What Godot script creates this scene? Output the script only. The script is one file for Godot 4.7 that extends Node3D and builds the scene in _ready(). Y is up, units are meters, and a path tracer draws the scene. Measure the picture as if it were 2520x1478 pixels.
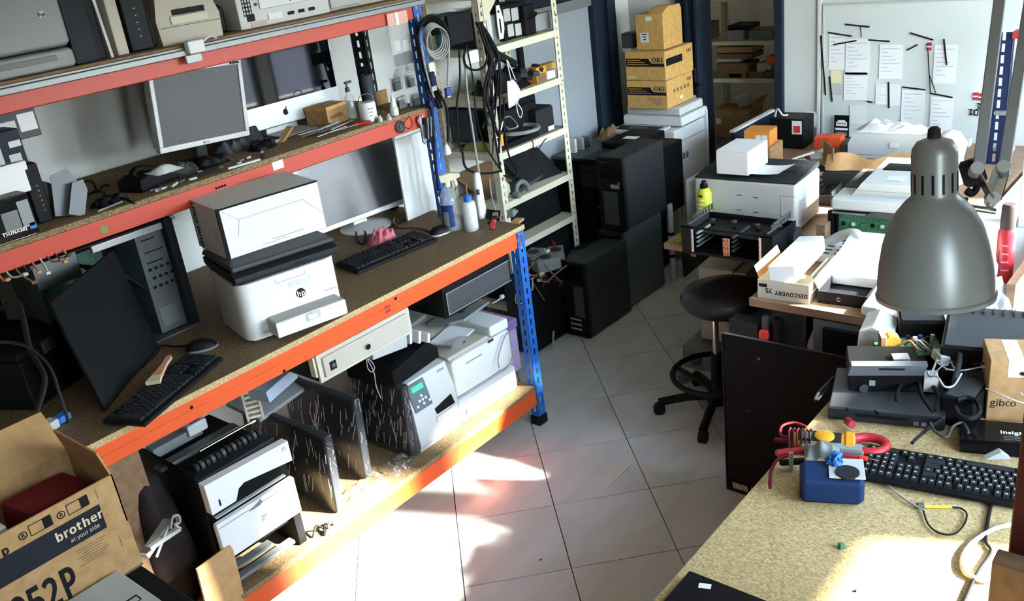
extends Node3D
# A cluttered computer repair workshop. x runs along the orange rack away from the camera,
# z runs from the rack wall towards the window wall, y is up. Metres.

const UP := Vector3.UP
const NTH := ["first", "second", "third", "fourth", "fifth", "sixth", "seventh", "eighth", "ninth", "tenth", "eleventh", "twelfth", "thirteenth", "fourteenth", "fifteenth", "sixteenth"]
var M := {}
var taken := {}
var rng := RandomNumberGenerator.new()


# ------------------------------------------------------------------ geometry
class Geo:
	var v := PackedVector3Array()
	var n := PackedVector3Array()
	var u := PackedVector2Array()
	var t := Transform3D()

	func at(p: Vector3, deg := Vector3.ZERO) -> Geo:
		t = Transform3D(Basis.from_euler(deg * PI / 180.0), p)
		return self

	func tf(x: Transform3D) -> Geo:
		t = x
		return self

	func tri(a: Vector3, b: Vector3, c: Vector3, na: Vector3, nb: Vector3, nc: Vector3) -> void:
		if (c - a).cross(b - a).dot(na + nb + nc) * t.basis.determinant() < 0.0:
			var s := b
			b = c
			c = s
			s = nb
			nb = nc
			nc = s
		for q in [[a, na], [b, nb], [c, nc]]:
			v.append(t * (q[0] as Vector3))
			n.append((t.basis * (q[1] as Vector3)).normalized())
			u.append(Vector2(q[0].x, -q[0].y))

	func quad(a: Vector3, b: Vector3, c: Vector3, d: Vector3, na: Vector3, nb: Vector3, nc: Vector3, nd: Vector3) -> void:
		tri(a, b, c, na, nb, nc)
		tri(a, c, d, na, nc, nd)

	func flat(a: Vector3, b: Vector3, c: Vector3, d: Vector3, m: Vector3) -> void:
		quad(a, b, c, d, m, m, m, m)

	# a box round c, its edges rounded by e
	func box(c: Vector3, s: Vector3, e := 0.002) -> Geo:
		var h := s * 0.5
		e = minf(e, minf(h.x, minf(h.y, h.z)) * 0.9)
		var ax := [Vector3.RIGHT, Vector3.UP, Vector3.BACK]
		var ev := Vector3(e, e, e)
		var k := h - ev
		for i in 3:
			var j := (i + 1) % 3
			var l := (i + 2) % 3
			for s1: float in [-1.0, 1.0]:
				var m: Vector3 = ax[i] * s1
				var o: Vector3 = c + m * h[i]
				var p: Vector3 = ax[j] * k[j]
				var q: Vector3 = ax[l] * k[l]
				flat(o - p - q, o + p - q, o + p + q, o - p + q, m)
				if e <= 0.0:
					continue
				for s2: float in [-1.0, 1.0]:
					var m2: Vector3 = ax[j] * s2
					var a1: Vector3 = c + m * h[i] + m2 * k[j]
					var a2: Vector3 = c + m * k[i] + m2 * h[j]
					quad(a1 - q, a1 + q, a2 + q, a2 - q, m, m, m2, m2)
		if e > 0.0:
			for sx: float in [-1.0, 1.0]:
				for sy: float in [-1.0, 1.0]:
					for sz: float in [-1.0, 1.0]:
						var g := Vector3(sx, sy, sz)
						tri(c + g * Vector3(h.x, k.y, k.z), c + g * Vector3(k.x, h.y, k.z), c + g * Vector3(k.x, k.y, h.z), Vector3(sx, 0, 0), Vector3(0, sy, 0), Vector3(0, 0, sz))
		return self

	# a box from its lowest corner to its highest
	func bb(a: Vector3, b: Vector3, e := 0.002) -> Geo:
		return box((a + b) * 0.5, (b - a).abs(), e)

	# a round bar from a to b
	func bar(a: Vector3, b: Vector3, r0: float, r1 := -1.0, seg := 12) -> Geo:
		if r1 < 0.0:
			r1 = r0
		var d := (b - a).normalized()
		var x := d.cross(Vector3.UP if absf(d.y) < 0.9 else Vector3.RIGHT).normalized()
		var y := d.cross(x)
		for i in seg:
			var p := x * cos(TAU * i / seg) + y * sin(TAU * i / seg)
			var q := x * cos(TAU * (i + 1) / seg) + y * sin(TAU * (i + 1) / seg)
			quad(a + p * r0, a + q * r0, b + q * r1, b + p * r1, p, q, q, p)
			if r0 > 0.0:
				tri(a, a + p * r0, a + q * r0, -d, -d, -d)
			if r1 > 0.0:
				tri(b, b + p * r1, b + q * r1, d, d, d)
		return self

	# a square bar from a to b, w wide and h high
	func beam(a: Vector3, b: Vector3, w: float, h: float, e := 0.001) -> Geo:
		var keep := t
		var z := (b - a).normalized()
		var x := Vector3.UP.cross(z)
		x = Vector3.RIGHT if x.length() < 0.01 else x.normalized()
		t = keep * Transform3D(Basis(x, z.cross(x), z), (a + b) * 0.5)
		box(Vector3.ZERO, Vector3(w, h, a.distance_to(b)), e)
		t = keep
		return self

	# a turned shape: points (radius, height), sharp where the outline turns sharply
	func lathe(prof: Array, seg := 24, from := 0.0, to := TAU) -> Geo:
		for k in prof.size() - 1:
			var p: Vector2 = prof[k]
			var q: Vector2 = prof[k + 1]
			var d := q - p
			if d.length() < 0.00001:
				continue
			var m := Vector2(d.y, -d.x).normalized()
			var mp := m
			var mq := m
			if k > 0:
				var dp: Vector2 = p - prof[k - 1]
				var o := Vector2(dp.y, -dp.x).normalized()
				if o.dot(m) > 0.75:
					mp = (m + o).normalized()
			if k + 2 < prof.size():
				var dq: Vector2 = prof[k + 2] - q
				var o2 := Vector2(dq.y, -dq.x).normalized()
				if o2.dot(m) > 0.75:
					mq = (m + o2).normalized()
			for i in seg:
				var a0 := from + (to - from) * i / seg
				var a1 := from + (to - from) * (i + 1) / seg
				var c0 := Vector3(cos(a0), 0, sin(a0))
				var c1 := Vector3(cos(a1), 0, sin(a1))
				var up := Vector3.UP
				if p.x > 0.00001:
					tri(c0 * p.x + up * p.y, c1 * p.x + up * p.y, c1 * q.x + up * q.y, c0 * mp.x + up * mp.y, c1 * mp.x + up * mp.y, c1 * mq.x + up * mq.y)
				if q.x > 0.00001:
					tri(c0 * p.x + up * p.y, c1 * q.x + up * q.y, c0 * q.x + up * q.y, c0 * mp.x + up * mp.y, c1 * mq.x + up * mq.y, c0 * mq.x + up * mq.y)
		return self

	# a cable through points, rounded between them
	func tube(pts: Array, r := 0.003, sides := 6, steps := 6) -> Geo:
		var c := PackedVector3Array()
		var k := pts.size()
		for i in k - 1:
			var p0: Vector3 = pts[maxi(i - 1, 0)]
			var p1: Vector3 = pts[i]
			var p2: Vector3 = pts[i + 1]
			var p3: Vector3 = pts[mini(i + 2, k - 1)]
			for s in steps:
				c.append(p1.cubic_interpolate(p2, p0, p3, float(s) / steps))
		c.append(pts[k - 1])
		var prev := Vector3.ZERO
		var ring := []
		for i in c.size():
			var d := (c[mini(i + 1, c.size() - 1)] - c[maxi(i - 1, 0)]).normalized()
			if d.length() < 0.5:
				d = Vector3.RIGHT
			var x := prev - d * prev.dot(d)
			if x.length() < 0.01:
				x = d.cross(Vector3.UP if absf(d.y) < 0.9 else Vector3.RIGHT)
			x = x.normalized()
			prev = x
			var y := d.cross(x)
			var cur := PackedVector3Array()
			for s in sides + 1:
				cur.append(x * cos(TAU * s / sides) + y * sin(TAU * s / sides))
			ring.append(cur)
		for i in c.size() - 1:
			for s in sides:
				quad(c[i] + ring[i][s] * r, c[i] + ring[i][s + 1] * r, c[i + 1] + ring[i + 1][s + 1] * r, c[i + 1] + ring[i + 1][s] * r, ring[i][s], ring[i][s + 1], ring[i + 1][s + 1], ring[i + 1][s])
		for e: int in [0, c.size() - 1]:
			var w: Vector3 = (c[0] - c[1] if e == 0 else c[e] - c[e - 1]).normalized()
			for s in sides:
				tri(c[e], c[e] + ring[e][s] * r, c[e] + ring[e][s + 1] * r, w, w, w)
		return self

	# an outline in the xy plane carried from z0 to z1
	func prism(poly: Array, z0: float, z1: float, soft := false) -> Geo:
		var p := PackedVector2Array(poly)
		if Geometry2D.is_polygon_clockwise(p):
			p.reverse()
		var ids := Geometry2D.triangulate_polygon(p)
		for i in range(0, ids.size(), 3):
			var a := p[ids[i]]
			var b := p[ids[i + 1]]
			var c := p[ids[i + 2]]
			tri(Vector3(a.x, a.y, z0), Vector3(b.x, b.y, z0), Vector3(c.x, c.y, z0), Vector3.FORWARD, Vector3.FORWARD, Vector3.FORWARD)
			tri(Vector3(a.x, a.y, z1), Vector3(b.x, b.y, z1), Vector3(c.x, c.y, z1), Vector3.BACK, Vector3.BACK, Vector3.BACK)
		var k := p.size()
		for i in k:
			var a := p[i]
			var b := p[(i + 1) % k]
			var d := (b - a).normalized()
			var m := Vector3(d.y, -d.x, 0)
			var ma := m
			var mb := m
			if soft:
				var da := (a - p[(i + k - 1) % k]).normalized()
				var db := (p[(i + 2) % k] - b).normalized()
				if da.dot(d) > 0.6:
					ma = (m + Vector3(da.y, -da.x, 0)).normalized()
				if db.dot(d) > 0.6:
					mb = (m + Vector3(db.y, -db.x, 0)).normalized()
			quad(Vector3(a.x, a.y, z0), Vector3(b.x, b.y, z0), Vector3(b.x, b.y, z1), Vector3(a.x, a.y, z1), ma, mb, mb, ma)
		return self

	# a soft skin over nx by ny cells; f gives the point at (0..1, 0..1)
	func skin(nx: int, ny: int, f: Callable) -> Geo:
		var g := []
		for i in nx + 1:
			var row := PackedVector3Array()
			for j in ny + 1:
				row.append(f.call(float(i) / nx, float(j) / ny))
			g.append(row)
		var nm := []
		for i in nx + 1:
			var row := PackedVector3Array()
			for j in ny + 1:
				var a: Vector3 = g[mini(i + 1, nx)][j] - g[maxi(i - 1, 0)][j]
				var b: Vector3 = g[i][mini(j + 1, ny)] - g[i][maxi(j - 1, 0)]
				var c := a.cross(b)
				row.append(c.normalized() if c.length() > 0.0000001 else Vector3.UP)
			nm.append(row)
		for i in nx:
			for j in ny:
				quad(g[i][j], g[i + 1][j], g[i + 1][j + 1], g[i][j + 1], nm[i][j], nm[i + 1][j], nm[i + 1][j + 1], nm[i][j + 1])
		return self

	# a folded angle post with slots in both flanges, from y0 to y1, flanges w and d deep towards -z, corner at the left front
	func post(y0: float, y1: float, w: float, d: float, pitch := 0.05, slot := 0.03, th := 0.002) -> Geo:
		for side in 2:
			var f := w if side == 0 else d
			var a := f * 0.40
			var b := f * 0.60
			var put := func(p: float, q: float, ya: float, yb: float) -> void:
				if side == 0:
					bb(Vector3(p, ya, -th), Vector3(q, yb, 0), 0.0)
				else:
					bb(Vector3(0, ya, -q), Vector3(th, yb, -p), 0.0)
			put.call(0.0, a, y0, y1)
			put.call(b, f, y0, y1)
			var y := y0
			while y < y1:
				put.call(a, b, y, minf(y + pitch - slot, y1))
				y += pitch
		return self

	func mesh() -> ArrayMesh:
		var arr := []
		arr.resize(Mesh.ARRAY_MAX)
		arr[Mesh.ARRAY_VERTEX] = v
		arr[Mesh.ARRAY_NORMAL] = n
		arr[Mesh.ARRAY_TEX_UV] = u
		var m := ArrayMesh.new()
		m.add_surface_from_arrays(Mesh.PRIMITIVE_TRIANGLES, arr)
		return m


func G() -> Geo:
	return Geo.new()


func V(x: float, y: float, z: float) -> Vector3:
	return Vector3(x, y, z)


# ------------------------------------------------------------------ naming
func numbered(called: String) -> String:
	if not taken.has(called):
		taken[called] = 0
		return called
	taken[called] += 1
	return "%s_%03d" % [called, taken[called]]


func tag(o: Node, label: String, category: String, group := "") -> void:
	o.set_meta("label", label)
	o.set_meta("category", category)
	if group:
		o.set_meta("group", group)


# a thing: a node at its base whose children are its parts
func thing(called: String, label: String, category: String, p := Vector3.ZERO, turn := 0.0, group := "") -> Node3D:
	var o := Node3D.new()
	o.name = numbered(called)
	add_child(o)
	o.position = p
	o.rotation_degrees.y = turn
	tag(o, label, category, group)
	return o


# a part of one
func part(of: Node, called: String, g: Geo, m: Material, label := "") -> MeshInstance3D:
	var o := MeshInstance3D.new()
	o.name = called
	o.mesh = g.mesh()
	o.material_override = m
	o.cast_shadow = GeometryInstance3D.SHADOW_CASTING_SETTING_ON
	of.add_child(o, true)
	if label:
		o.set_meta("label", label)
	return o


# a thing that is one mesh
func one(called: String, label: String, category: String, g: Geo, m: Material, p := Vector3.ZERO, turn := 0.0, group := "") -> MeshInstance3D:
	var o := MeshInstance3D.new()
	o.name = numbered(called)
	o.mesh = g.mesh()
	o.material_override = m
	add_child(o)
	o.position = p
	o.rotation_degrees.y = turn
	tag(o, label, category, group)
	return o


# a piece of the setting
func structure(called: String, g: Geo, m: Material) -> MeshInstance3D:
	var o := MeshInstance3D.new()
	o.name = numbered(called)
	o.mesh = g.mesh()
	o.material_override = m
	add_child(o)
	o.set_meta("kind", "structure")
	return o


# raised lettering: s high, facing local +z before deg turns it
func words(of: Node, text: String, s: float, m: Material, p: Vector3, deg := Vector3.ZERO, bold := false, squeeze := 1.0, family := "Droid Sans") -> MeshInstance3D:
	var f := SystemFont.new()
	f.font_names = PackedStringArray([family])
	if bold:
		f.font_weight = 700
	var x := TextMesh.new()
	x.text = text
	x.font = f
	x.font_size = 32
	x.pixel_size = s / 23.0
	x.depth = 0.0006
	x.curve_step = 2.0
	x.material = m
	var o := MeshInstance3D.new()
	o.name = "lettering"
	o.mesh = x
	of.add_child(o, true)
	o.transform = Transform3D(Basis.from_euler(deg * PI / 180.0) * Basis.from_scale(V(squeeze, 1, 1)), p)
	return o


# ------------------------------------------------------------------ materials
func mat(key: String, c: String, rough := 0.6, metal := 0.0) -> StandardMaterial3D:
	if M.has(key):
		return M[key]
	var m := StandardMaterial3D.new()
	m.resource_name = key
	m.albedo_color = Color(c)
	m.roughness = rough
	m.metallic = metal
	if metal == 0.0 and m.albedo_color.get_luminance() < 0.22:
		m.metallic_specular = 0.28
	M[key] = m
	return m


func noise_tex(freq: float, cols: Array, spots: Array, type := FastNoiseLite.TYPE_SIMPLEX_SMOOTH, oct := 4, seed_ := 1, px := 512) -> NoiseTexture2D:
	var f := FastNoiseLite.new()
	f.noise_type = type
	f.frequency = freq
	f.fractal_octaves = oct
	f.seed = seed_
	if type == FastNoiseLite.TYPE_CELLULAR:
		f.cellular_return_type = FastNoiseLite.RETURN_CELL_VALUE
		f.cellular_jitter = 1.0
	var g := Gradient.new()
	g.offsets = PackedFloat32Array(spots)
	var pc := PackedColorArray()
	for c in cols:
		pc.append(Color(c))
	g.colors = pc
	var t := NoiseTexture2D.new()
	t.width = px
	t.height = px
	t.seamless = true
	t.noise = f
	t.color_ramp = g
	return t


func textured(key: String, tex: Texture2D, scale: float, rough := 0.6, stretch := Vector3.ONE) -> StandardMaterial3D:
	if M.has(key):
		return M[key]
	var m := StandardMaterial3D.new()
	m.resource_name = key
	m.albedo_texture = tex
	m.uv1_triplanar = true
	m.uv1_world_triplanar = false
	m.uv1_scale = stretch * scale
	m.roughness = rough
	M[key] = m
	return m


func glass(key: String, c: String, alpha: float, rough := 0.05) -> StandardMaterial3D:
	if M.has(key):
		return M[key]
	var m := StandardMaterial3D.new()
	m.resource_name = key
	var k := Color(c)
	k.a = alpha
	m.albedo_color = k
	m.transparency = BaseMaterial3D.TRANSPARENCY_ALPHA
	m.roughness = rough
	M[key] = m
	return m


func make_materials() -> void:
	mat("wall", "#d3d6cf", 0.85)
	mat("white_board", "#d3dad3", 0.35)
	mat("grout", "#3a3936", 0.9)
	mat("orange", "#d9541f", 0.45)
	mat("red_beam", "#bf432d", 0.45)
	mat("blue", "#1f5fae", 0.45)
	mat("navy", "#1a2342", 0.5)
	mat("black", "#0f1011", 0.5)
	mat("black_gloss", "#0c0d0f", 0.15)
	mat("black_matt", "#101213", 0.8)
	mat("charcoal", "#25282a", 0.55)
	mat("dark", "#3b3e40", 0.55)
	mat("grey", "#6f7472", 0.55)
	mat("mid_grey", "#8d918e", 0.5)
	mat("light_grey", "#b9bcb6", 0.5)
	mat("pale_grey", "#cfd2cc", 0.5)
	mat("white", "#e6e8e4", 0.45)
	mat("paper", "#eceee9", 0.8)
	mat("beige", "#bfbaa6", 0.55)
	mat("cream", "#d9d5b9", 0.5)
	mat("frame_blue", "#1b2631", 0.45)
	mat("steel", "#a9acab", 0.35, 0.8)
	mat("chrome", "#d0d2d2", 0.15, 1.0)
	mat("dull_metal", "#777b7a", 0.45, 0.7)
	mat("silver", "#bfc3c2", 0.35, 0.5)
	mat("strip_grey", "#8b8f8d", 0.4, 0.4)
	mat("red", "#a3232c", 0.5)
	mat("bright_red", "#d8342c", 0.5)
	mat("vivid_orange", "#e8622a", 0.5)
	mat("amber", "#e09a1e", 0.5)
	mat("yellow", "#d8cf3a", 0.5)
	mat("yellow_green", "#b9bf2c", 0.4)
	mat("dark_red", "#64161c", 0.6)
	mat("pink", "#c86f78", 0.85)
	mat("purple", "#8d6fa8", 0.6)
	mat("teal", "#2f6f78", 0.6)
	mat("deep_blue", "#1d3f78", 0.5)
	mat("tool_blue", "#172f55", 0.55)
	mat("cap_blue", "#2a6ec0", 0.45)
	mat("green_print", "#3a7a52", 0.5)
	mat("olive", "#8c8a3a", 0.8)
	mat("copper", "#c98a5c", 0.5)
	mat("ink", "#171718", 0.7)
	mat("rubber", "#1a1b1c", 0.75)
	mat("cable_grey", "#9a9c98", 0.6)
	mat("cable_black", "#141516", 0.55)
	mat("screen_grey", "#3f4345", 0.35)
	mat("screen_silver", "#2b2e31", 0.34).metallic_specular = 0.6
	mat("screen_black", "#050608", 0.04).metallic_specular = 0.55
	textured("particle", noise_tex(0.16, ["#4a3a26", "#6f5a3c", "#8f7850", "#b39a6c"], [0.0, 0.35, 0.7, 1.0], FastNoiseLite.TYPE_CELLULAR, 2, 3, 1024), 2.0, 0.75)
	textured("bench_wood", noise_tex(0.03, ["#4f412d", "#645238", "#756144", "#87724f"], [0.0, 0.4, 0.7, 1.0], FastNoiseLite.TYPE_SIMPLEX_SMOOTH, 5, 5, 1024), 2.2, 0.6)
	textured("board_tan", noise_tex(0.16, ["#7a6540", "#a58c5c", "#bda676", "#d6c596"], [0.0, 0.3, 0.65, 1.0], FastNoiseLite.TYPE_CELLULAR, 3, 8, 1024), 2.0, 0.7, V(1, 1, 0.55))
	textured("desk_wood", noise_tex(0.02, ["#7d6145", "#94755a", "#a3846a"], [0.0, 0.5, 1.0], FastNoiseLite.TYPE_SIMPLEX_SMOOTH, 4, 9), 3.0, 0.5, V(1, 1, 0.15))
	textured("card", noise_tex(0.02, ["#a07c50", "#ad885a", "#b99366"], [0.0, 0.5, 1.0], FastNoiseLite.TYPE_SIMPLEX_SMOOTH, 5, 11), 2.0, 0.85)
	textured("card_light", noise_tex(0.02, ["#bd9350", "#c89d58", "#d1a862"], [0.0, 0.5, 1.0], FastNoiseLite.TYPE_SIMPLEX_SMOOTH, 5, 12), 2.0, 0.85)
	textured("card_dark", noise_tex(0.02, ["#6d5338", "#7d6145", "#8a6d50"], [0.0, 0.5, 1.0], FastNoiseLite.TYPE_SIMPLEX_SMOOTH, 5, 13), 2.0, 0.85)
	textured("dusty_black", noise_tex(0.03, ["#161819", "#1d2021", "#26292a", "#3a3d3c"], [0.0, 0.5, 0.8, 1.0], FastNoiseLite.TYPE_SIMPLEX_SMOOTH, 5, 14), 2.5, 0.6)
	textured("circuit", noise_tex(0.12, ["#1f4a33", "#2f6b49", "#4f8f68", "#b7cdb6"], [0.0, 0.55, 0.85, 1.0], FastNoiseLite.TYPE_CELLULAR, 2, 15), 6.0, 0.5)
	textured("junk", noise_tex(0.08, ["#121314", "#232527", "#3b3e40", "#85898a"], [0.0, 0.5, 0.8, 1.0], FastNoiseLite.TYPE_CELLULAR, 2, 16), 8.0, 0.5)
	for i in 4:
		var tile := textured("tile_%d" % i, noise_tex(0.008, ["#b2b5b0", "#bcbfba", "#c4c7c2"], [0.0, 0.5, 1.0], FastNoiseLite.TYPE_SIMPLEX_SMOOTH, 5, 20 + i), 1.3, 0.28, V(0.35, 1, 1))
		tile.uv1_offset = V(i * 0.31, 0, i * 0.17)
	glass("film", "#aab0b8", 0.06, 0.15)
	glass("clear", "#dfe6e6", 0.22, 0.08)
	glass("frosted", "#e3e8e6", 0.75, 0.35)
	glass("pane", "#dfe8ee", 0.06, 0.02)


# a boxy part from its lowest to its highest corner
func bx(of: Node, called: String, m: Material, a: Vector3, b: Vector3, e := 0.002, label := "") -> MeshInstance3D:
	return part(of, called, G().bb(a, b, e), m, label)


# things laid out in room coordinates get their node moved to their base
func settle() -> void:
	for o in get_children():
		if not o is Node3D or o is Camera3D or o is Light3D or not o.has_meta("label"):
			continue
		if not o.position.is_zero_approx() or o.rotation.length() > 0.0:
			continue
		var box := AABB()
		var first := true
		for c in o.get_children():
			if c is MeshInstance3D:
				var a: AABB = c.transform * c.get_aabb()
				box = a if first else box.merge(a)
				first = false
		if first:
			continue
		var base := Vector3(box.get_center().x, box.position.y, box.get_center().z)
		o.position = base
		for c in o.get_children():
			c.position -= base


# a mesh thing laid out in room coordinates
func lay(called: String, label: String, category: String, g: Geo, m: Material, group := "") -> MeshInstance3D:
	var lo := g.v[0]
	var hi := g.v[0]
	for q in g.v:
		lo = lo.min(q)
		hi = hi.max(q)
	var base := V((lo.x + hi.x) * 0.5, lo.y, (lo.z + hi.z) * 0.5)
	for i in g.v.size():
		g.v[i] -= base
	return one(called, label, category, g, m, base, 0.0, group)


func cable(label: String, pts: Array, r := 0.003, m: Material = null, group := "", called := "cable") -> MeshInstance3D:
	return lay(called, label, "cable", G().tube(pts, r, 6, 6), m if m else M.cable_black, group)


# ------------------------------------------------------------------ builders used more than once
# closed carton, origin at the middle of its base, front towards local +z
func carton(called: String, label: String, p: Vector3, turn: float, s: Vector3, m: Material, tape := true, category := "box", group := "") -> Node3D:
	var o := thing(called, label, category, p, turn, group)
	part(o, "body", G().bb(V(-s.x / 2, 0, -s.z / 2), V(s.x / 2, s.y - 0.003, s.z / 2), 0.003), m)
	part(o, "flap", G().bb(V(-s.x / 2 + 0.001, s.y - 0.003, -s.z / 2 + 0.001), V(s.x / 2 - 0.001, s.y, -0.001), 0.001), m)
	part(o, "flap", G().bb(V(-s.x / 2 + 0.001, s.y - 0.003, 0.001), V(s.x / 2 - 0.001, s.y, s.z / 2 - 0.001), 0.001), m)
	if tape:
		part(o, "tape", G().bb(V(-s.x / 2, s.y, -0.02), V(s.x / 2, s.y + 0.0008, 0.02), 0.0), mat("tape", "#c7b189", 0.3))
	return o


# open-topped carton with its flaps out
func open_carton(called: String, label: String, p: Vector3, turn: float, s: Vector3, m: Material, lean := 25.0, category := "box") -> Node3D:
	var o := thing(called, label, category, p, turn)
	var t := 0.005
	part(o, "body", G().bb(V(-s.x / 2, 0, -s.z / 2), V(s.x / 2, t, s.z / 2), 0.0).bb(V(-s.x / 2, 0, s.z / 2 - t), V(s.x / 2, s.y, s.z / 2), 0.001).bb(V(-s.x / 2, 0, -s.z / 2), V(s.x / 2, s.y, -s.z / 2 + t), 0.001).bb(V(-s.x / 2, 0, -s.z / 2), V(-s.x / 2 + t, s.y, s.z / 2), 0.001).bb(V(s.x / 2 - t, 0, -s.z / 2), V(s.x / 2, s.y, s.z / 2), 0.001), m)
	var f := minf(s.x, s.z) * 0.45
	for k in 4:
		var q := Basis(UP, k * PI / 2)
		var half := s.z / 2 if k % 2 == 0 else s.x / 2
		var wide := s.x if k % 2 == 0 else s.z
		var tilt := lean + 12.0 * sin(k * 2.3)
		part(o, "flap", G().tf(Transform3D(q * Basis(Vector3.RIGHT, deg_to_rad(tilt)), q * V(0, 0, half) + V(0, s.y, 0))).bb(V(-wide / 2 + 0.004, 0, -0.004), V(wide / 2 - 0.004, f, 0.0), 0.001), m)
	return o


func keyboard(called: String, label: String, p: Vector3, turn: float, w: float, d: float, legend: bool, glow: Material, tilt := 3.0) -> Node3D:
	var o := thing(called, label, "keyboard", p, turn)
	o.rotation_degrees.x = tilt
	part(o, "case", G().bb(V(-w / 2, 0.002, -d / 2), V(w / 2, 0.018, d / 2), 0.006), M.black)
	part(o, "key_bed", G().bb(V(-w / 2 + 0.008, 0.018, -d / 2 + 0.01), V(w / 2 - 0.008, 0.0188, d / 2 - d * 0.13), 0.0), M.black_matt)
	part(o, "foot", G().box(V(-w / 2 + 0.04, 0.002, -d / 2 + 0.02), V(0.03, 0.004, 0.012)), M.rubber)
	part(o, "foot", G().box(V(w / 2 - 0.04, 0.002, -d / 2 + 0.02), V(0.03, 0.004, 0.012)), M.rubber)
	var rows := 6
	var pitch := (w - 0.02) / 22.5
	var rp := (d - 0.012 - d * 0.13) / (rows + 0.3)
	var sizes := {}
	for r in rows:
		var z := -d / 2 + 0.014 + rp * (r + 0.5 + (0.3 if r > 0 else 0.0))
		var x := -w / 2 + 0.01
		var lay_out := []
		if r == 0:
			lay_out = [1, -1, 1, 1, 1, 1, -0.5, 1, 1, 1, 1, -0.5, 1, 1, 1, 1, -0.25, 1, 1, 1, -0.25, 1, 1, 1, 1]
		elif r == 1:
			lay_out = [1, 1, 1, 1, 1, 1, 1, 1, 1, 1, 1, 1, 1, 2, -0.25, 1, 1, 1, -0.25, 1, 1, 1, 1]
		elif r == 2:
			lay_out = [1.5, 1, 1, 1, 1, 1, 1, 1, 1, 1, 1, 1, 1, 1.5, -0.25, 1, 1, 1, -0.25, 1, 1, 1, 1]
		elif r == 3:
			lay_out = [1.75, 1, 1, 1, 1, 1, 1, 1, 1, 1, 1, 1, 2.25, -3.5, 1, 1, 1, 1]
		elif r == 4:
			lay_out = [2.25, 1, 1, 1, 1, 1, 1, 1, 1, 1, 1, 2.75, -1.25, 1, -1.25, 1, 1, 1, 1]
		else:
			lay_out = [1.25, 1.25, 1.25, 6.25, 1.25, 1.25, 1.25, 1.25, -0.25, 1, 1, 1, -0.25, 2, 1, 1]
		for k: float in lay_out:
			if k < 0.0:
				x -= k * pitch
				continue
			var kw := k * pitch - 0.0025
			if not sizes.has(k):
				sizes[k] = G().prism([Vector2(-kw / 2, 0), Vector2(kw / 2, 0), Vector2(kw / 2 - 0.002, 0.008), Vector2(-kw / 2 + 0.002, 0.008)], -rp / 2 + 0.0012, rp / 2 - 0.0012).mesh()
			var key := MeshInstance3D.new()
			key.name = "key"
			key.mesh = sizes[k]
			key.material_override = M.charcoal
			key.position = V(x + k * pitch / 2, 0.0188, z)
			o.add_child(key, true)
			if legend and k < 1.6:
				var q := MeshInstance3D.new()
				q.name = "legend"
				if not sizes.has("legend"):
					sizes["legend"] = G().bb(V(-0.0030, 0.008, -0.0028), V(-0.0012, 0.0084, 0.0022), 0.0).bb(V(-0.0012, 0.008, 0.0006), V(0.0024, 0.0084, 0.0022), 0.0).bb(V(0.001, 0.008, -0.0028), V(0.0024, 0.0084, 0.0006), 0.0).mesh()
				q.mesh = sizes["legend"]
				q.material_override = glow
				key.add_child(q, true)
			x += k * pitch
	return o


func mouse(label: String, p: Vector3, turn: float, top: Material, side: Material) -> Node3D:
	var o := thing("computer_mouse", label, "mouse", p, turn)
	var shell := func(k: float, lift: float) -> Geo:
		return G().skin(14, 10, func(a: float, b: float) -> Vector3:
			var z := lerpf(-0.055, 0.055, a)
			var wd := 0.031 * pow(maxf(1.0 - pow(absf(z) / 0.0555, 2.6), 0.0), 0.5) * k
			var ang := PI * b
			return V(-cos(ang) * wd, lift + sin(ang) * (0.028 + 0.006 * cos(z * 30.0)) * pow(maxf(1.0 - pow(absf(z) / 0.0555, 3.0), 0.0), 0.5) * k, z))
	part(o, "shell", shell.call(1.0, 0.004), top)
	part(o, "base", G().skin(14, 4, func(a: float, b: float) -> Vector3:
		var z := lerpf(-0.057, 0.057, a)
		var wd := 0.0335 * pow(maxf(1.0 - pow(absf(z) / 0.0575, 2.6), 0.0), 0.5)
		var q := b * 4.0
		return V(-wd if q < 1.5 else wd, 0.001 if (q < 0.5 or q > 3.5) else 0.009, z)), side)
	part(o, "wheel", G().bar(V(-0.004, 0.03, -0.028), V(0.004, 0.03, -0.028), 0.008), M.rubber)
	return o


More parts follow.
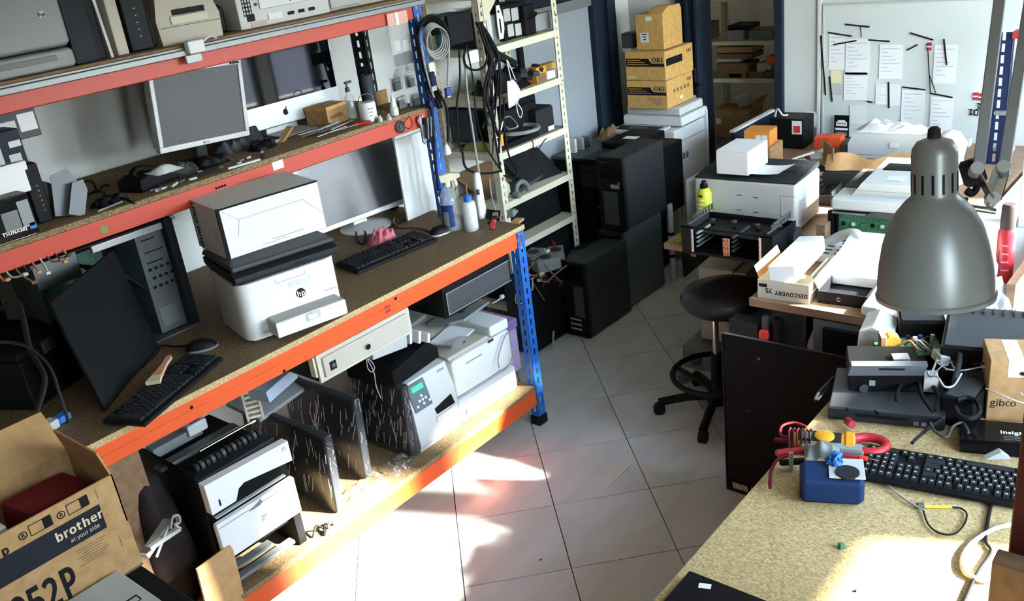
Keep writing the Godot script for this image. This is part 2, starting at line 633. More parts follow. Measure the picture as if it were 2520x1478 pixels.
# upright computer case, origin at the middle of its base, front towards local +z
func tower(label: String, p: Vector3, turn: float, s: Vector3, body: Material, face: Material, bays: int, extra := "", group := "") -> Node3D:
	var o := thing("computer_tower", label, "computer", p, turn, group)
	var w := s.x / 2
	var d := s.z / 2
	part(o, "body", G().bb(V(-w + 0.003, 0.012, -d), V(w - 0.003, s.y - 0.003, d - 0.025), 0.003), body)
	part(o, "side_panel", G().bb(V(w - 0.003, 0.014, -d + 0.01), V(w, s.y - 0.005, d - 0.03), 0.001), body)
	part(o, "side_panel", G().bb(V(-w, 0.014, -d + 0.01), V(-w + 0.003, s.y - 0.005, d - 0.03), 0.001), body)
	part(o, "front_panel", G().bb(V(-w, 0.01, d - 0.025), V(w, s.y, d), 0.006), face)
	for k in 4:
		part(o, "foot", G().bb(V(-w + 0.02 if k % 2 else w - 0.04, 0, -d + 0.03 if k < 2 else d - 0.06), V(-w + 0.04 if k % 2 else w - 0.02, 0.012, -d + 0.06 if k < 2 else d - 0.03)), M.rubber)
	for k in bays:
		var y := s.y - 0.05 - k * 0.046
		part(o, "drive_bay", G().bb(V(-w + 0.015, y - 0.02, d), V(w - 0.015, y + 0.02, d + 0.002), 0.001), M.charcoal)
	if extra == "hole":
		part(o, "recess", G().bb(V(-w + 0.02, s.y * 0.72, d - 0.002), V(w - 0.02, s.y * 0.95, d + 0.001), 0.0), M.black_gloss)
		part(o, "grille", G().bb(V(-w + 0.03, s.y * 0.1, d), V(w - 0.045, s.y * 0.55, d + 0.002), 0.001), M.dark)
		part(o, "badge", G().bb(V(0.0, s.y * 0.6, d), V(w - 0.03, s.y * 0.65, d + 0.002), 0.0), M.mid_grey)
	if extra == "vents":
		part(o, "recess", G().bb(V(-w + 0.015, s.y * 0.76, d - 0.002), V(w - 0.015, s.y * 0.97, d + 0.001), 0.0), M.black_gloss)
		part(o, "drive_flap", G().bb(V(-w + 0.02, s.y * 0.3, d), V(-w + 0.06, s.y * 0.7, d + 0.003), 0.001), M.black)
		part(o, "drive_flap", G().bb(V(-w + 0.07, s.y * 0.3, d), V(w - 0.02, s.y * 0.7, d + 0.003), 0.001), M.dark)
		for k in 3:
			part(o, "vent_slot", G().bb(V(-w + 0.03, 0.05 + k * 0.03, d), V(w - 0.05, 0.062 + k * 0.03, d + 0.002), 0.0), M.mid_grey)
	part(o, "power_button", G().bar(V(w - 0.03, s.y * 0.67, d), V(w - 0.03, s.y * 0.67, d + 0.003), 0.007), M.grey)
	return o


const WINDOWS := [[-2.35, -1.95, 1.5, 2.2], [-1.35, -0.5, 1.0, 1.44], [-0.8, -0.45, 1.75, 2.45], [-0.14, 0.5, 1.58, 2.4], [0.72, 1.36, 1.0, 2.2], [1.46, 1.92, 1.0, 1.72], [1.92, 2.30, 1.0, 2.4]]


func _ready() -> void:
	rng.seed = 7
	var cam := Camera3D.new()
	cam.name = "camera"
	cam.transform = Transform3D(Basis(Vector3(0.6305, -0.1198, 0.7669), Vector3(0.3722, 0.9137, -0.1633), Vector3(-0.6811, 0.3884, 0.6207)), Vector3(-2.809, 2.238, 2.484))
	cam.fov = 36.37
	cam.near = 0.02
	cam.current = true
	add_child(cam)
	var env := Environment.new()
	env.background_mode = Environment.BG_SKY
	var sky := Sky.new()
	var sm := ProceduralSkyMaterial.new()
	sm.sky_top_color = Color("#a6bfdc")
	sm.sky_horizon_color = Color("#e2e9ea")
	sm.ground_bottom_color = Color("#7d8696")
	sm.ground_horizon_color = Color("#b9c0c8")
	sm.sky_energy_multiplier = 6.5
	sm.ground_energy_multiplier = 3.0
	sky.sky_material = sm
	env.sky = sky
	env.tonemap_mode = Environment.TONE_MAPPER_LINEAR
	env.tonemap_exposure = 0.97
	env.sdfgi_enabled = true
	env.ssao_enabled = true
	env.ssil_enabled = true
	var we := WorldEnvironment.new()
	we.name = "environment"
	we.environment = env
	add_child(we)
	var sun := DirectionalLight3D.new()
	sun.name = "sun"
	sun.light_color = Color("#fffaf3")
	sun.light_energy = 36.0
	sun.light_angular_distance = 3.2
	sun.shadow_enabled = true
	add_child(sun)
	sun.look_at_from_position(Vector3(2.0, 2.9, 4.3), Vector3.ZERO, UP)
	make_materials()
	build_room()
	build_furniture()
	build_top_shelf()
	build_middle_shelf()
	build_bench()
	build_under_bench()
	build_shelving()
	build_corner()
	build_far_desk()
	build_near_bench()
	build_floor()
	settle()


func build_room() -> void:
	var x0 := -3.6
	var x1 := 2.6
	var z0 := -1.05
	var z1 := 2.75
	var top := 2.75
	# floor: square tiles laid on the diagonal over dark grout
	var fl := structure("floor", G().bb(V(x0 - 0.2, -0.2, z0 - 0.2), V(x1 + 2.2, -0.004, z1 + 0.2), 0.0), M.grout)
	var room := PackedVector2Array([Vector2(x0, z0), Vector2(x1, z0), Vector2(x1, z1), Vector2(x0, z1)])
	var ti := Vector2(cos(0.76234), sin(0.76234)) * 0.4
	var tj := Vector2(-ti.y, ti.x)
	var org := Vector2(-0.2185, -0.9862)
	var whole: ArrayMesh = null
	var idx := 0
	for i in range(-16, 18):
		for j in range(-16, 18):
			var o := org + ti * i + tj * j
			var g := 0.0045
			var a := ti * g
			var b := tj * g
			var sq := PackedVector2Array([o + a + b, o + ti - a + b, o + ti + tj - a - b, o + tj + a - b])
			var cut := Geometry2D.intersect_polygons(sq, room)
			if cut.is_empty():
				continue
			var t := MeshInstance3D.new()
			t.name = "tile"
			var inside := true
			for q in sq:
				inside = inside and Geometry2D.is_point_in_polygon(q, room)
			var c := o + (ti + tj) * 0.5
			if inside and whole:
				t.mesh = whole
			else:
				var pts := []
				for q in cut[0]:
					pts.append(q - c)
				var ge := G().tf(Transform3D(Basis(Vector3.RIGHT, PI / 2), Vector3.ZERO)).prism(pts, 0.0, 0.008)
				t.mesh = ge.mesh()
				if inside:
					whole = t.mesh
			t.position = V(c.x, 0.004, c.y)
			idx += 1
			t.material_override = M["tile_%d" % ((i * 7 + j * 3 + 400) % 4)]
			fl.add_child(t, true)
	structure("ceiling", G().bb(V(x0 - 0.2, top, z0 - 0.2), V(x1 + 2.2, top + 0.2, z1 + 0.2), 0.0), M.wall)
	structure("wall_left", G().bb(V(x0 - 0.2, 0, z0 - 0.2), V(x1 + 2.2, top, z0), 0.0), M.wall)
	structure("wall_rear", G().bb(V(x0 - 0.2, 0, z0), V(x0, top, z1), 0.0), M.wall)
	# far wall with the doorway into the store room
	var dl := -0.512
	var dr := -0.005
	structure("wall_far", G().bb(V(x1, 0, z0), V(x1 + 0.12, top, dl), 0.0).bb(V(x1, 0, dr), V(x1 + 0.12, top, z1), 0.0).bb(V(x1, 2.2, dl), V(x1 + 0.12, top, dr), 0.0), M.wall)
	# window wall: openings above the bench, a slab below and above each
	var g := G()
	var xs := [x0, x1 + 2.0]
	for w in WINDOWS:
		for q in [w[0], w[1]]:
			if not xs.has(q):
				xs.append(q)
	xs.sort()
	for i in xs.size() - 1:
		var mid: float = (xs[i] + xs[i + 1]) / 2
		var from := 0.0
		var holes := []
		for w in WINDOWS:
			if w[0] < mid and mid < w[1]:
				holes.append(Vector2(w[2], w[3]))
		holes.sort()
		for h: Vector2 in holes:
			g.bb(V(xs[i], from, z1), V(xs[i + 1], h.x, z1 + 0.15), 0.0)
			from = h.y
		g.bb(V(xs[i], from, z1), V(xs[i + 1], top, z1 + 0.15), 0.0)
	structure("wall_right", g, M.wall)
	for i in WINDOWS.size():
		var w: Array = WINDOWS[i]
		var o := structure("window_%d" % (i + 1), G().bb(V(w[0], w[2] - 0.02, z1 - 0.03), V(w[1], w[2], z1 + 0.15), 0.002), M.frame_blue)
		var f := 0.045
		part(o, "window_frame", G().bb(V(w[0], w[2], z1 + 0.03), V(w[0] + f, w[3], z1 + 0.09)).bb(V(w[1] - f, w[2], z1 + 0.03), V(w[1], w[3], z1 + 0.09)).bb(V(w[0] + f, w[2], z1 + 0.03), V(w[1] - f, w[2] + f, z1 + 0.09)).bb(V(w[0] + f, w[3] - f, z1 + 0.03), V(w[1] - f, w[3], z1 + 0.09)), M.frame_blue)
		if w[0] > 0.6:
			part(o, "transom", G().bb(V(w[0] + f, 1.42, z1 + 0.02), V(w[1] - f, 1.53, z1 + 0.10)), M.frame_blue)
		part(o, "pane", G().bb(V(w[0] + f, w[2] + f, z1 + 0.058), V(w[1] - f, w[3] - f, z1 + 0.062), 0.0), M.pane)
	# store room behind the doorway
	structure("wall_store", G().bb(V(4.4, 0, z0), V(4.6, top, z1), 0.0), M.wall)
	structure("wall_store_side", G().bb(V(x1 + 0.12, 0, 0.55), V(4.4, top, 0.65), 0.0), M.wall)
	# door frame of dark blue steel round the doorway
	var dj := structure("door_1", G().bb(V(x1 - 0.04, 0, -0.672), V(x1 + 0.14, 2.2, dl), 0.004), M.frame_blue)
	part(dj, "door_jamb", G().bb(V(x1 - 0.03, 0, dr), V(x1 + 0.14, 2.2, 0.05), 0.004), M.frame_blue)
	part(dj, "door_head", G().bb(V(x1 - 0.03, 2.2, -0.672), V(x1 + 0.14, 2.28, 0.05), 0.004), M.frame_blue)
	part(dj, "door_stop", G().bb(V(x1 - 0.055, 0, -0.60), V(x1 - 0.04, 2.2, -0.575), 0.002).bb(V(x1 - 0.055, 0, -0.535), V(x1 - 0.04, 2.2, -0.515), 0.002), M.frame_blue)
	part(dj, "strike_plate", G().bb(V(x1 - 0.058, 0.97, -0.572), V(x1 - 0.04, 0.99, -0.538), 0.001), M.paper)
	part(dj, "hinge", G().bar(V(x1 - 0.05, 1.08, -0.54), V(x1 - 0.05, 1.17, -0.54), 0.012).box(V(x1 - 0.05, 1.06, -0.53), V(0.02, 0.02, 0.05)), M.black)
	# grey sliding door in the rack wall beyond the cream shelving
	var sd := structure("door_2", G().bb(V(1.30, 0.0, z0), V(2.11, 1.64, z0 + 0.02), 0.003), mat("door_grey", "#8f979b", 0.5))
	part(sd, "door_jamb", G().bb(V(2.11, 0, z0), V(2.19, 2.2, z0 + 0.06), 0.004).bb(V(2.19, 0, z0), V(2.27, 2.2, z0 + 0.035), 0.003).bb(V(2.27, 0, z0), V(2.36, 2.2, z0 + 0.06), 0.004), M.frame_blue)
	part(sd, "top_rail", G().bb(V(1.25, 1.64, z0), V(2.11, 1.70, z0 + 0.05), 0.003), M.grey)
	part(sd, "head_panel", G().bb(V(1.25, 1.70, z0), V(2.11, 2.2, z0 + 0.03), 0.003), M.frame_blue)
	part(sd, "door_stile", G().bb(V(1.36, 0.0, z0 + 0.02), V(1.40, 1.64, z0 + 0.045), 0.002), M.black)
	# light switch by the doorway and the trunking up the wall
	var sw := structure("trim_1", G().bb(V(x1 - 0.012, 0.80, 0.19), V(x1, 0.90, 0.285), 0.003), M.white)
	part(sw, "rocker", G().bb(V(x1 - 0.018, 0.815, 0.20), V(x1 - 0.012, 0.885, 0.272), 0.002), M.white)
	structure("trim_2", G().bb(V(x1 - 0.018, 0.72, 0.262), V(x1, 2.75, 0.285), 0.002), M.wall)
	# skirting of the rack wall and the far wall
	structure("baseboard_left", G().bb(V(x0, 0, z0), V(1.25, 0.07, z0 + 0.012), 0.002), M.pale_grey)
	structure("baseboard_far", G().bb(V(x1 - 0.012, 0, 0.05), V(x1, 0.07, z1), 0.002), M.pale_grey)
	# tube lamp on the store room's ceiling
	var lamp := structure("trim_3", G().bb(V(3.55, 2.66, -0.6), V(3.65, 2.75, 0.4), 0.004), M.white)
	part(lamp, "tube", G().bar(V(3.60, 2.64, -0.55), V(3.60, 2.64, 0.35), 0.014), lit("tube_glow", "#fff4e0", 2.0))
	var tl := AreaLight3D.new()
	tl.name = "store_lamp"
	tl.area_size = Vector2(0.9, 0.03)
	tl.light_color = Color("#fff0dc")
	tl.light_energy = 0.3
	tl.shadow_enabled = true
	lamp.add_child(tl)
	tl.position = V(3.60, 2.62, -0.1)
	tl.rotation_degrees = V(-90, 90, 0)


func build_furniture() -> void:
	# stepped rack: deep bench below, shallower shelves above
	var r := thing("storage_rack", "orange and blue steel rack with particle board shelves along the left wall", "rack", V(0, 0, 0))
	var xl := -2.75
	part(r, "bench_beam", G().bb(V(xl, 0.897, -0.045), V(0.0, 0.97, 0.0), 0.004).bb(V(xl, 0.93, -0.04), V(0.0, 0.936, 0.0025), 0.001), M.orange)
	part(r, "lower_beam", G().bb(V(xl, 0.115, -0.045), V(0.0, 0.195, 0.0), 0.004), M.orange)
	part(r, "middle_beam", G().bb(V(xl, 1.424, -0.46), V(0.0, 1.487, -0.42), 0.004), M.red_beam)
	part(r, "top_beam", G().bb(V(xl, 1.872, -0.46), V(0.0, 1.925, -0.42), 0.004), M.red_beam)
	part(r, "bench_board", G().bb(V(xl, 0.97, -1.04), V(0.055, 0.99, 0.002), 0.002), M.bench_wood)
	part(r, "bench_edge", G().bb(V(xl, 0.971, 0.002), V(0.055, 0.991, 0.005), 0.001), M.board_tan)
	part(r, "lower_board", G().bb(V(xl, 0.195, -0.62), V(0.0, 0.215, 0.0), 0.002), M.particle)
	part(r, "middle_board", G().bb(V(xl, 1.487, -1.02), V(0.03, 1.507, -0.415), 0.002), M.particle)
	part(r, "top_board", G().bb(V(xl, 1.945, -1.02), V(0.05, 1.962, -0.42), 0.002), M.card_dark)
	part(r, "edge_strip", G().bb(V(xl, 1.925, -0.425), V(0.06, 1.945, -0.40), 0.003).bb(V(xl, 1.945, -0.42), V(0.06, 1.953, -0.41), 0.002), M.strip_grey)
	for p in [[V(0.0, 0, 0.0), 0.0, 0.985], [V(0.0, 0.99, -0.42), 0.0, 0.99], [V(0.0, 0, -0.62), 0.0, 0.97]]:
		part(r, "post", G().at(p[0]).post(0.0, p[2], 0.05, 0.045), M.blue)
	part(r, "back_post", G().at(V(0.0, 0.99, -0.76)).post(0.0, 1.1, 0.03, 0.09), M.black)
	part(r, "back_post", G().at(V(-1.9, 0.0, -0.98)).post(0.0, 2.2, 0.045, 0.045), M.navy)
	part(r, "post_foot", G().bb(V(-0.006, 0.0, -0.052), V(0.056, 0.05, 0.006), 0.004), M.black)
	for yy in [0.955, 0.915]:
		part(r, "rivet", G().bar(V(0.014, yy, 0.0), V(0.014, yy, 0.004), 0.006), M.bright_red)
	for s in [[-1.62, 0.945], [-1.27, 0.905], [-0.73, 0.955]]:
		part(r, "beam_hole", G().bar(V(s[0], s[1], 0.0), V(s[0], s[1], 0.0012), 0.006), M.black)
	for i in 4:
		part(r, "beam_hole", G().bar(V(-1.10 + i * 0.012, 1.462, -0.42), V(-1.10 + i * 0.012, 1.462, -0.4185), 0.005), M.black)
	part(r, "sticker", G().bb(V(-0.85, 1.455, -0.42), V(-0.80, 1.487, -0.4185), 0.0), M.paper, "white paper sticker")
	part(r, "sticker", G().bb(V(-1.545, 1.44, -0.42), V(-1.52, 1.465, -0.4185), 0.0), mat("sticker_green", "#7a8a4a", 0.7), "small green sticker")
	part(r, "sticker", G().bb(V(-0.79, 0.918, 0.0), V(-0.765, 0.945, 0.0015), 0.0), M.red, "small red sticker")
	# cream slotted shelving
	var s := thing("slotted_shelving", "cream slotted metal shelving unit packed with electronics beyond the rack", "shelf", V(0.66, 0, -0.65))
	for q in [[0.0, 0.0, 0.0], [0.63, 0.0, 90.0], [0.0, -0.36, 0.0], [0.63, -0.36, 90.0]]:
		var g := G()
		g.tf(Transform3D(Basis(UP, 0.0) * Basis.from_scale(V(-1.0 if q[2] > 0.0 else 1.0, 1, 1)), V(q[0], 0, q[1]))).post(0.0, 2.05, 0.045, 0.04, 0.042, 0.02)
		part(s, "post", g, M.cream)
	for y in [0.22, 0.57, 0.82, 1.09, 1.37, 1.625, 1.90]:
		part(s, "shelf_board", G().bb(V(0.0, y - 0.006, -0.36), V(0.63, y, -0.002), 0.0), M.cream)
		part(s, "shelf_rail", G().bb(V(0.002, y - 0.036, -0.002), V(0.628, y, 0.002), 0.001).bb(V(0.002, y - 0.036, -0.362), V(0.628, y, -0.358), 0.001).bb(V(-0.001, y - 0.036, -0.36), V(0.002, y, 0.0), 0.001).bb(V(0.628, y - 0.036, -0.36), V(0.631, y, 0.0), 0.001), M.cream)
	part(s, "gusset", G().prism([Vector2(0.03, 1.87), Vector2(0.16, 1.87), Vector2(0.03, 1.75)], 0.002, 0.004), M.cream)
	part(s, "gusset", G().prism([Vector2(0.60, 1.87), Vector2(0.53, 1.87), Vector2(0.60, 1.79)], 0.002, 0.004), M.cream)
	part(s, "bolt", G().bar(V(0.02, 1.80, 0.0), V(0.02, 1.80, 0.008), 0.009, 0.009, 6).bar(V(0.615, 1.70, 0.0), V(0.615, 1.70, 0.006), 0.006, 0.006, 6).bar(V(0.615, 1.35, 0.0), V(0.615, 1.35, 0.006), 0.006, 0.006, 6), M.steel)
	# long desk against the far wall, and the bench under the window
	var d := thing("long_desk", "long brown desk under the printers reaching to the whiteboard wall", "desk", V(0, 0, 0))
	part(d, "desk_top", G().bb(V(0.60, 0.73, 0.36), V(2.58, 0.76, 0.98), 0.003), M.desk_wood)
	part(d, "leg", G().bb(V(1.42, 0, 0.42), V(1.47, 0.73, 0.47)), M.dark)
	part(d, "leg", G().bb(V(2.45, 0, 0.42), V(2.50, 0.73, 0.47)), M.dark)
	part(d, "side_panel", G().bb(V(0.80, 0.0, 0.94), V(2.5, 0.73, 0.96)), M.dark)
	part(d, "rail", G().bb(V(0.72, 0.66, 0.43), V(2.5, 0.73, 0.46)), M.desk_wood)
	var e := thing("work_table", "brown wooden table with cut cartons in the sunlight beside the stool", "table", V(0, 0, 0))
	part(e, "table_top", G().bb(V(0.19, 0.725, 0.985), V(2.58, 0.76, 1.50), 0.003), M.desk_wood)
	part(e, "leg", G().bb(V(0.25, 0, 1.23), V(0.29, 0.725, 1.27)), M.grey)
	part(e, "side_panel", G().bb(V(0.25, 0.0, 1.36), V(0.29, 0.725, 1.46)), M.dark)
	part(e, "back_panel", G().bb(V(0.29, 0.1, 1.46), V(2.4, 0.725, 1.48)), M.dark)
	var b := thing("window_bench", "particle board workbench strewn with tools and parts below the window", "workbench", V(0, 0, 0))
	part(b, "bench_top", G().bb(V(-2.1, 0.735, 1.545), V(0.16, 0.76, 2.72), 0.002), M.board_tan)
	part(b, "leg", G().bb(V(-1.9, 0, 1.62), V(-1.85, 0.735, 1.67)), M.blue)
	part(b, "leg", G().bb(V(0.0, 0, 1.62), V(0.05, 0.735, 1.67)), M.blue)
	part(b, "leg", G().bb(V(0.0, 0, 2.6), V(0.05, 0.735, 2.65)), M.blue)
	part(b, "front_beam", G().bb(V(-2.05, 0.66, 1.60), V(0.1, 0.735, 1.64), 0.003), M.orange)
	var b2 := thing("window_counter", "white counter along the whiteboard wall corner under the window", "counter", V(0, 0, 0))
	part(b2, "counter_top", G().bb(V(0.20, 0.73, 1.52), V(2.58, 0.76, 2.72), 0.003), M.pale_grey)
	part(b2, "front_panel", G().bb(V(0.22, 0.0, 1.53), V(0.25, 0.73, 2.70)), M.dark)
	# rack on the window side
	var w := thing("window_rack", "red-brown and blue rack standing on the bench by the window", "rack", V(0, 0, 0))
	part(w, "upright", G().bb(V(-1.26, 0.76, 2.215), V(-1.20, 2.5, 2.42), 0.004), mat("red_brown", "#4a1d18", 0.55), "red-brown upright")
	part(w, "plank", G().bb(V(-1.31, 0.765, 2.20), V(-1.265, 1.06, 2.38), 0.003), M.card_dark)
	var wr := thing("steel_upright", "dark blue slotted rack upright with a red beam end on the counter by the whiteboard", "upright", V(0, 0, 0))
	var foot := Vector3(2.196, 0.9192, 1.391)
	var head := Vector3(2.405, 1.419, 1.308)
	part(wr, "post", G().at(V(foot.x, 0.76, foot.z)).post(0.0, head.y - 0.76, 0.05, 0.075, 0.055, 0.04), M.navy)
	part(wr, "beam_end", G().bb(V(foot.x - 0.02, head.y - 0.03, foot.z), V(foot.x + 0.05, head.y + 0.005, foot.z + 0.10), 0.003), M.red)
	part(wr, "bracket", G().bb(V(foot.x - 0.03, 1.02, foot.z - 0.05), V(foot.x, 1.04, foot.z + 0.06), 0.003), M.grey)


func build_top_shelf() -> void:
	var y := 1.962
	# grey laser printer at the frame's corner
	var o := thing("laser_printer", "big grey laser printer at the left end of the top shelf", "printer")
	bx(o, "tray_drawer", M.mid_grey, V(-2.02, y, -0.85), V(-1.452, y + 0.060, -0.428), 0.012)
	bx(o, "front_cover", M.mid_grey, V(-2.02, y + 0.064, -0.85), V(-1.452, y + 0.32, -0.428), 0.014)
	bx(o, "lid", M.mid_grey, V(-2.02, y + 0.324, -0.86), V(-1.452, y + 0.44, -0.44), 0.014)
	bx(o, "handle_recess", M.grey, V(-1.80, y + 0.028, -0.43), V(-1.51, y + 0.045, -0.4265), 0.004)
	bx(o, "level_slot", M.black, V(-1.735, y + 0.070, -0.43), V(-1.731, y + 0.105, -0.4265), 0.0)
	var hp := Vector3(-1.519, 2.126, -0.4275)
	bx(o, "badge", M.paper, hp - V(0.009, 0.009, 0.001), hp + V(0.009, 0.009, 0.001), 0.001)
	words(o, "hp", 0.011, M.ink, hp + V(0, 0, 0.0012), Vector3.ZERO, true)
	# dark cases and panels standing beside it
	o = thing("computer_tower", "blue-black computer case standing next to the big grey printer", "computer")
	bx(o, "body", mat("blue_black", "#1b2229", 0.5), V(-1.445, y, -0.95), V(-1.365, y + 0.42, -0.455), 0.004)
	bx(o, "front_panel", M.black, V(-1.365, y, -0.93), V(-1.335, y + 0.42, -0.47), 0.004)
	lay("upright_board", "cream metal panel standing upright, wider one of the two on the top shelf", "panel", G().bb(V(-1.295, y, -0.93), V(-1.255, y + 0.40, -0.47), 0.003), M.beige, "upright panels on the top shelf")
	lay("upright_board", "thin white panel standing upright beside the wider cream one", "panel", G().at(V(-1.315, y, -0.6), V(0, 0, 3)).bb(V(-0.006, 0, -0.3), V(0.004, 0.40, 0.13), 0.001), M.pale_grey, "upright panels on the top shelf")
	o = thing("computer_tower", "black desktop computer standing on end left of the beige label printer", "computer")
	bx(o, "body", M.black, V(-1.245, y, -0.93), V(-1.155, y + 0.42, -0.49), 0.004)
	bx(o, "front_panel", M.charcoal, V(-1.24, y + 0.004, -0.49), V(-1.16, y + 0.42, -0.475), 0.004)
	o_round(o, V(-1.185, y + 0.215, -0.474), 0.012, M.paper)
	for k in 5:
		bx(o, "indicator", M.grey, V(-1.203, y + 0.045 + k * 0.022, -0.476), V(-1.195, y + 0.050 + k * 0.022, -0.4735), 0.0)
	# beige label printer
	o = thing("label_printer", "small beige label printer with a dark paper slot on the top shelf", "printer", V(-1.005, y, -0.56), -8.0)
	part(o, "body", G().prism([Vector2(-0.11, 0), Vector2(0.11, 0), Vector2(0.115, 0.08), Vector2(0.09, 0.155), Vector2(-0.10, 0.155), Vector2(-0.115, 0.08)], -0.16, 0.10, true), M.beige)
	bx(o, "side_cover", M.grey, V(-0.125, 0.004, -0.14), V(-0.109, 0.12, 0.06), 0.006)
	bx(o, "paper_slot", M.black, V(-0.055, 0.092, 0.095), V(0.065, 0.112, 0.1015), 0.002)
	bx(o, "slot_lip", M.cream, V(-0.065, 0.062, 0.10), V(0.07, 0.090, 0.106), 0.003)
	bx(o, "seam", M.dark, V(-0.112, 0.056, 0.0995), V(0.112, 0.058, 0.1008), 0.0)
	lay("power_adapter", "black round-backed adapter between the label printer and the white computer", "adapter", G().bb(V(-0.885, y, -0.62), V(-0.845, y + 0.10, -0.50), 0.015), M.black)
	# white computer turned back to front
	o = thing("desktop_computer", "white desktop computer seen from behind with perforated vents on the top shelf", "computer")
	bx(o, "chassis", M.pale_grey, V(-0.815, y, -0.86), V(-0.395, y + 0.20, -0.47), 0.004)
	bx(o, "cover", M.white, V(-0.72, y + 0.06, -0.472), V(-0.40, y + 0.19, -0.464), 0.003)
	bx(o, "vent", M.charcoal, V(-0.792, y + 0.045, -0.471), V(-0.755, y + 0.195, -0.4685), 0.0)
	for i in 10:
		for j in 3:
			bx(o, "vent_rib", M.pale_grey, V(-0.790 + j * 0.012, y + 0.05 + i * 0.014, -0.469), V(-0.784 + j * 0.012, y + 0.059 + i * 0.014, -0.4675), 0.0)
	bx(o, "power_inlet", M.black, V(-0.783, y + 0.025, -0.471), V(-0.748, y + 0.05, -0.467), 0.002)
	bx(o, "label_plate", M.paper, V(-0.69, y + 0.018, -0.471), V(-0.625, y + 0.040, -0.4675), 0.0)
	bx(o, "label_plate", M.beige, V(-0.77, y + 0.004, -0.471), V(-0.70, y + 0.022, -0.4675), 0.0)
	for k in 3:
		bx(o, "connector", M.black, V(-0.60 + k * 0.05, y + 0.022, -0.471), V(-0.57 + k * 0.05, y + 0.034, -0.467), 0.001)
	for q in [V(-0.735, y + 0.08, 0), V(-0.745, y + 0.12, 0), V(-0.58, y + 0.075, 0), V(-0.455, y + 0.08, 0)]:
		part(o, "screw", G().bar(V(q.x, q.y, -0.472), V(q.x, q.y, -0.462), 0.005), M.dark)
	o = thing("desktop_computer", "beige desktop computer lying at the right end of the top shelf", "computer")
	bx(o, "body", M.beige, V(-0.375, y, -0.86), V(-0.03, y + 0.15, -0.50), 0.005)
	bx(o, "front_panel", M.light_grey, V(-0.37, y + 0.01, -0.50), V(-0.21, y + 0.14, -0.492), 0.003)
	# white clip-on box on the shelf's edge
	o = thing("clip_box", "white cable junction box clipped onto the top shelf's silver edge", "junction box", V(-1.06, 1.928, -0.397), 0.0)
	bx(o, "box", M.white, V(-0.036, 0.0, -0.01), V(0.03, 0.045, 0.018), 0.006)
	bx(o, "clip", M.pale_grey, V(-0.05, -0.028, -0.002), V(0.012, 0.0, 0.012), 0.004)
	part(o, "lead", G().tube([V(0.03, 0.03, 0), V(0.07, 0.045, -0.01), V(0.10, 0.034, -0.02), V(0.08, 0.03, -0.03), V(0.04, 0.034, -0.03)], 0.004), M.pale_grey)


# a small round badge facing +z
func o_round(o: Node, p: Vector3, r: float, m: Material, called := "badge") -> void:
	part(o, called, G().bar(p, p + V(0, 0, 0.002), r, r, 20), m)


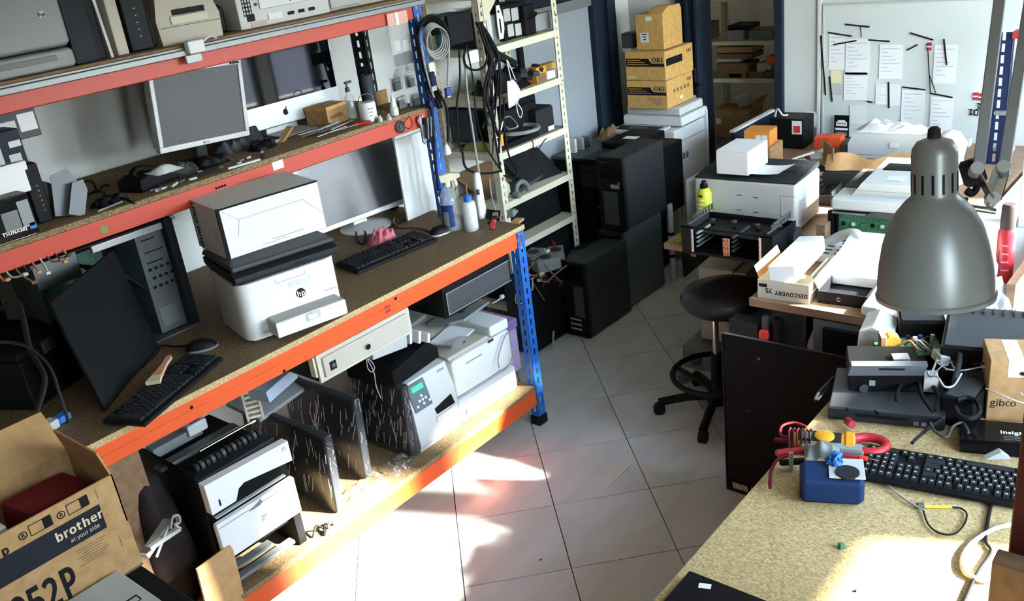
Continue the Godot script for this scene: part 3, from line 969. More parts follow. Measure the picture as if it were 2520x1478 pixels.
func build_middle_shelf() -> void:
	var y := 1.507
	# grey monitor
	var o := thing("monitor", "silver-framed monitor with a dark grey screen on the middle shelf", "monitor", V(-0.985, 1.58, -0.60), 0.0)
	o.rotation_degrees = V(4, 2, -4.5)
	part(o, "bezel", G().bb(V(-0.197, 0.0, -0.03), V(0.197, 0.022, 0.0), 0.004).bb(V(-0.197, 0.272, -0.03), V(0.197, 0.29, 0.0), 0.004).bb(V(-0.197, 0.02, -0.03), V(-0.178, 0.275, 0.0), 0.004).bb(V(0.178, 0.02, -0.03), V(0.197, 0.275, 0.0), 0.004), mat("bezel_silver", "#c6c8c6", 0.35, 0.2))
	bx(o, "screen", M.screen_grey, V(-0.18, 0.02, -0.02), V(0.18, 0.274, -0.006), 0.0)
	bx(o, "back", M.pale_grey, V(-0.19, 0.006, -0.06), V(0.19, 0.284, -0.022), 0.01)
	bx(o, "stand_neck", M.charcoal, V(-0.02, -0.065, -0.06), V(0.03, 0.10, -0.045), 0.006)
	bx(o, "stand_foot", M.charcoal, V(-0.07, -0.073, -0.11), V(0.07, -0.063, 0.0), 0.004)
	part(o, "logo", G().bar(V(-0.012, 0.011, 0.0), V(-0.012, 0.011, 0.001), 0.005), M.grey)
	words(o, "LG", 0.007, M.grey, V(0.003, 0.011, 0.0006), Vector3.ZERO, true)
	words(o, "FLATRON", 0.005, M.grey, V(-0.165, 0.281, 0.0006), Vector3.ZERO, true)
	for k in 4:
		bx(o, "sticker", M.ink, V(0.142 + k * 0.011, 0.277, 0.0), V(0.151 + k * 0.011, 0.285, 0.001), 0.0)
	# all-in-one computer whose black glass mirrors the windows
	o = thing("all_in_one_computer", "silver all-in-one computer with a glossy black screen behind the grey monitor", "computer", V(-0.525, y, -0.72), -2.5)
	part(o, "casing", G().bb(V(-0.29, 0.035, -0.03), V(0.29, 0.135, 0.0), 0.006).bb(V(-0.29, 0.13, -0.03), V(-0.278, 0.46, 0.0), 0.003).bb(V(0.278, 0.13, -0.03), V(0.29, 0.46, 0.0), 0.003).bb(V(-0.29, 0.45, -0.03), V(0.29, 0.46, 0.0), 0.003), mat("imac_silver", "#c3c8c6", 0.3, 0.6))
	bx(o, "screen", M.screen_black, V(-0.279, 0.132, -0.015), V(0.279, 0.452, 0.0005), 0.0)
	bx(o, "back", M.silver, V(-0.28, 0.05, -0.05), V(0.28, 0.455, -0.03), 0.01)
	bx(o, "stand", M.silver, V(-0.09, 0.0, -0.13), V(0.09, 0.006, 0.08), 0.003)
	bx(o, "stand_neck", M.silver, V(-0.08, 0.0, -0.12), V(0.08, 0.2, -0.05), 0.004)
	part(o, "logo", G().prism(fruit(), 0.0, 0.0012), M.ink)
	part(o, "logo_leaf", G().at(V(0.004, 0.1, 0)).prism([Vector2(-0.004, -0.003), Vector2(0.001, 0.006), Vector2(0.005, 0.007), Vector2(0.003, -0.001)], 0.0, 0.0012), M.ink)
	# boxes at the left end
	o = thing("product_box", "dark grey carton with a white paper label behind the router", "box")
	bx(o, "body", M.dark, Vector3(-1.664, 1.759, -0.87), Vector3(-1.546, 1.85, -0.62), 0.003)
	bx(o, "label", M.paper, Vector3(-1.608, 1.782, -0.62), Vector3(-1.553, 1.838, -0.618), 0.0)
	bx(o, "print", M.pale_grey, Vector3(-1.669, 1.786, -0.62), Vector3(-1.617, 1.823, -0.618), 0.0)
	o = thing("product_box", "navy blue carton printed with white panels on the middle shelf", "box")
	bx(o, "body", mat("navy_print", "#1a2136", 0.4), Vector3(-1.79, 1.701, -0.66), Vector3(-1.653, 1.812, -0.52), 0.003)
	bx(o, "print", M.pale_grey, Vector3(-1.695, 1.759, -0.52), Vector3(-1.659, 1.778, -0.518), 0.0)
	bx(o, "print", M.light_grey, Vector3(-1.705, 1.713, -0.52), Vector3(-1.669, 1.739, -0.518), 0.0)
	bx(o, "print", M.light_grey, Vector3(-1.745, 1.714, -0.52), Vector3(-1.722, 1.784, -0.518), 0.0)
	o = thing("product_box", "plain white carton between the navy box and the walkie-talkie box", "box")
	bx(o, "body", M.paper, Vector3(-1.826, 1.621, -0.64), Vector3(-1.679, 1.716, -0.5), 0.003)
	bx(o, "lid", M.paper, Vector3(-1.82, 1.687, -0.641), Vector3(-1.67, 1.716, -0.499), 0.002)
	o = thing("product_box", "glossy black carton with a picture of a two-way radio at the shelf's end", "box")
	bx(o, "body", M.black_gloss, Vector3(-1.893, 1.507, -0.63), Vector3(-1.721, 1.635, -0.43), 0.003)
	bx(o, "picture", M.grey, Vector3(-1.816, 1.535, -0.43), Vector3(-1.767, 1.594, -0.428), 0.0)
	bx(o, "picture", M.mid_grey, Vector3(-1.763, 1.534, -0.43), Vector3(-1.728, 1.616, -0.428), 0.0)
	bx(o, "picture", M.cap_blue, Vector3(-1.746, 1.524, -0.43), Vector3(-1.726, 1.543, -0.428), 0.0)
	bx(o, "trim_line", M.paper, Vector3(-1.845, 1.501, -0.43), Vector3(-1.733, 1.508, -0.428), 0.0)
	words(o, "TSUNAMI", 0.012, M.paper, Vector3(-1.794, 1.532, -0.4285) + V(0, 0, 0.003), Vector3.ZERO, true)
	# router and folded grey flaps
	o = thing("router", "black upright router with a column of tiny lights on the middle shelf", "router")
	bx(o, "body", M.black, Vector3(-1.683, 1.507, -0.64), Vector3(-1.631, 1.699, -0.52), 0.006)
	for k in 6:
		bx(o, "indicator", M.grey, V(-1.655, 1.545 + k * 0.016, -0.521), V(-1.650, 1.549 + k * 0.016, -0.5185), 0.0)
	var leaf := 0
	for q in [[Vector3(-1.609, 1.58, -0.55), -14.0, 0.13, 0.085], [Vector3(-1.597, 1.567, -0.5), 16.0, 0.155, 0.08], [Vector3(-1.582, 1.552, -0.47), 28.0, 0.12, 0.05]]:
		var nm: String = ["leftmost grey plastic flap fanned out beside the router", "tall middle grey plastic flap fanned out beside the router", "smaller rounded grey flap leaning right beside the router"][leaf]
		leaf += 1
		var h: float = q[2]
		var w2: float = q[3] / 2
		lay("plastic_flap", nm, "flap", G().at(V(q[0].x, y + 0.004, q[0].z), V(-12, 0, -q[1])).prism([Vector2(-w2, 0), Vector2(w2, 0), Vector2(w2, h * 0.75), Vector2(w2 * 0.3, h), Vector2(-w2, h * 0.85)], -0.003, 0.0), mat("flap_grey", "#565b5e", 0.4), "grey flaps beside the router")
	# cables behind and along the shelf
	cable("black cable looped on the middle shelf beside the grey flaps", [Vector3(-1.53, 1.52, -0.5532), Vector3(-1.448, 1.52, -0.6586), Vector3(-1.399, 1.52, -0.6536), Vector3(-1.458, 1.52, -0.4702), Vector3(-1.425, 1.52, -0.4647), Vector3(-1.443, 1.52, -0.3528)], 0.005)
	cable("thin black cable arching against the wall beside the flaps", [Vector3(-1.437, 1.53, -0.75), Vector3(-1.409, 1.548, -0.75), Vector3(-1.377, 1.538, -0.75), Vector3(-1.369, 1.505, -0.75), Vector3(-1.332, 1.514, -0.75), Vector3(-1.307, 1.476, -0.75), Vector3(-1.292, 1.448, -0.75)], 0.004)
	cable("white cable end curling at the shelf's left", [Vector3(-1.533, 1.515, -0.6091), Vector3(-1.51, 1.515, -0.6107), Vector3(-1.54, 1.515, -0.5348), Vector3(-1.582, 1.515, -0.4934)], 0.004, M.pale_grey)
	# low dark clutter, thing by thing
	o = thing("desk_phone", "black handset and cradle lying under the grey monitor", "telephone", Vector3(-1.258, 1.507, -0.5771), 14.0)
	part(o, "cradle", G().prism([Vector2(-0.09, 0), Vector2(0.09, 0), Vector2(0.085, 0.02), Vector2(-0.04, 0.05), Vector2(-0.085, 0.04)], -0.055, 0.055, true), M.black)
	part(o, "handset", G().tube([V(-0.09, 0.06, 0.03), V(-0.06, 0.075, 0.03), V(0.03, 0.05, 0.03), V(0.08, 0.035, 0.03)], 0.014, 8), M.black)
	part(o, "rest", G().bb(V(-0.05, 0.05, -0.05), V(0.03, 0.056, -0.02), 0.002), M.mid_grey)
	lay("plastic_dish", "pale grey rounded plastic dish lying on the black telephone", "dish", G().at(Vector3(-1.272, 1.575, -0.4241), V(8, 18, -4)).skin(10, 8, func(a: float, b: float) -> Vector3: return V((a - 0.5) * 0.13, 0.022 * sin(PI * a) * sin(PI * b), (b - 0.5) * 0.06)), M.light_grey)
	for q in [[Vector3(-1.182, 1.515, -0.4839), Vector3(-1.045, 1.515, -0.4611), 0.010, "black rod lying along the shelf's front under the monitor"], [Vector3(-1.312, 1.512, -0.4555), Vector3(-1.227, 1.512, -0.4653), 0.008, "bright metal strip lying beside the telephone"], [Vector3(-1.028, 1.512, -0.4364), Vector3(-0.8966, 1.512, -0.4189), 0.008, "dull metal strip lying in front of the plastic bag"], [Vector3(-1.531, 1.512, -0.432), Vector3(-1.43, 1.512, -0.4604), 0.006, "thin silver strip on the shelf's edge by the flaps"]]:
		lay("metal_strip", q[3], "strip", G().beam(q[0], q[1], q[2] * 1.6, q[2]), M.black if q[2] > 0.009 else M.steel)
	lay("plastic_bag", "crumpled dark plastic bag lying in front of the monitor stand", "bag", crumple(Vector3(-0.8297, 1.507, -0.7011), V(0.15, 0.055, 0.10), 3), M.dark)
	lay("cable_heap", "small heap of black cords on the shelf behind the metal strips", "cables", crumple(Vector3(-0.7613, 1.507, -0.5933), V(0.12, 0.035, 0.09), 5), M.black)
	lay("cable_heap", "low tangle of black cords at the shelf's front left of the telephone", "cables", crumple(Vector3(-1.451, 1.507, -0.5055), V(0.13, 0.03, 0.08), 9), M.black)
	lay("cable_heap", "heap of dark cords below the grey monitor's left half", "cables", crumple(Vector3(-1.126, 1.507, -0.6052), V(0.16, 0.04, 0.10), 25, 20, 16), M.dark)
	lay("cable_heap", "flat tangle of black cords below the grey monitor's right half", "cables", crumple(Vector3(-0.9961, 1.507, -0.5911), V(0.15, 0.035, 0.10), 27, 20, 16), M.black)
	lay("plastic_bag", "folded dark grey bag on the shelf behind the plastic bag", "bag", crumple(Vector3(-0.7154, 1.507, -0.7529), V(0.16, 0.07, 0.10), 29, 20, 16), M.charcoal)
	rng.seed = 33
	for k in 16:
		var c2: Vector3 = Vector3(-1.303, 1.509, -0.4589).lerp(Vector3(-0.7962, 1.509, -0.4541), k / 15.0) + V(0, 0, rng.randf_range(-0.05, 0.015))
		lay("small_part", "%s from the left of the small metal parts strewn along the middle shelf" % NTH[k], "part", G().at(c2, V(0, rng.randf_range(-40, 60), rng.randf_range(-8, 8))).box(V(0, 0.006, 0), V(rng.randf_range(0.015, 0.05), 0.008, rng.randf_range(0.006, 0.014)), 0.001), [M.steel, M.charcoal, M.light_grey, M.dull_metal][k % 4], "small metal parts on the middle shelf")
	# laid-out pile of thin metal brackets, each its own piece
	rng.seed = 21
	var along := []
	for k in 14:
		along.append(rng.randf())
	along.sort()
	for k in 14:
		var a := Vector3(-0.6928, 1.512, -0.564)
		var b := Vector3(-0.4147, 1.512, -0.4918)
		var c := a.lerp(b, along[k]) + V(0, 0.004 * (k % 5), rng.randf_range(-0.06, 0.05))
		var d := Basis(UP, deg_to_rad(rng.randf_range(-8, 22))) * V(rng.randf_range(0.05, 0.10), 0, 0)
		lay("metal_bracket", "%s from the left of the thin silver brackets piled by the cardboard box" % NTH[k], "bracket", G().beam(c - d, c + d, 0.012, 0.0025), M.steel if k % 3 else M.pale_grey, "silver brackets piled on the middle shelf")
	o = thing("cardboard_strip", "narrow tan cardboard strip leaning against the shelf clutter", "cardboard", Vector3(-0.6283, 1.512, -0.622), 28.0)
	o.rotation_degrees.z = 18
	bx(o, "strip", M.card, V(-0.075, 0.0, -0.014), V(0.075, 0.012, 0.014), 0.001)
	# small cardboard box
	o = thing("cardboard_box", "small brown cardboard box on the middle shelf beside the all-in-one computer", "box", V(-0.365, y, -0.66), 10.0)
	bx(o, "body", M.card, V(-0.065, 0, -0.06), V(0.065, 0.078, 0.06), 0.002)
	bx(o, "lid", M.card_light, V(-0.066, 0.066, -0.061), V(0.066, 0.082, 0.061), 0.002)
	bx(o, "print", M.card_dark, V(-0.05, 0.028, 0.06), V(0.03, 0.042, 0.0608), 0.0)
	bx(o, "print", M.card_dark, V(0.0652, 0.015, -0.03), V(0.066, 0.05, 0.02), 0.0)
	lay("green_strip", "thin teal strip lying on the small cardboard box", "strip", G().at(V(-0.36, y + 0.083, -0.66), V(0, 20, 0)).bb(V(-0.03, 0, -0.006), V(0.05, 0.004, 0.006), 0.001), M.teal)
	# bottles and cans at the shelf's end
	o = thing("spray_bottle", "slim clear pump bottle by the dark rack posts", "bottle", Vector3(-0.2601, 1.507, -0.6234), 0.0)
	part(o, "bottle", G().lathe([Vector2(0, 0), Vector2(0.019, 0), Vector2(0.02, 0.004), Vector2(0.02, 0.085), Vector2(0.008, 0.105), Vector2(0.008, 0.115)], 20), M.clear)
	part(o, "pump", G().lathe([Vector2(0.01, 0.112), Vector2(0.01, 0.13), Vector2(0.004, 0.132), Vector2(0.004, 0.15)], 14).bb(V(-0.01, 0.146, -0.005), V(0.028, 0.156, 0.005), 0.002), M.dark)
	o = thing("paint_can", "white labelled can with a wire handle at the shelf's end", "can", Vector3(-0.2993, 1.507, -0.4703), -20.0)
	part(o, "can", G().lathe([Vector2(0, 0), Vector2(0.036, 0), Vector2(0.037, 0.003), Vector2(0.037, 0.012), Vector2(0.036, 0.014)], 28), M.steel)
	part(o, "label", G().lathe([Vector2(0.036, 0.014), Vector2(0.0365, 0.015), Vector2(0.0365, 0.072), Vector2(0.033, 0.082), Vector2(0.016, 0.084), Vector2(0, 0.084)], 28), M.white)
	part(o, "handle", G().tube([V(-0.03, 0.082, 0.0), V(-0.028, 0.105, 0.0), V(0.0, 0.115, 0.0), V(0.028, 0.105, 0.0), V(0.03, 0.082, 0.0)], 0.0018), M.dull_metal)
	for k in 3:
		bx(o, "print", M.grey, V(-0.012 + k * 0.002, 0.056 - k * 0.014, 0.0355), V(0.012 - k * 0.004, 0.060 - k * 0.014, 0.0372), 0.0)
	o = thing("glue_bottle", "small white glue bottle with a long cone cap", "bottle", Vector3(-0.1787, 1.507, -0.4428), 0.0)
	part(o, "bottle", G().lathe([Vector2(0, 0), Vector2(0.018, 0), Vector2(0.018, 0.03), Vector2(0.012, 0.036)], 18), M.frosted)
	part(o, "cap", G().lathe([Vector2(0.014, 0.034), Vector2(0.014, 0.04), Vector2(0.003, 0.085), Vector2(0, 0.086)], 18), M.white)
	o = thing("tool_tube", "dark slate tube of tools standing by the rack's back posts", "tube", Vector3(-0.1125, 1.507, -0.6566), 0.0)
	part(o, "tube", G().lathe([Vector2(0, 0), Vector2(0.026, 0), Vector2(0.026, 0.15), Vector2(0.022, 0.155)], 20), mat("slate", "#39434f", 0.6))
	part(o, "tool_tip", G().bar(V(0, 0.15, 0), V(0.004, 0.19, 0), 0.012, 0.007).box(V(0.004, 0.185, 0), V(0.035, 0.015, 0.02)), M.black)
	lay("cork_board", "square brown cork pad leaning behind the white can", "board", G().bb(Vector3(-0.0473, 1.442, -0.706), Vector3(0.0285, 1.569, -0.7), 0.001), M.card)
	lay("screwdriver", "red-handled screwdriver lying on the shelf in front of the can", "screwdriver", G().beam(Vector3(-0.3767, 1.513, -0.489), Vector3(-0.3298, 1.513, -0.4227), 0.012, 0.012, 0.004), M.bright_red)
	for q in [[Vector3(-0.2914, 1.516, -0.4137), "grey rubber plug on the shelf beside the white can"], [Vector3(-0.2594, 1.516, -0.3932), "upright grey fitting between the can and the glue bottle"]]:
		lay("fitting", q[1], "fitting", G().at(q[0] - V(0, 0.009, 0)).lathe([Vector2(0, 0), Vector2(0.011, 0), Vector2(0.011, 0.014), Vector2(0.006, 0.018), Vector2(0.006, 0.026), Vector2(0, 0.026)], 14), M.light_grey)
	# blister packs
	for q in [[Vector3(-0.0667, 1.532, -0.52), "lower left clear blister pack with black parts by the rack post"], [Vector3(0.0056, 1.525, -0.5), "lower right clear blister pack with black parts by the rack post"], [Vector3(-0.036, 1.604, -0.56), "upper left clear blister pack of adapters by the rack post"], [Vector3(0.0329, 1.604, -0.54), "upper right clear blister pack holding a grey part"]]:
		o = thing("blister_pack", q[1], "blister pack", q[0] - V(0, 0.028, 0), 6.0)
		bx(o, "card", M.pale_grey, V(-0.034, 0.0, -0.004), V(0.034, 0.062, -0.002), 0.0)
		bx(o, "blister", M.clear, V(-0.03, 0.004, -0.002), V(0.03, 0.056, 0.022), 0.006)
		bx(o, "part", M.black, V(-0.022, 0.006, 0.0), V(0.02, 0.04, 0.014), 0.004)
	# bags hanging by the post
	o = thing("plastic_sleeve", "clear plastic sleeve with two metal plates hanging from the top beam", "bag", Vector3(-0.1013, 1.868, -0.415), 0.0)
	part(o, "sleeve", G().bb(V(-0.062, -0.17, 0.0), V(0.055, 0.02, 0.004), 0.0005), M.clear)
	part(o, "plate", G().bb(V(-0.045, -0.105, 0.001), V(-0.008, -0.06, 0.003), 0.0008), M.pale_grey)
	part(o, "plate", G().bb(V(0.002, -0.11, 0.001), V(0.04, -0.066, 0.003), 0.0008), M.pale_grey)
	part(o, "backing", G().bb(V(-0.055, -0.165, 0.0), V(0.05, -0.115, 0.003), 0.0008), M.charcoal)
	part(o, "header", G().bb(V(-0.06, 0.0, 0.0), V(0.055, 0.05, 0.006), 0.001), mat("header_pink", "#e0a99c", 0.5))
	bx(o, "clip", M.paper, V(-0.018, 0.0, 0.006), V(0.0, 0.05, 0.009), 0.001)
	lay("plastic_wrap", "torn clear plastic wrapper standing above the blister packs", "wrapper", crumple(Vector3(-0.0002, 1.638, -0.55), V(0.09, 0.07, 0.03), 12), M.clear)
	# speaker hung on the middle beam, and the adjustable spanner
	o = thing("loudspeaker", "small black round loudspeaker with thin wires on the middle beam", "speaker", Vector3(-0.1849, 1.459, -0.418), 0.0)
	part(o, "rim", G().tf(Transform3D(Basis(Vector3.RIGHT, PI / 2), Vector3.ZERO)).lathe([Vector2(0, 0), Vector2(0.026, 0), Vector2(0.027, 0.006), Vector2(0.022, 0.010), Vector2(0.017, 0.004), Vector2(0.008, 0.002), Vector2(0.007, 0.006), Vector2(0, 0.007)], 24), M.dark)
	part(o, "wire", G().tube([V(0.024, 0.01, 0.004), V(0.06, 0.03, 0.004), V(0.075, -0.005, 0.004), V(0.05, -0.02, 0.004), V(0.024, -0.005, 0.004)], 0.0015), M.cable_black)
	o = thing("adjustable_spanner", "chrome adjustable spanner hanging at the end of the middle beam", "wrench", Vector3(-0.0678, 1.443, -0.41), 0.0)
	part(o, "jaw", G().prism([Vector2(-0.022, 0.02), Vector2(-0.008, 0.04), Vector2(0.0, 0.028), Vector2(0.004, 0.04), Vector2(0.02, 0.026), Vector2(0.014, -0.004), Vector2(-0.012, -0.004)], 0, 0.010), M.chrome)
	part(o, "handle", G().prism([Vector2(-0.010, -0.004), Vector2(0.010, -0.004), Vector2(0.012, -0.075), Vector2(0.0, -0.09), Vector2(-0.010, -0.075)], 0.001, 0.009), M.steel)


func fruit() -> Array:
	var a := []
	for i in 28:
		var t := TAU * i / 28.0
		var r := 0.0125 * (1.0 - 0.10 * exp(-pow(wrapf(t - PI / 2, -PI, PI) * 2.2, 2)) - 0.07 * exp(-pow(wrapf(t + PI / 2, -PI, PI) * 2.2, 2)) - 0.30 * exp(-pow(wrapf(t - 0.15, -PI, PI) * 3.0, 2)))
		a.append(Vector2(cos(t) * r, 0.085 + sin(t) * r * 1.08))
	return a


# an uneven heap or crumpled sheet standing on p
func crumple(p: Vector3, s: Vector3, seed_: int, nx := 14, ny := 12) -> Geo:
	var f := FastNoiseLite.new()
	f.seed = seed_
	f.frequency = 0.55
	f.fractal_octaves = 2
	return G().skin(nx, ny, func(a: float, b: float) -> Vector3:
		var u := a * 2.0 - 1.0
		var w := b * 2.0 - 1.0
		var rim := 1.0 - maxf(absf(u), absf(w))
		var k := f.get_noise_2d(u * 3.0, w * 3.0)
		var k2 := f.get_noise_2d(u * 3.0 + 9.0, w * 3.0)
		var h := smoothstep(0.0, 0.45, rim) * (0.68 + 0.6 * k)
		return p + V(u * s.x / 2 * (1.0 - 0.18 * absf(w)) + k2 * 0.01, 0.001 + maxf(h, 0.0) * s.y, w * s.z / 2 * (1.0 - 0.18 * absf(u)) + k * 0.01))


func build_bench() -> void:
	var y := 0.99
	# ---------------- open computer case and the black panel in front of it
	var o := thing("open_computer_case", "opened black computer case showing its grey drive cage on the bench", "computer")
	var a := V(-1.76, y, -0.70)
	bx(o, "back_wall", M.black, a, V(-1.275, 1.40, -0.69), 0.001)
	bx(o, "top", M.black, V(-1.76, 1.395, -0.70), V(-1.275, 1.40, -0.49), 0.001)
	bx(o, "floor_plate", M.dull_metal, V(-1.76, y, -0.70), V(-1.275, y + 0.006, -0.47), 0.001)
	bx(o, "front_bezel", M.charcoal, V(-1.298, y, -0.70), V(-1.262, 1.405, -0.478), 0.008)
	bx(o, "rear_plate", M.dull_metal, V(-1.76, y, -0.70), V(-1.757, 1.40, -0.49), 0.0)
	bx(o, "drive_cage", mat("cage_grey", "#5e6668", 0.45, 0.4), V(-1.405, y + 0.01, -0.68), V(-1.30, 1.375, -0.505), 0.002)
	bx(o, "top_rail", M.silver, V(-1.56, 1.368, -0.51), V(-1.30, 1.392, -0.492), 0.002)
	for q in [[-1.385, 1.345, 0.05, 0.004], [-1.385, 1.30, 0.07, 0.004], [-1.385, 1.262, 0.06, 0.004]]:
		bx(o, "cage_seam", M.black, V(q[0], q[1], -0.506), V(q[0] + q[2], q[1] + q[3], -0.5035), 0.0)
	for i in 12:
		var hx := -1.388 + (i % 4) * 0.023 + (0.008 if (i / 4) % 2 else 0.0)
		var hy := 1.235 - (i / 4) * 0.033
		bx(o, "cage_hole", M.black, V(hx, hy, -0.506), V(hx + 0.012, hy + 0.009, -0.5035), 0.0)
	bx(o, "cage_plate", mat("cage_light", "#6d7577", 0.45, 0.4), V(-1.393, y + 0.03, -0.506), V(-1.322, y + 0.105, -0.502), 0.003)
	bx(o, "circuit_board", M.circuit, V(-1.73, y + 0.06, -0.688), V(-1.45, y + 0.34, -0.683), 0.0)
	bx(o, "power_supply", M.dull_metal, V(-1.74, 1.29, -0.685), V(-1.59, 1.39, -0.55), 0.003)
	part(o, "wires", G().tube([V(-1.59, 1.33, -0.58), V(-1.52, 1.25, -0.54), V(-1.47, 1.12, -0.53), V(-1.44, 1.03, -0.54)], 0.006).tube([V(-1.59, 1.32, -0.60), V(-1.50, 1.28, -0.56), V(-1.44, 1.22, -0.54), V(-1.41, 1.17, -0.52)], 0.006), M.cable_black)
	# black side panel leaning on the case
	var d := Vector3(-1.814, 0.992, -0.1451)
	var c := Vector3(-1.463, 0.992, -0.4333)
	var top := Vector3(-1.884, 1.36, -0.1575)
	var ex := (c - d).normalized()
	var ey := (top - d)
	var h := ey.length()
	ey = (ey - ex * ey.dot(ex)).normalized()
	lay("steel_sheet", "large black sheet of steel leaning against the open computer case", "sheet", G().tf(Transform3D(Basis(ex, ey, ex.cross(ey)), d)).bb(V(0, 0, -0.012), V(c.distance_to(d), h, 0.0), 0.003), M.black_matt)
	o = thing("flat_monitor", "black flat monitor standing in the dark behind the leaning panel", "monitor")
	bx(o, "screen", M.black_gloss, V(-2.30, 1.03, -0.80), V(-1.79, 1.40, -0.77), 0.004)
	bx(o, "back", M.black, V(-2.28, 1.04, -0.84), V(-1.81, 1.39, -0.80), 0.01)
	bx(o, "foot", M.black, V(-2.15, y, -0.92), V(-1.95, y + 0.012, -0.70), 0.004)
	bx(o, "neck", M.black, V(-2.08, y, -0.85), V(-2.02, 1.1, -0.82), 0.004)
	# dark gear at the bench's near end
	o = thing("equipment_case", "black equipment case in the shadow at the bench's left end", "case", Vector3(-1.88, 0.99, -0.5707), 25.0)
	bx(o, "body", M.black, V(-0.13, 0, -0.16), V(0.13, 0.17, 0.16), 0.008)
	bx(o, "lid", M.black_matt, V(-0.132, 0.17, -0.162), V(0.132, 0.20, 0.162), 0.008)
	bx(o, "latch", M.dark, V(-0.03, 0.15, 0.16), V(0.03, 0.19, 0.166), 0.002)
	o = thing("printer_carriage", "grey connector block with a blue clip in the dark at the bench's left end", "connector", Vector3(-1.968, 0.99, -0.2031), 14.0)
	bx(o, "block", M.light_grey, V(-0.06, 0.0, -0.02), V(0.03, 0.03, 0.02), 0.004)
	bx(o, "clip", M.cap_blue, V(0.03, 0.004, -0.018), V(0.075, 0.026, 0.018), 0.004)
	cable("black cable trailing down the dark left side of the bench", [Vector3(-2.241, 1.661, 0.6488), Vector3(-2.216, 1.672, 0.6701), Vector3(-2.231, 1.645, 0.7192), Vector3(-2.25, 1.602, 0.757), Vector3(-2.259, 1.558, 0.8059), Vector3(-2.297, 1.514, 0.8242)], 0.005)
	cable("thin black cord running over the black equipment case", [Vector3(-2.274, 1.615, 0.6902), Vector3(-2.254, 1.61, 0.7471), Vector3(-2.246, 1.578, 0.808), Vector3(-2.261, 1.529, 0.8545), Vector3(-2.262, 1.478, 0.8537)], 0.003, M.charcoal)
	# bunch of bare wire ends sticking out under the middle beam
	rng.seed = 5
	for k in 9:
		var p: Vector3 = Vector3(-1.879, 1.409, -0.4).lerp(Vector3(-1.679, 1.418, -0.4), k / 8.0)
		var q := p + V(rng.randf_range(-0.02, 0.03), rng.randf_range(-0.035, 0.01), rng.randf_range(0.0, 0.04))
		lay("wire_connector", "%s from the left of the small plugs dangling below the middle beam" % NTH[k], "plug", G().tube([p + V(0, 0.03, -0.04), p, q], 0.003, 5, 3).at(q).box(Vector3.ZERO, V(0.016, 0.011, 0.012), 0.003), [M.copper, M.pale_grey, M.card_dark, M.dark][k % 4], "plugs dangling under the middle beam")
	# ---------------- near keyboard with brush and mouse
	keyboard("computer_keyboard", "black keyboard with a wooden brush lying on it, overhanging the bench edge", Vector3(-1.639, 0.99, -0.0874), 24.0, 0.43, 0.15, false, M.pale_grey)
	o = thing("paint_brush", "flat wooden paint brush lying across the near black keyboard", "brush", Vector3(-1.62, 1.02, -0.146), 40.0)
	o.rotation_degrees.z = 3
	part(o, "handle", G().tf(Transform3D(Basis(Vector3.RIGHT, PI / 2), V(0, 0.012, 0))).prism([Vector2(-0.005, -0.014), Vector2(0.02, -0.012), Vector2(0.055, -0.008), Vector2(0.095, -0.011), Vector2(0.108, -0.006), Vector2(0.110, 0.004), Vector2(0.098, 0.010), Vector2(0.055, 0.008), Vector2(0.02, 0.012), Vector2(-0.005, 0.014)], -0.005, 0.005, true), mat("brush_wood", "#c09a80", 0.6))
	bx(o, "ferrule", M.copper, V(-0.022, 0.004, -0.016), V(-0.004, 0.020, 0.016), 0.002)
	part(o, "bristles", G().tf(Transform3D(Basis(Vector3.RIGHT, PI / 2), V(0, 0.012, 0))).prism([Vector2(-0.022, -0.015), Vector2(-0.022, 0.015), Vector2(-0.060, 0.024), Vector2(-0.064, -0.022)], -0.006, 0.006), mat("bristle", "#d2c4a4", 0.9))
	mouse("black mouse with a pale stripe beyond the near keyboard's far end", Vector3(-1.399, 0.99, -0.2646), 60.0, M.black, M.grey)
	cable("black mouse cord lying on the bench behind the near keyboard", [Vector3(-1.383, 0.995, -0.3038), Vector3(-1.432, 0.995, -0.3552), Vector3(-1.457, 0.995, -0.4209), Vector3(-1.505, 0.995, -0.3786), Vector3(-1.593, 0.995, -0.3204)], 0.003)
	# ---------------- white laser printer with the drum unit carton on it
	o = thing("laser_printer", "white laser printer with a black scanner top and round logo on the bench", "printer", V(-1.085, y, -0.214), -14.0)
	var w := 0.185
	var outline := rounded(w * 2, 0.29, 0.045)
	var lie := Transform3D(Basis(Vector3.RIGHT, PI / 2), Vector3.ZERO)
	part(o, "body", G().tf(Transform3D(lie.basis, V(0, 0.212, 0))).prism(outline, 0.0, 0.204, true), M.white)
	part(o, "base_foot", G().bb(V(-w + 0.02, 0.0, -0.13), V(-w + 0.09, 0.012, 0.13), 0.004).bb(V(w - 0.09, 0.0, -0.13), V(w - 0.02, 0.012, 0.13), 0.004), M.white)
	part(o, "paper_tray", G().bb(V(-0.11, 0.02, 0.14), V(0.155, 0.075, 0.225), 0.004), M.white)
	bx(o, "tray_top", M.light_grey, V(-0.105, 0.0752, 0.145), V(0.15, 0.077, 0.222), 0.0)
	bx(o, "tray_grip", M.light_grey, V(0.0, 0.045, 0.222), V(0.055, 0.073, 0.2275), 0.003)
	bx(o, "tray_latch", M.white, V(0.006, 0.050, 0.2265), V(0.040, 0.066, 0.230), 0.003)
	bx(o, "door_window", M.pale_grey, V(-0.005, 0.152, 0.1445), V(0.075, 0.172, 0.1462), 0.004)
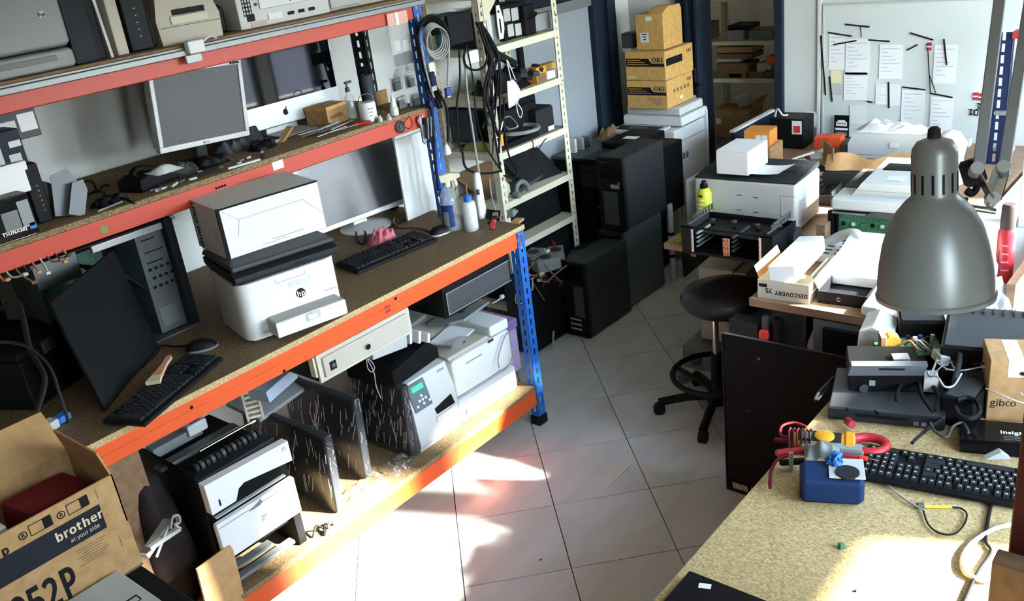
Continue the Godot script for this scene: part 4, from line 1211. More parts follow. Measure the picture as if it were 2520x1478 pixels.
	part(o, "door_line", G().bb(V(-0.05, 0.183, 0.1445), V(0.06, 0.1845, 0.1458), 0.0).bb(V(-0.05, 0.184, 0.1445), V(-0.0485, 0.198, 0.1458), 0.0).bb(V(0.0585, 0.184, 0.1445), V(0.06, 0.198, 0.1458), 0.0), M.mid_grey)
	part(o, "seam", G().bb(V(-w + 0.05, 0.028, 0.1445), V(-0.112, 0.0295, 0.1458), 0.0), M.dark)
	o_round(o, V(0.03, 0.122, 0.1448), 0.0175, M.charcoal, "logo")
	words(o, "hp", 0.018, M.white, V(0.03, 0.1205, 0.1475), Vector3.ZERO, true)
	bx(o, "print", M.mid_grey, V(0.115, 0.098, 0.1448), V(0.165, 0.101, 0.1455), 0.0)
	part(o, "scanner_body", G().prism([Vector2(-w + 0.01, 0.212), Vector2(w - 0.01, 0.212), Vector2(w + 0.004, 0.245), Vector2(w + 0.004, 0.262), Vector2(-w - 0.004, 0.262), Vector2(-w - 0.004, 0.24)], -0.14, 0.13), M.charcoal)
	part(o, "control_panel", G().tf(Transform3D(Basis(UP, PI / 2), Vector3.ZERO)).prism([Vector2(-0.13, 0.215), Vector2(-0.175, 0.238), Vector2(-0.172, 0.252), Vector2(-0.12, 0.262)], -w - 0.004, w + 0.004), M.charcoal)
	bx(o, "scanner_lid", M.dark, V(-w - 0.004, 0.264, -0.145), V(w + 0.004, 0.285, 0.155), 0.008)
	bx(o, "button_strip", M.black, V(0.02, 0.238, 0.1735), V(0.065, 0.243, 0.1755), 0.0)
	bx(o, "indicator", M.bright_red, V(0.052, 0.246, 0.170), V(0.060, 0.250, 0.1725), 0.0)
	o = thing("drum_unit_carton", "white and grey carton marked drum unit on top of the white printer", "box", V(-1.045, 1.275, -0.285), -11.0)
	bx(o, "body", M.pale_grey, V(-0.19, 0.0, -0.13), V(0.19, 0.178, 0.127), 0.002)
	bx(o, "front_face", mat("gloss_white", "#eff1ef", 0.12), V(-0.179, 0.002, 0.127), V(0.189, 0.176, 0.1285), 0.0)
	bx(o, "edge_stripe", M.ink, V(-0.1905, 0.0005, 0.1215), V(-0.179, 0.1785, 0.1288), 0.0)
	part(o, "edge_stripe", G().bb(V(-0.18, 0.1722, 0.1275), V(0.19, 0.1785, 0.1288), 0.0), M.ink)
	part(o, "tape_edge", G().beam(V(-0.178, 0.172, 0.129), V(-0.12, 0.125, 0.129), 0.0015, 0.001, 0.0).beam(V(-0.12, 0.125, 0.129), V(0.12, 0.128, 0.129), 0.0015, 0.001, 0.0).beam(V(0.12, 0.128, 0.129), V(0.186, 0.06, 0.129), 0.0015, 0.001, 0.0).beam(V(-0.12, 0.125, 0.129), V(-0.135, 0.07, 0.129), 0.0015, 0.001, 0.0), M.mid_grey)
	bx(o, "print", M.mid_grey, V(-0.02, 0.022, 0.1285), V(0.10, 0.024, 0.1292), 0.0)
	bx(o, "print", M.mid_grey, V(-0.06, 0.014, 0.1285), V(0.04, 0.0155, 0.1292), 0.0)
	words(o, "DRUM UNIT", 0.024, M.ink, V(-0.1905, 0.082, -0.085), V(0, -90, 90), true, 1.0)
	bx(o, "label", M.light_grey, V(-0.1908, 0.055, 0.06), V(-0.19, 0.10, 0.09), 0.0)
	# small white carton and clear box behind the drum carton
	lay("paper_carton", "small white carton showing behind the drum unit carton", "box", G().bb(Vector3(-0.8758, 1.283, -0.57), Vector3(-0.7675, 1.409, -0.52), 0.002), M.pale_grey)
	lay("clear_case", "clear plastic case standing between the carton and the white monitor", "case", G().bb(Vector3(-0.6904, 1.273, -0.64), Vector3(-0.5589, 1.388, -0.6), 0.002), M.clear)
	lay("paper_sleeve", "pale crumpled paper hanging below the middle shelf beside the drum carton", "paper", crumple(Vector3(-1.24, 1.361, -0.6), V(0.10, 0.05, 0.05), 17), M.pale_grey)
	cable("black cord hanging from the middle shelf beside the open case", [Vector3(-1.205, 1.371, -0.62), Vector3(-1.223, 1.349, -0.62), Vector3(-1.224, 1.33, -0.62), Vector3(-1.248, 1.307, -0.62)], 0.003)
	# ---------------- white monitor
	o = thing("monitor", "white-framed monitor with a pale reflecting screen on the bench", "monitor", V(-0.235, y, -0.69), -6.0)
	o.rotation_degrees.x = -9.0
	var b := 0.045
	part(o, "bezel", G().bb(V(-0.29, b, -0.03), V(0.275, b + 0.024, 0.0), 0.005).bb(V(-0.29, b + 0.338, -0.03), V(0.275, b + 0.356, 0.0), 0.005).bb(V(-0.29, b + 0.02, -0.03), V(-0.272, b + 0.34, 0.0), 0.005).bb(V(0.257, b + 0.02, -0.03), V(0.275, b + 0.34, 0.0), 0.005), M.white)
	bx(o, "screen", M.screen_silver, V(-0.274, b + 0.022, -0.02), V(0.259, b + 0.34, -0.006), 0.0)
	bx(o, "back", M.white, V(-0.28, b + 0.01, -0.06), V(0.265, b + 0.35, -0.022), 0.01)
	bx(o, "stand_neck", M.white, V(-0.04, 0.008, -0.07), V(0.04, 0.2, -0.05), 0.006)
	part(o, "stand_foot", G().tf(Transform3D(Basis(Vector3.RIGHT, deg_to_rad(9.0)), V(0, 0.0, -0.02))).lathe([Vector2(0, 0.002), Vector2(0.12, 0.002), Vector2(0.12, 0.008), Vector2(0.03, 0.02), Vector2(0, 0.02)], 28), M.white)
	lay("white_board", "tall white board leaning upright behind the white monitor by the blue post", "board", G().bb(Vector3(-0.1027, 0.992, -0.572), Vector3(0.1184, 1.37, -0.56), 0.002), M.white)
	# ---------------- keyboard, mice, cloth and bottles right of the printer
	keyboard("computer_keyboard", "black keyboard in front of the white-framed monitor", Vector3(-0.4552, 0.99, -0.3237), -5.0, 0.43, 0.16, false, M.pale_grey)
	mouse("black and silver mouse on the bench near the spray bottle", Vector3(-0.1724, 0.99, -0.2872), 80.0, M.black, M.silver)
	cable("brown-black braided cable running from the monitor to the mouse", [Vector3(-0.0961, 0.996, -0.6606), Vector3(-0.1637, 0.996, -0.5953), Vector3(-0.186, 0.996, -0.5263), Vector3(-0.1688, 0.996, -0.478), Vector3(-0.1651, 0.996, -0.4038), Vector3(-0.1834, 0.996, -0.3301)], 0.006, M.card_dark)
	cable("black cable lying behind the keyboard by the monitor's foot", [Vector3(-0.2723, 0.996, -0.7349), Vector3(-0.3894, 0.996, -0.589), Vector3(-0.4168, 0.996, -0.5181), Vector3(-0.316, 0.996, -0.6166), Vector3(-0.2615, 0.996, -0.7048)], 0.004)
	cable("black cord crossing the bench under the white monitor", [Vector3(-0.2119, 0.996, -0.5663), Vector3(-0.1266, 0.996, -0.5743), Vector3(-0.0155, 0.996, -0.6056), Vector3(0.0384, 0.996, -0.6321)], 0.003)
	lay("cleaning_cloth", "crumpled pink cleaning cloth behind the keyboard", "cloth", crumple(Vector3(-0.3408, 0.99, -0.4761), V(0.13, 0.055, 0.11), 23, 24, 20), M.pink)
	o = thing("spray_bottle", "large clear spray bottle with a cream trigger head on the bench", "bottle", Vector3(-0.1172, 0.99, -0.2576), -40.0)
	part(o, "bottle", G().tf(Transform3D(Basis.from_scale(V(1.0, 1, 0.72)), Vector3.ZERO)).lathe([Vector2(0, 0), Vector2(0.040, 0), Vector2(0.045, 0.006), Vector2(0.045, 0.10), Vector2(0.043, 0.14), Vector2(0.030, 0.18), Vector2(0.014, 0.195), Vector2(0.014, 0.205)], 28), M.clear)
	part(o, "liquid", G().tf(Transform3D(Basis.from_scale(V(1.0, 1, 0.72)), Vector3.ZERO)).lathe([Vector2(0, 0.004), Vector2(0.041, 0.006), Vector2(0.0425, 0.06), Vector2(0, 0.06)], 24), glass("liquid", "#c9d4d6", 0.25))
	part(o, "label", G().tf(Transform3D(Basis.from_scale(V(1.0, 1, 0.74)), Vector3.ZERO)).lathe([Vector2(0.0455, 0.025), Vector2(0.0455, 0.125)], 10, 1.4, 3.0), M.deep_blue, "dark blue label")
	part(o, "label_patch", G().tf(Transform3D(Basis.from_scale(V(1.0, 1, 0.745)), Vector3.ZERO)).lathe([Vector2(0.0462, 0.03), Vector2(0.0462, 0.095)], 6, 1.9, 2.5), M.mid_grey)
	for k in 5:
		part(o, "shoulder_rib", G().tf(Transform3D(Basis.from_scale(V(1.0, 1, 0.72)), V(0, 0.132 + k * 0.009, 0))).lathe([Vector2(0.044 - k * 0.003, 0), Vector2(0.046 - k * 0.003, 0.002), Vector2(0.044 - k * 0.003, 0.004)], 20), M.clear)
	part(o, "trigger_head", G().bar(V(0, 0.2, 0), V(0, 0.225, 0), 0.016, 0.014).prism([Vector2(-0.025, 0.222), Vector2(0.015, 0.222), Vector2(0.06, 0.236), Vector2(0.06, 0.25), Vector2(0.02, 0.258), Vector2(-0.03, 0.252)], -0.013, 0.013, true), M.cream)
	part(o, "trigger", G().prism([Vector2(0.03, 0.232), Vector2(0.042, 0.234), Vector2(0.048, 0.205), Vector2(0.04, 0.19), Vector2(0.036, 0.205)], -0.006, 0.006, true), M.cream)
	o = thing("squeeze_bottle", "translucent white squeeze bottle with a blue cap", "bottle", Vector3(-0.0833, 0.99, -0.1792), 0.0)
	part(o, "bottle", G().lathe([Vector2(0, 0), Vector2(0.028, 0), Vector2(0.031, 0.004), Vector2(0.031, 0.115), Vector2(0.026, 0.128), Vector2(0.016, 0.132)], 28), M.frosted)
	part(o, "cap", G().lathe([Vector2(0.017, 0.131), Vector2(0.0175, 0.133), Vector2(0.0175, 0.155), Vector2(0.014, 0.158), Vector2(0, 0.158)], 20), M.cap_blue)
	part(o, "straw", G().tube([V(0, 0.156, 0), V(0, 0.185, 0), V(0.004, 0.205, 0)], 0.004), M.card_dark)
	o = thing("tape_dispenser", "white curved plastic tape dispenser standing behind the squeeze bottle", "dispenser", Vector3(0.0819, 0.99, -0.2666), 38.0)
	part(o, "frame", G().tube([V(-0.030, 0.0, 0), V(-0.026, 0.08, 0), V(-0.008, 0.165, 0), V(0.014, 0.185, 0), V(0.036, 0.14, 0), V(0.052, 0.06, 0), V(0.054, 0.0, 0)], 0.017, 10), M.white)
	bx(o, "foot", M.white, V(-0.04, 0.0, -0.018), V(0.066, 0.04, 0.018), 0.006)
	part(o, "hub", G().bar(V(-0.02, 0.12, -0.008), V(-0.02, 0.12, 0.008), 0.02), M.dark)
	o = thing("craft_knife", "red and black craft knife with a silver blade end on the bench corner", "knife", Vector3(-0.0112, 0.99, -0.1184), 38.0)
	part(o, "handle", G().beam(V(-0.06, 0.012, 0), V(0.02, 0.012, 0), 0.024, 0.02, 0.006), M.red)
	part(o, "slider", G().beam(V(0.0, 0.014, 0.004), V(0.03, 0.014, 0.004), 0.02, 0.022, 0.006), M.bright_red)
	part(o, "blade", G().beam(V(0.02, 0.012, 0), V(0.07, 0.012, 0.0), 0.022, 0.012, 0.003), M.chrome)
	o = thing("crimp_pliers", "black-handled silver pliers lying behind the craft knife", "pliers", Vector3(0.0528, 0.99, -0.1635), 30.0)
	part(o, "handle", G().beam(V(-0.07, 0.012, 0.012), V(0.02, 0.012, 0.004), 0.012, 0.014, 0.005), M.black)
	part(o, "handle", G().beam(V(-0.07, 0.012, -0.014), V(0.02, 0.012, -0.004), 0.012, 0.014, 0.005), M.charcoal)
	part(o, "jaw", G().prism([Vector2(0.015, 0.0), Vector2(0.05, 0.0), Vector2(0.075, 0.01), Vector2(0.07, 0.026), Vector2(0.03, 0.028)], -0.014, 0.014, true), M.chrome)
	lay("clamp_block", "small dark clamp at the bench's far corner by the shelving", "clamp", G().at(Vector3(0.1355, 0.99, -0.1275), V(0, 20, 0)).bb(V(-0.03, 0, -0.015), V(0.01, 0.03, 0.015), 0.003).bb(V(0.0, 0.0, -0.012), V(0.045, 0.014, 0.012), 0.003), M.grey)
	lay("wood_chip", "thin tan wooden offcut on the bench's far corner", "wood", G().at(Vector3(0.0758, 0.99, -0.0482), V(0, 15, 0)).bb(V(-0.03, 0, -0.02), V(0.025, 0.01, 0.02), 0.001), M.card)


# a rectangle with round corners, as an outline
func rounded(w: float, h: float, r: float, k := 5) -> Array:
	var a := []
	for c in [[w / 2 - r, h / 2 - r, 0.0], [-w / 2 + r, h / 2 - r, 90.0], [-w / 2 + r, -h / 2 + r, 180.0], [w / 2 - r, -h / 2 + r, 270.0]]:
		for i in k + 1:
			var t := deg_to_rad(c[2] + 90.0 * i / k)
			a.append(Vector2(c[0] + cos(t) * r, c[1] + sin(t) * r))
	return a


func build_under_bench() -> void:
	var y := 0.215
	# ---------------- cash drawers slung under the bench
	var o := thing("cash_drawer", "beige metal cash drawer with a round lock hung under the bench", "cash drawer")
	bx(o, "housing", M.black, V(-1.118, 0.777, -0.42), V(-0.657, 0.883, -0.034), 0.003)
	bx(o, "front_frame", M.beige, V(-1.12, 0.775, -0.034), V(-0.655, 0.885, -0.022), 0.003)
	bx(o, "drawer_front", mat("drawer_beige", "#b3af9f", 0.5), V(-1.10, 0.79, -0.024), V(-0.675, 0.87, -0.014), 0.004)
	part(o, "lock", G().bar(V(-0.895, 0.825, -0.014), V(-0.895, 0.825, -0.006), 0.011, 0.011, 20).bb(V(-0.897, 0.818, -0.006), V(-0.893, 0.832, -0.0045), 0.0), M.chrome)
	bx(o, "key_plate", M.ink, V(-1.075, 0.808, -0.0145), V(-1.045, 0.842, -0.0125), 0.001)
	part(o, "key_barrel", G().bar(V(-1.06, 0.825, -0.0125), V(-1.06, 0.825, -0.010), 0.008), M.dull_metal)
	bx(o, "bracket", M.cream, V(-1.13, 0.80, -0.06), V(-1.12, 0.88, -0.03), 0.002)
	o = thing("cash_drawer", "charcoal cash drawer hung under the bench beside the blue post", "cash drawer")
	bx(o, "housing", M.black, V(-0.44, 0.735, -0.45), V(-0.008, 0.868, -0.052), 0.003)
	bx(o, "drawer_front", M.dark, V(-0.425, 0.75, -0.055), V(-0.022, 0.845, -0.045), 0.004)
	part(o, "rim", G().bb(V(-0.428, 0.842, -0.046), V(-0.02, 0.846, -0.042), 0.001).bb(V(-0.428, 0.748, -0.046), V(-0.02, 0.752, -0.042), 0.001).bb(V(-0.428, 0.75, -0.046), V(-0.424, 0.845, -0.042), 0.001), M.mid_grey)
	cable("grey cord with a loop hanging from the beige cash drawer", [Vector3(-0.9043, 0.777, -0.02), Vector3(-0.9074, 0.739, -0.02), Vector3(-0.8926, 0.7146, -0.02), Vector3(-0.8757, 0.7239, -0.02), Vector3(-0.8832, 0.7533, -0.02), Vector3(-0.8995, 0.7713, -0.02), Vector3(-0.8833, 0.7101, -0.02), Vector3(-0.8853, 0.6497, -0.02), Vector3(-0.874, 0.5908, -0.02)], 0.002, M.cable_grey)
	lay("black_board", "black board closing the gap under the bench between the cash drawers", "board", G().bb(V(-0.65, 0.62, -0.50), V(-0.30, 0.89, -0.48), 0.002), M.black)
	# ---------------- three film-wrapped screens on edge
	wrapped_screen("black screen wrapped in stretch film, nearest to the dismantled printer", V(-1.135, y, -0.33), 0.54, 0.33, 4)
	wrapped_screen("black screen wrapped in stretch film, the middle one of three", V(-0.925, y, -0.36), 0.46, 0.36, 7)
	wrapped_screen("black screen wrapped in stretch film, leaning next to the label printer", V(-0.715, y, -0.24), 0.33, 0.33, 9)
	lay("stretch_film", "crumpled clear stretch film spilling onto the lower shelf between the screens", "film", crumple(V(-0.99, y, -0.08), V(0.22, 0.05, 0.13), 31, 26, 20), M.film)
	lay("stretch_film", "crumpled clear film at the foot of the screen by the label printer", "film", crumple(V(-0.80, y, -0.09), V(0.16, 0.04, 0.12), 33, 24, 18), M.film)
	lay("cable_tie", "black twisted wire lying in the sun at the shelf's edge", "wire", G().tube([V(-1.30, y + 0.004, -0.03), V(-1.27, y + 0.03, -0.04), V(-1.25, y + 0.01, -0.02), V(-1.27, y + 0.004, 0.0), V(-1.24, y + 0.02, -0.03), V(-1.22, y + 0.004, -0.05)], 0.004), M.cable_black)
	lay("cable_tie", "small dark clip lying in the sun by the wrapped screen", "wire", G().tube([V(-1.235, y + 0.004, 0.0 - 0.02), V(-1.215, y + 0.02, -0.03), V(-1.205, y + 0.004, -0.02)], 0.005), M.dark)
	# ---------------- label printer with display
	o = thing("label_printer", "pale grey label printer with a green display on the lower shelf", "printer", V(-0.553, y, -0.235), 0.0)
	part(o, "body", G().tf(Transform3D(Basis(UP, PI / 2), Vector3.ZERO)).prism([Vector2(0.17, 0.0), Vector2(-0.155, 0.0), Vector2(-0.165, 0.03), Vector2(-0.150, 0.20), Vector2(-0.115, 0.305), Vector2(0.17, 0.325)], -0.127, 0.127), M.pale_grey)
	bx(o, "side_door", M.light_grey, V(-0.131, 0.03, -0.15), V(-0.126, 0.31, 0.10), 0.004)
	part(o, "control_panel", G().tf(Transform3D(Basis(Vector3.RIGHT, deg_to_rad(-17)), V(-0.062, 0.245, 0.137))).bb(V(-0.055, -0.065, 0.0), V(0.045, 0.055, 0.006), 0.006), mat("panel_slate", "#5c6b6e", 0.5))
	part(o, "display", G().tf(Transform3D(Basis(Vector3.RIGHT, deg_to_rad(-17)), V(-0.062, 0.245, 0.137))).bb(V(-0.035, 0.018, 0.006), V(0.028, 0.04, 0.0075), 0.0), lit("display_green", "#36e28a", 0.7), "lit green display")
	for q in [[0, -0.025], [-0.018, -0.025], [0.018, -0.025], [0, -0.008], [0, -0.043], [-0.036, -0.043], [0.034, -0.043]]:
		part(o, "button", G().tf(Transform3D(Basis(Vector3.RIGHT, deg_to_rad(-17)), V(-0.062, 0.245, 0.137))).bar(V(q[0], q[1], 0.005), V(q[0], q[1], 0.009), 0.006), M.paper)
	part(o, "paper_slot", G().prism([Vector2(-0.01, 0.15), Vector2(0.095, 0.17), Vector2(0.11, 0.12), Vector2(0.0, 0.11)], 0.143, 0.157), M.black)
	part(o, "tear_lip", G().prism([Vector2(-0.012, 0.112), Vector2(0.112, 0.118), Vector2(0.112, 0.10), Vector2(-0.012, 0.09)], 0.15, 0.166), M.white)
	words(o, "Zebra", 0.011, M.mid_grey, V(0.085, 0.285, 0.126), V(-17, 0, 0), true)
	lay("flatbed_scanner", "black plastic flatbed scanner lying on the pale label printer", "scanner", G().at(V(-0.60, y + 0.327, -0.24), V(0, 6, 0)).prism([Vector2(-0.14, 0), Vector2(0.15, 0), Vector2(0.15, 0.045), Vector2(0.09, 0.10), Vector2(-0.14, 0.07)], -0.14, 0.12), M.black)
	lay("white_carton", "small white and grey carton wedged under the beige cash drawer", "box", G().at(V(-0.60, 0.655, -0.25), V(0, -4, -6)).bb(V(-0.16, 0.0, -0.1), V(0.02, 0.07, 0.1), 0.003), M.light_grey)
	for k in 3:
		lay("white_connector", "%s of the white plastic inserts from the carton under the cash drawer" % NTH[k], "insert", G().at(V(-0.565 + k * 0.022, 0.655, -0.18 + k * 0.03), V(0, 0, -12)).bb(V(-0.008, 0.0, -0.03), V(0.008, 0.065 - k * 0.012, 0.03), 0.003), M.white, "white inserts under the cash drawer")
	# ---------------- beige laser printer
	o = thing("laser_printer", "cream laser printer with a cable draped over its front on the lower shelf", "printer", V(-0.225, y, -0.28), -2.0)
	bx(o, "tray_drawer", M.white, V(-0.195, 0.0, -0.19), V(0.185, 0.12, 0.215), 0.012)
	bx(o, "front_cover", M.white, V(-0.195, 0.124, -0.19), V(0.185, 0.305, 0.21), 0.016)
	part(o, "top_cover", G().tf(Transform3D(Basis(UP, PI / 2), Vector3.ZERO)).prism([Vector2(-0.19, 0.306), Vector2(0.19, 0.306), Vector2(0.19, 0.355), Vector2(0.05, 0.34), Vector2(-0.05, 0.318), Vector2(-0.18, 0.316)], -0.19, 0.18), M.beige)
	bx(o, "rear_cover", M.white, V(0.06, 0.306, -0.19), V(0.185, 0.36, 0.205), 0.01)
	bx(o, "output_slot", M.charcoal, V(-0.05, 0.3185, 0.05), V(-0.035, 0.322, 0.14), 0.001)
	bx(o, "grip", M.dark, V(0.035, 0.295, 0.207), V(0.07, 0.307, 0.2115), 0.003)
	bx(o, "print", M.mid_grey, V(-0.115, 0.262, 0.209), V(-0.015, 0.268, 0.2108), 0.0)
	bx(o, "level_mark", M.dark, V(-0.162, 0.03, 0.213), V(-0.158, 0.065, 0.2158), 0.0)
	cable("grey cable draped down the front of the cream laser printer", [Vector3(-0.1776, 0.3847, -0.045), Vector3(-0.1737, 0.4339, -0.045), Vector3(-0.128, 0.494, -0.045), Vector3(-0.0885, 0.5209, -0.045), Vector3(-0.0769, 0.4608, -0.045), Vector3(-0.0752, 0.4086, -0.045), Vector3(-0.103, 0.3699, -0.045), Vector3(-0.1482, 0.3603, -0.045), Vector3(-0.1802, 0.3716, -0.045)], 0.003, M.cable_grey)
	part(thing("document_tray", "grey flat document tray lying on the cream laser printer", "tray", V(-0.13, 0.582, -0.30), 8.0), "tray", G().tf(Transform3D(Basis(Vector3.RIGHT, deg_to_rad(82)), Vector3.ZERO)).prism([Vector2(-0.13, -0.08), Vector2(0.12, -0.08), Vector2(0.12, 0.10), Vector2(-0.09, 0.10), Vector2(-0.125, 0.04)], -0.012, 0.0), M.mid_grey)
	lay("paper_stack", "thin stack of white paper sticking out under the grey tray", "paper", G().at(V(-0.30, 0.545, -0.20), V(3, 14, 0)).bb(V(-0.06, 0.0, -0.07), V(0.12, 0.008, 0.06), 0.001), M.paper)
	lay("receipt_roll", "strip of grey paper draped over the cream printer's top", "paper", G().at(V(-0.305, 0.535, -0.11), V(0, 18, 0)).skin(12, 2, func(a: float, b: float) -> Vector3: return V((a - 0.5) * 0.16, 0.03 + 0.022 * sin(a * PI * 1.3), (b - 0.5) * 0.045)), M.light_grey)
	lay("computer_keyboard", "old grey keyboard lying behind the cream printer in the shadow", "keyboard", G().at(V(-0.40, 0.60, -0.45), V(12, 8, 0)).bb(V(-0.16, 0, -0.07), V(0.16, 0.02, 0.07), 0.004), M.mid_grey)
	o = thing("fuser_roller", "black printer roller assembly with gear wheels behind the blue post", "roller", V(-0.03, 0.60, -0.33), 20.0)
	part(o, "roller", G().bar(V(-0.12, 0.05, 0), V(0.10, 0.05, 0), 0.025), M.black)
	part(o, "frame", G().bb(V(-0.13, 0.0, -0.03), V(0.12, 0.02, 0.03)).bb(V(0.10, 0.0, -0.03), V(0.12, 0.07, 0.03)), M.charcoal)
	part(o, "gear", G().bar(V(0.12, 0.035, 0.02), V(0.14, 0.035, 0.02), 0.024, 0.024, 16), M.mid_grey)
	lay("white_plug", "white cable plug lying behind the blue post", "plug", G().tube([V(0.0, 0.60, -0.20), V(0.03, 0.605, -0.19), V(0.05, 0.61, -0.19)], 0.003).at(V(0.06, 0.61, -0.19)).box(Vector3.ZERO, V(0.025, 0.018, 0.015), 0.003), M.white)
	o = thing("purple_box", "lilac plastic storage box behind the blue post", "box", V(0.045, y, -0.33), 0.0)
	bx(o, "body", mat("lilac", "#b7a6cb", 0.5), V(-0.07, 0, -0.16), V(0.07, 0.22, 0.16), 0.008)
	bx(o, "lid", M.purple, V(-0.075, 0.22, -0.165), V(0.075, 0.27, 0.165), 0.008)
	o = carton("carton", "brown carton with paper label strips behind the charcoal cash drawer", V(0.11, 0.0, -0.62), 0.0, V(0.20, 0.93, 0.3), M.card, false)
	for k in 2:
		bx(o, "label_strip", M.paper, V(-0.055 + k * 0.02, 0.60 - k * 0.05, 0.15), V(-0.035 + k * 0.02, 0.72 - k * 0.05, 0.1515), 0.0)
	# ---------------- printer with fold-down tray
	o = thing("laser_printer", "dismantled white laser printer with its top open and rollers bare on the lower shelf", "printer", V(-1.475, y, -0.26), 0.0)
	part(o, "base_frame", G().bb(V(-0.165, 0.0, -0.24), V(-0.135, 0.14, 0.235), 0.004).bb(V(0.12, 0.0, -0.24), V(0.155, 0.14, 0.225), 0.004).bb(V(-0.135, 0.10, -0.24), V(0.12, 0.14, 0.20), 0.003), M.black)
	part(o, "base_rail", G().bb(V(-0.15, 0.03, 0.20), V(0.10, 0.045, 0.235), 0.003).bb(V(-0.15, 0.075, 0.19), V(0.02, 0.085, 0.23), 0.003), M.grey)
	part(o, "chassis", G().bb(V(-0.165, 0.14, -0.26), V(0.165, 0.40, 0.20), 0.005), M.black)
	part(o, "fold_down_tray", G().bb(V(-0.17, 0.137, 0.215), V(0.155, 0.286, 0.240), 0.005), M.white)
	part(o, "tray_seam", G().bb(V(-0.165, 0.268, 0.2395), V(0.15, 0.2695, 0.2408), 0.0), M.dark)
	part(o, "tray_catch", G().prism([Vector2(-0.045, 0.262), Vector2(0.01, 0.282), Vector2(0.012, 0.268), Vector2(0.0, 0.262)], 0.239, 0.2415), M.grey)
	bx(o, "badge", M.mid_grey, V(-0.004, 0.198, 0.2398), V(0.018, 0.219, 0.2415), 0.002)
	words(o, "hp", 0.011, M.white, V(0.007, 0.208, 0.2418), Vector3.ZERO, true)
	part(o, "upper_front", G().prism([Vector2(-0.168, 0.325), Vector2(-0.075, 0.325), Vector2(-0.055, 0.362), Vector2(-0.03, 0.372), Vector2(0.168, 0.345), Vector2(0.168, 0.425), Vector2(-0.168, 0.44)], 0.20, 0.235), M.white)
	part(o, "power_button", G().bar(V(0.145, 0.405, 0.235), V(0.145, 0.405, 0.238), 0.008, 0.008, 16), M.light_grey)
	bx(o, "level_slot", M.ink, V(-0.135, 0.342, 0.235), V(-0.129, 0.366, 0.2362), 0.0)
	bx(o, "tray_top", M.light_grey, V(-0.15, 0.288, 0.10), V(0.14, 0.294, 0.215), 0.002)
	part(o, "fuser_cover", G().bb(V(-0.165, 0.40, 0.10), V(0.15, 0.44, 0.19), 0.006), M.charcoal)
	for k in 13:
		part(o, "roller", G().bar(V(-0.135 + k * 0.021, 0.452, 0.13), V(-0.122 + k * 0.021, 0.452, 0.13), 0.017, 0.017, 10), M.dark if k % 2 else M.charcoal)
	part(o, "shaft", G().bar(V(-0.08, 0.475, 0.085), V(0.15, 0.475, 0.085), 0.006), M.chrome)
	part(o, "rear_rail", G().bb(V(-0.20, 0.44, -0.02), V(0.12, 0.455, 0.03), 0.003), M.dull_metal)
	part(o, "rear_rail", G().bb(V(-0.165, 0.44, -0.12), V(0.03, 0.48, -0.07), 0.004), M.grey)
	part(o, "toner_clip", G().bb(V(-0.03, 0.455, -0.13), V(0.05, 0.50, -0.06), 0.006), M.light_grey)
	bx(o, "blue_tab", M.tool_blue, V(-0.01, 0.50, -0.12), V(0.03, 0.504, -0.07), 0.001, "blue release tab")
	part(o, "side_wall", G().bb(V(-0.175, 0.14, -0.26), V(-0.165, 0.47, 0.20), 0.002), M.black)
	# metal ladder bracket and grey boxes behind it
	o = thing("ladder_bracket", "cream slotted plastic bracket standing behind the dismantled printer", "bracket", V(-1.235, 0.60, -0.33), -30.0)
	part(o, "rails", G().bb(V(-0.03, 0, -0.01), V(-0.02, 0.20, 0.01)).bb(V(0.025, 0, -0.01), V(0.035, 0.20, 0.01)), M.beige)
	for k in 9:
		bx(o, "rung", M.cream, V(-0.02, 0.012 + k * 0.021, -0.008), V(0.025, 0.022 + k * 0.021, 0.008), 0.001)
	lay("grey_tray", "grey plastic tray leaning behind the wrapped screens", "tray", G().at(V(-1.05, 0.56, -0.52), V(14, 10, 0)).bb(V(-0.15, 0, -0.08), V(0.16, 0.02, 0.1), 0.004), M.mid_grey)
	lay("blue_white_box", "pale blue and white carton under the bench above the wrapped screens", "box", G().at(V(-1.13, 0.70, -0.30), V(0, 12, 6)).bb(V(-0.10, 0.0, -0.06), V(0.07, 0.05, 0.05), 0.003), mat("pale_blue", "#b4c6d6", 0.5))
	# ---------------- dark sack, junk and the cardboard at the near end
	lay("brown_sack", "dark brown rolled sack beside the dismantled printer", "sack", G().at(V(-1.74, y, -0.20)).skin(20, 22, func(a: float, b: float) -> Vector3:
		var t := TAU * a
		var r := 0.098 * (1.0 + 0.07 * sin(t * 5.0 + b * 6.0) + 0.04 * sin(t * 9.0)) * (0.75 + 0.5 * sin(PI * (0.15 + b * 0.75)) - 0.25 * b) * (1.0 - smoothstep(0.93, 1.0, b) * 0.9)
		return V(cos(t) * r * 0.9 - 0.03 * b, minf(b, 0.96) * 0.50, sin(t) * r * 1.15 - 0.04)), mat("sack_brown", "#231c1a", 0.7))
	lay("metal_bracket_bundle", "bundle of grey printer parts lying on the brown sack", "parts", G().beam(Vector3(-1.893, 0.5502, -0.02), Vector3(-1.771, 0.5907, -0.06), 0.03, 0.02).beam(Vector3(-1.881, 0.5788, 0), Vector3(-1.76, 0.5636, -0.03), 0.02, 0.014).tube([Vector3(-1.862, 0.5301, -0.01), Vector3(-1.829, 0.57, -0.01), Vector3(-1.795, 0.6101, -0.01), Vector3(-1.769, 0.627, -0.01), Vector3(-1.763, 0.5967, -0.01)], 0.005), M.mid_grey)
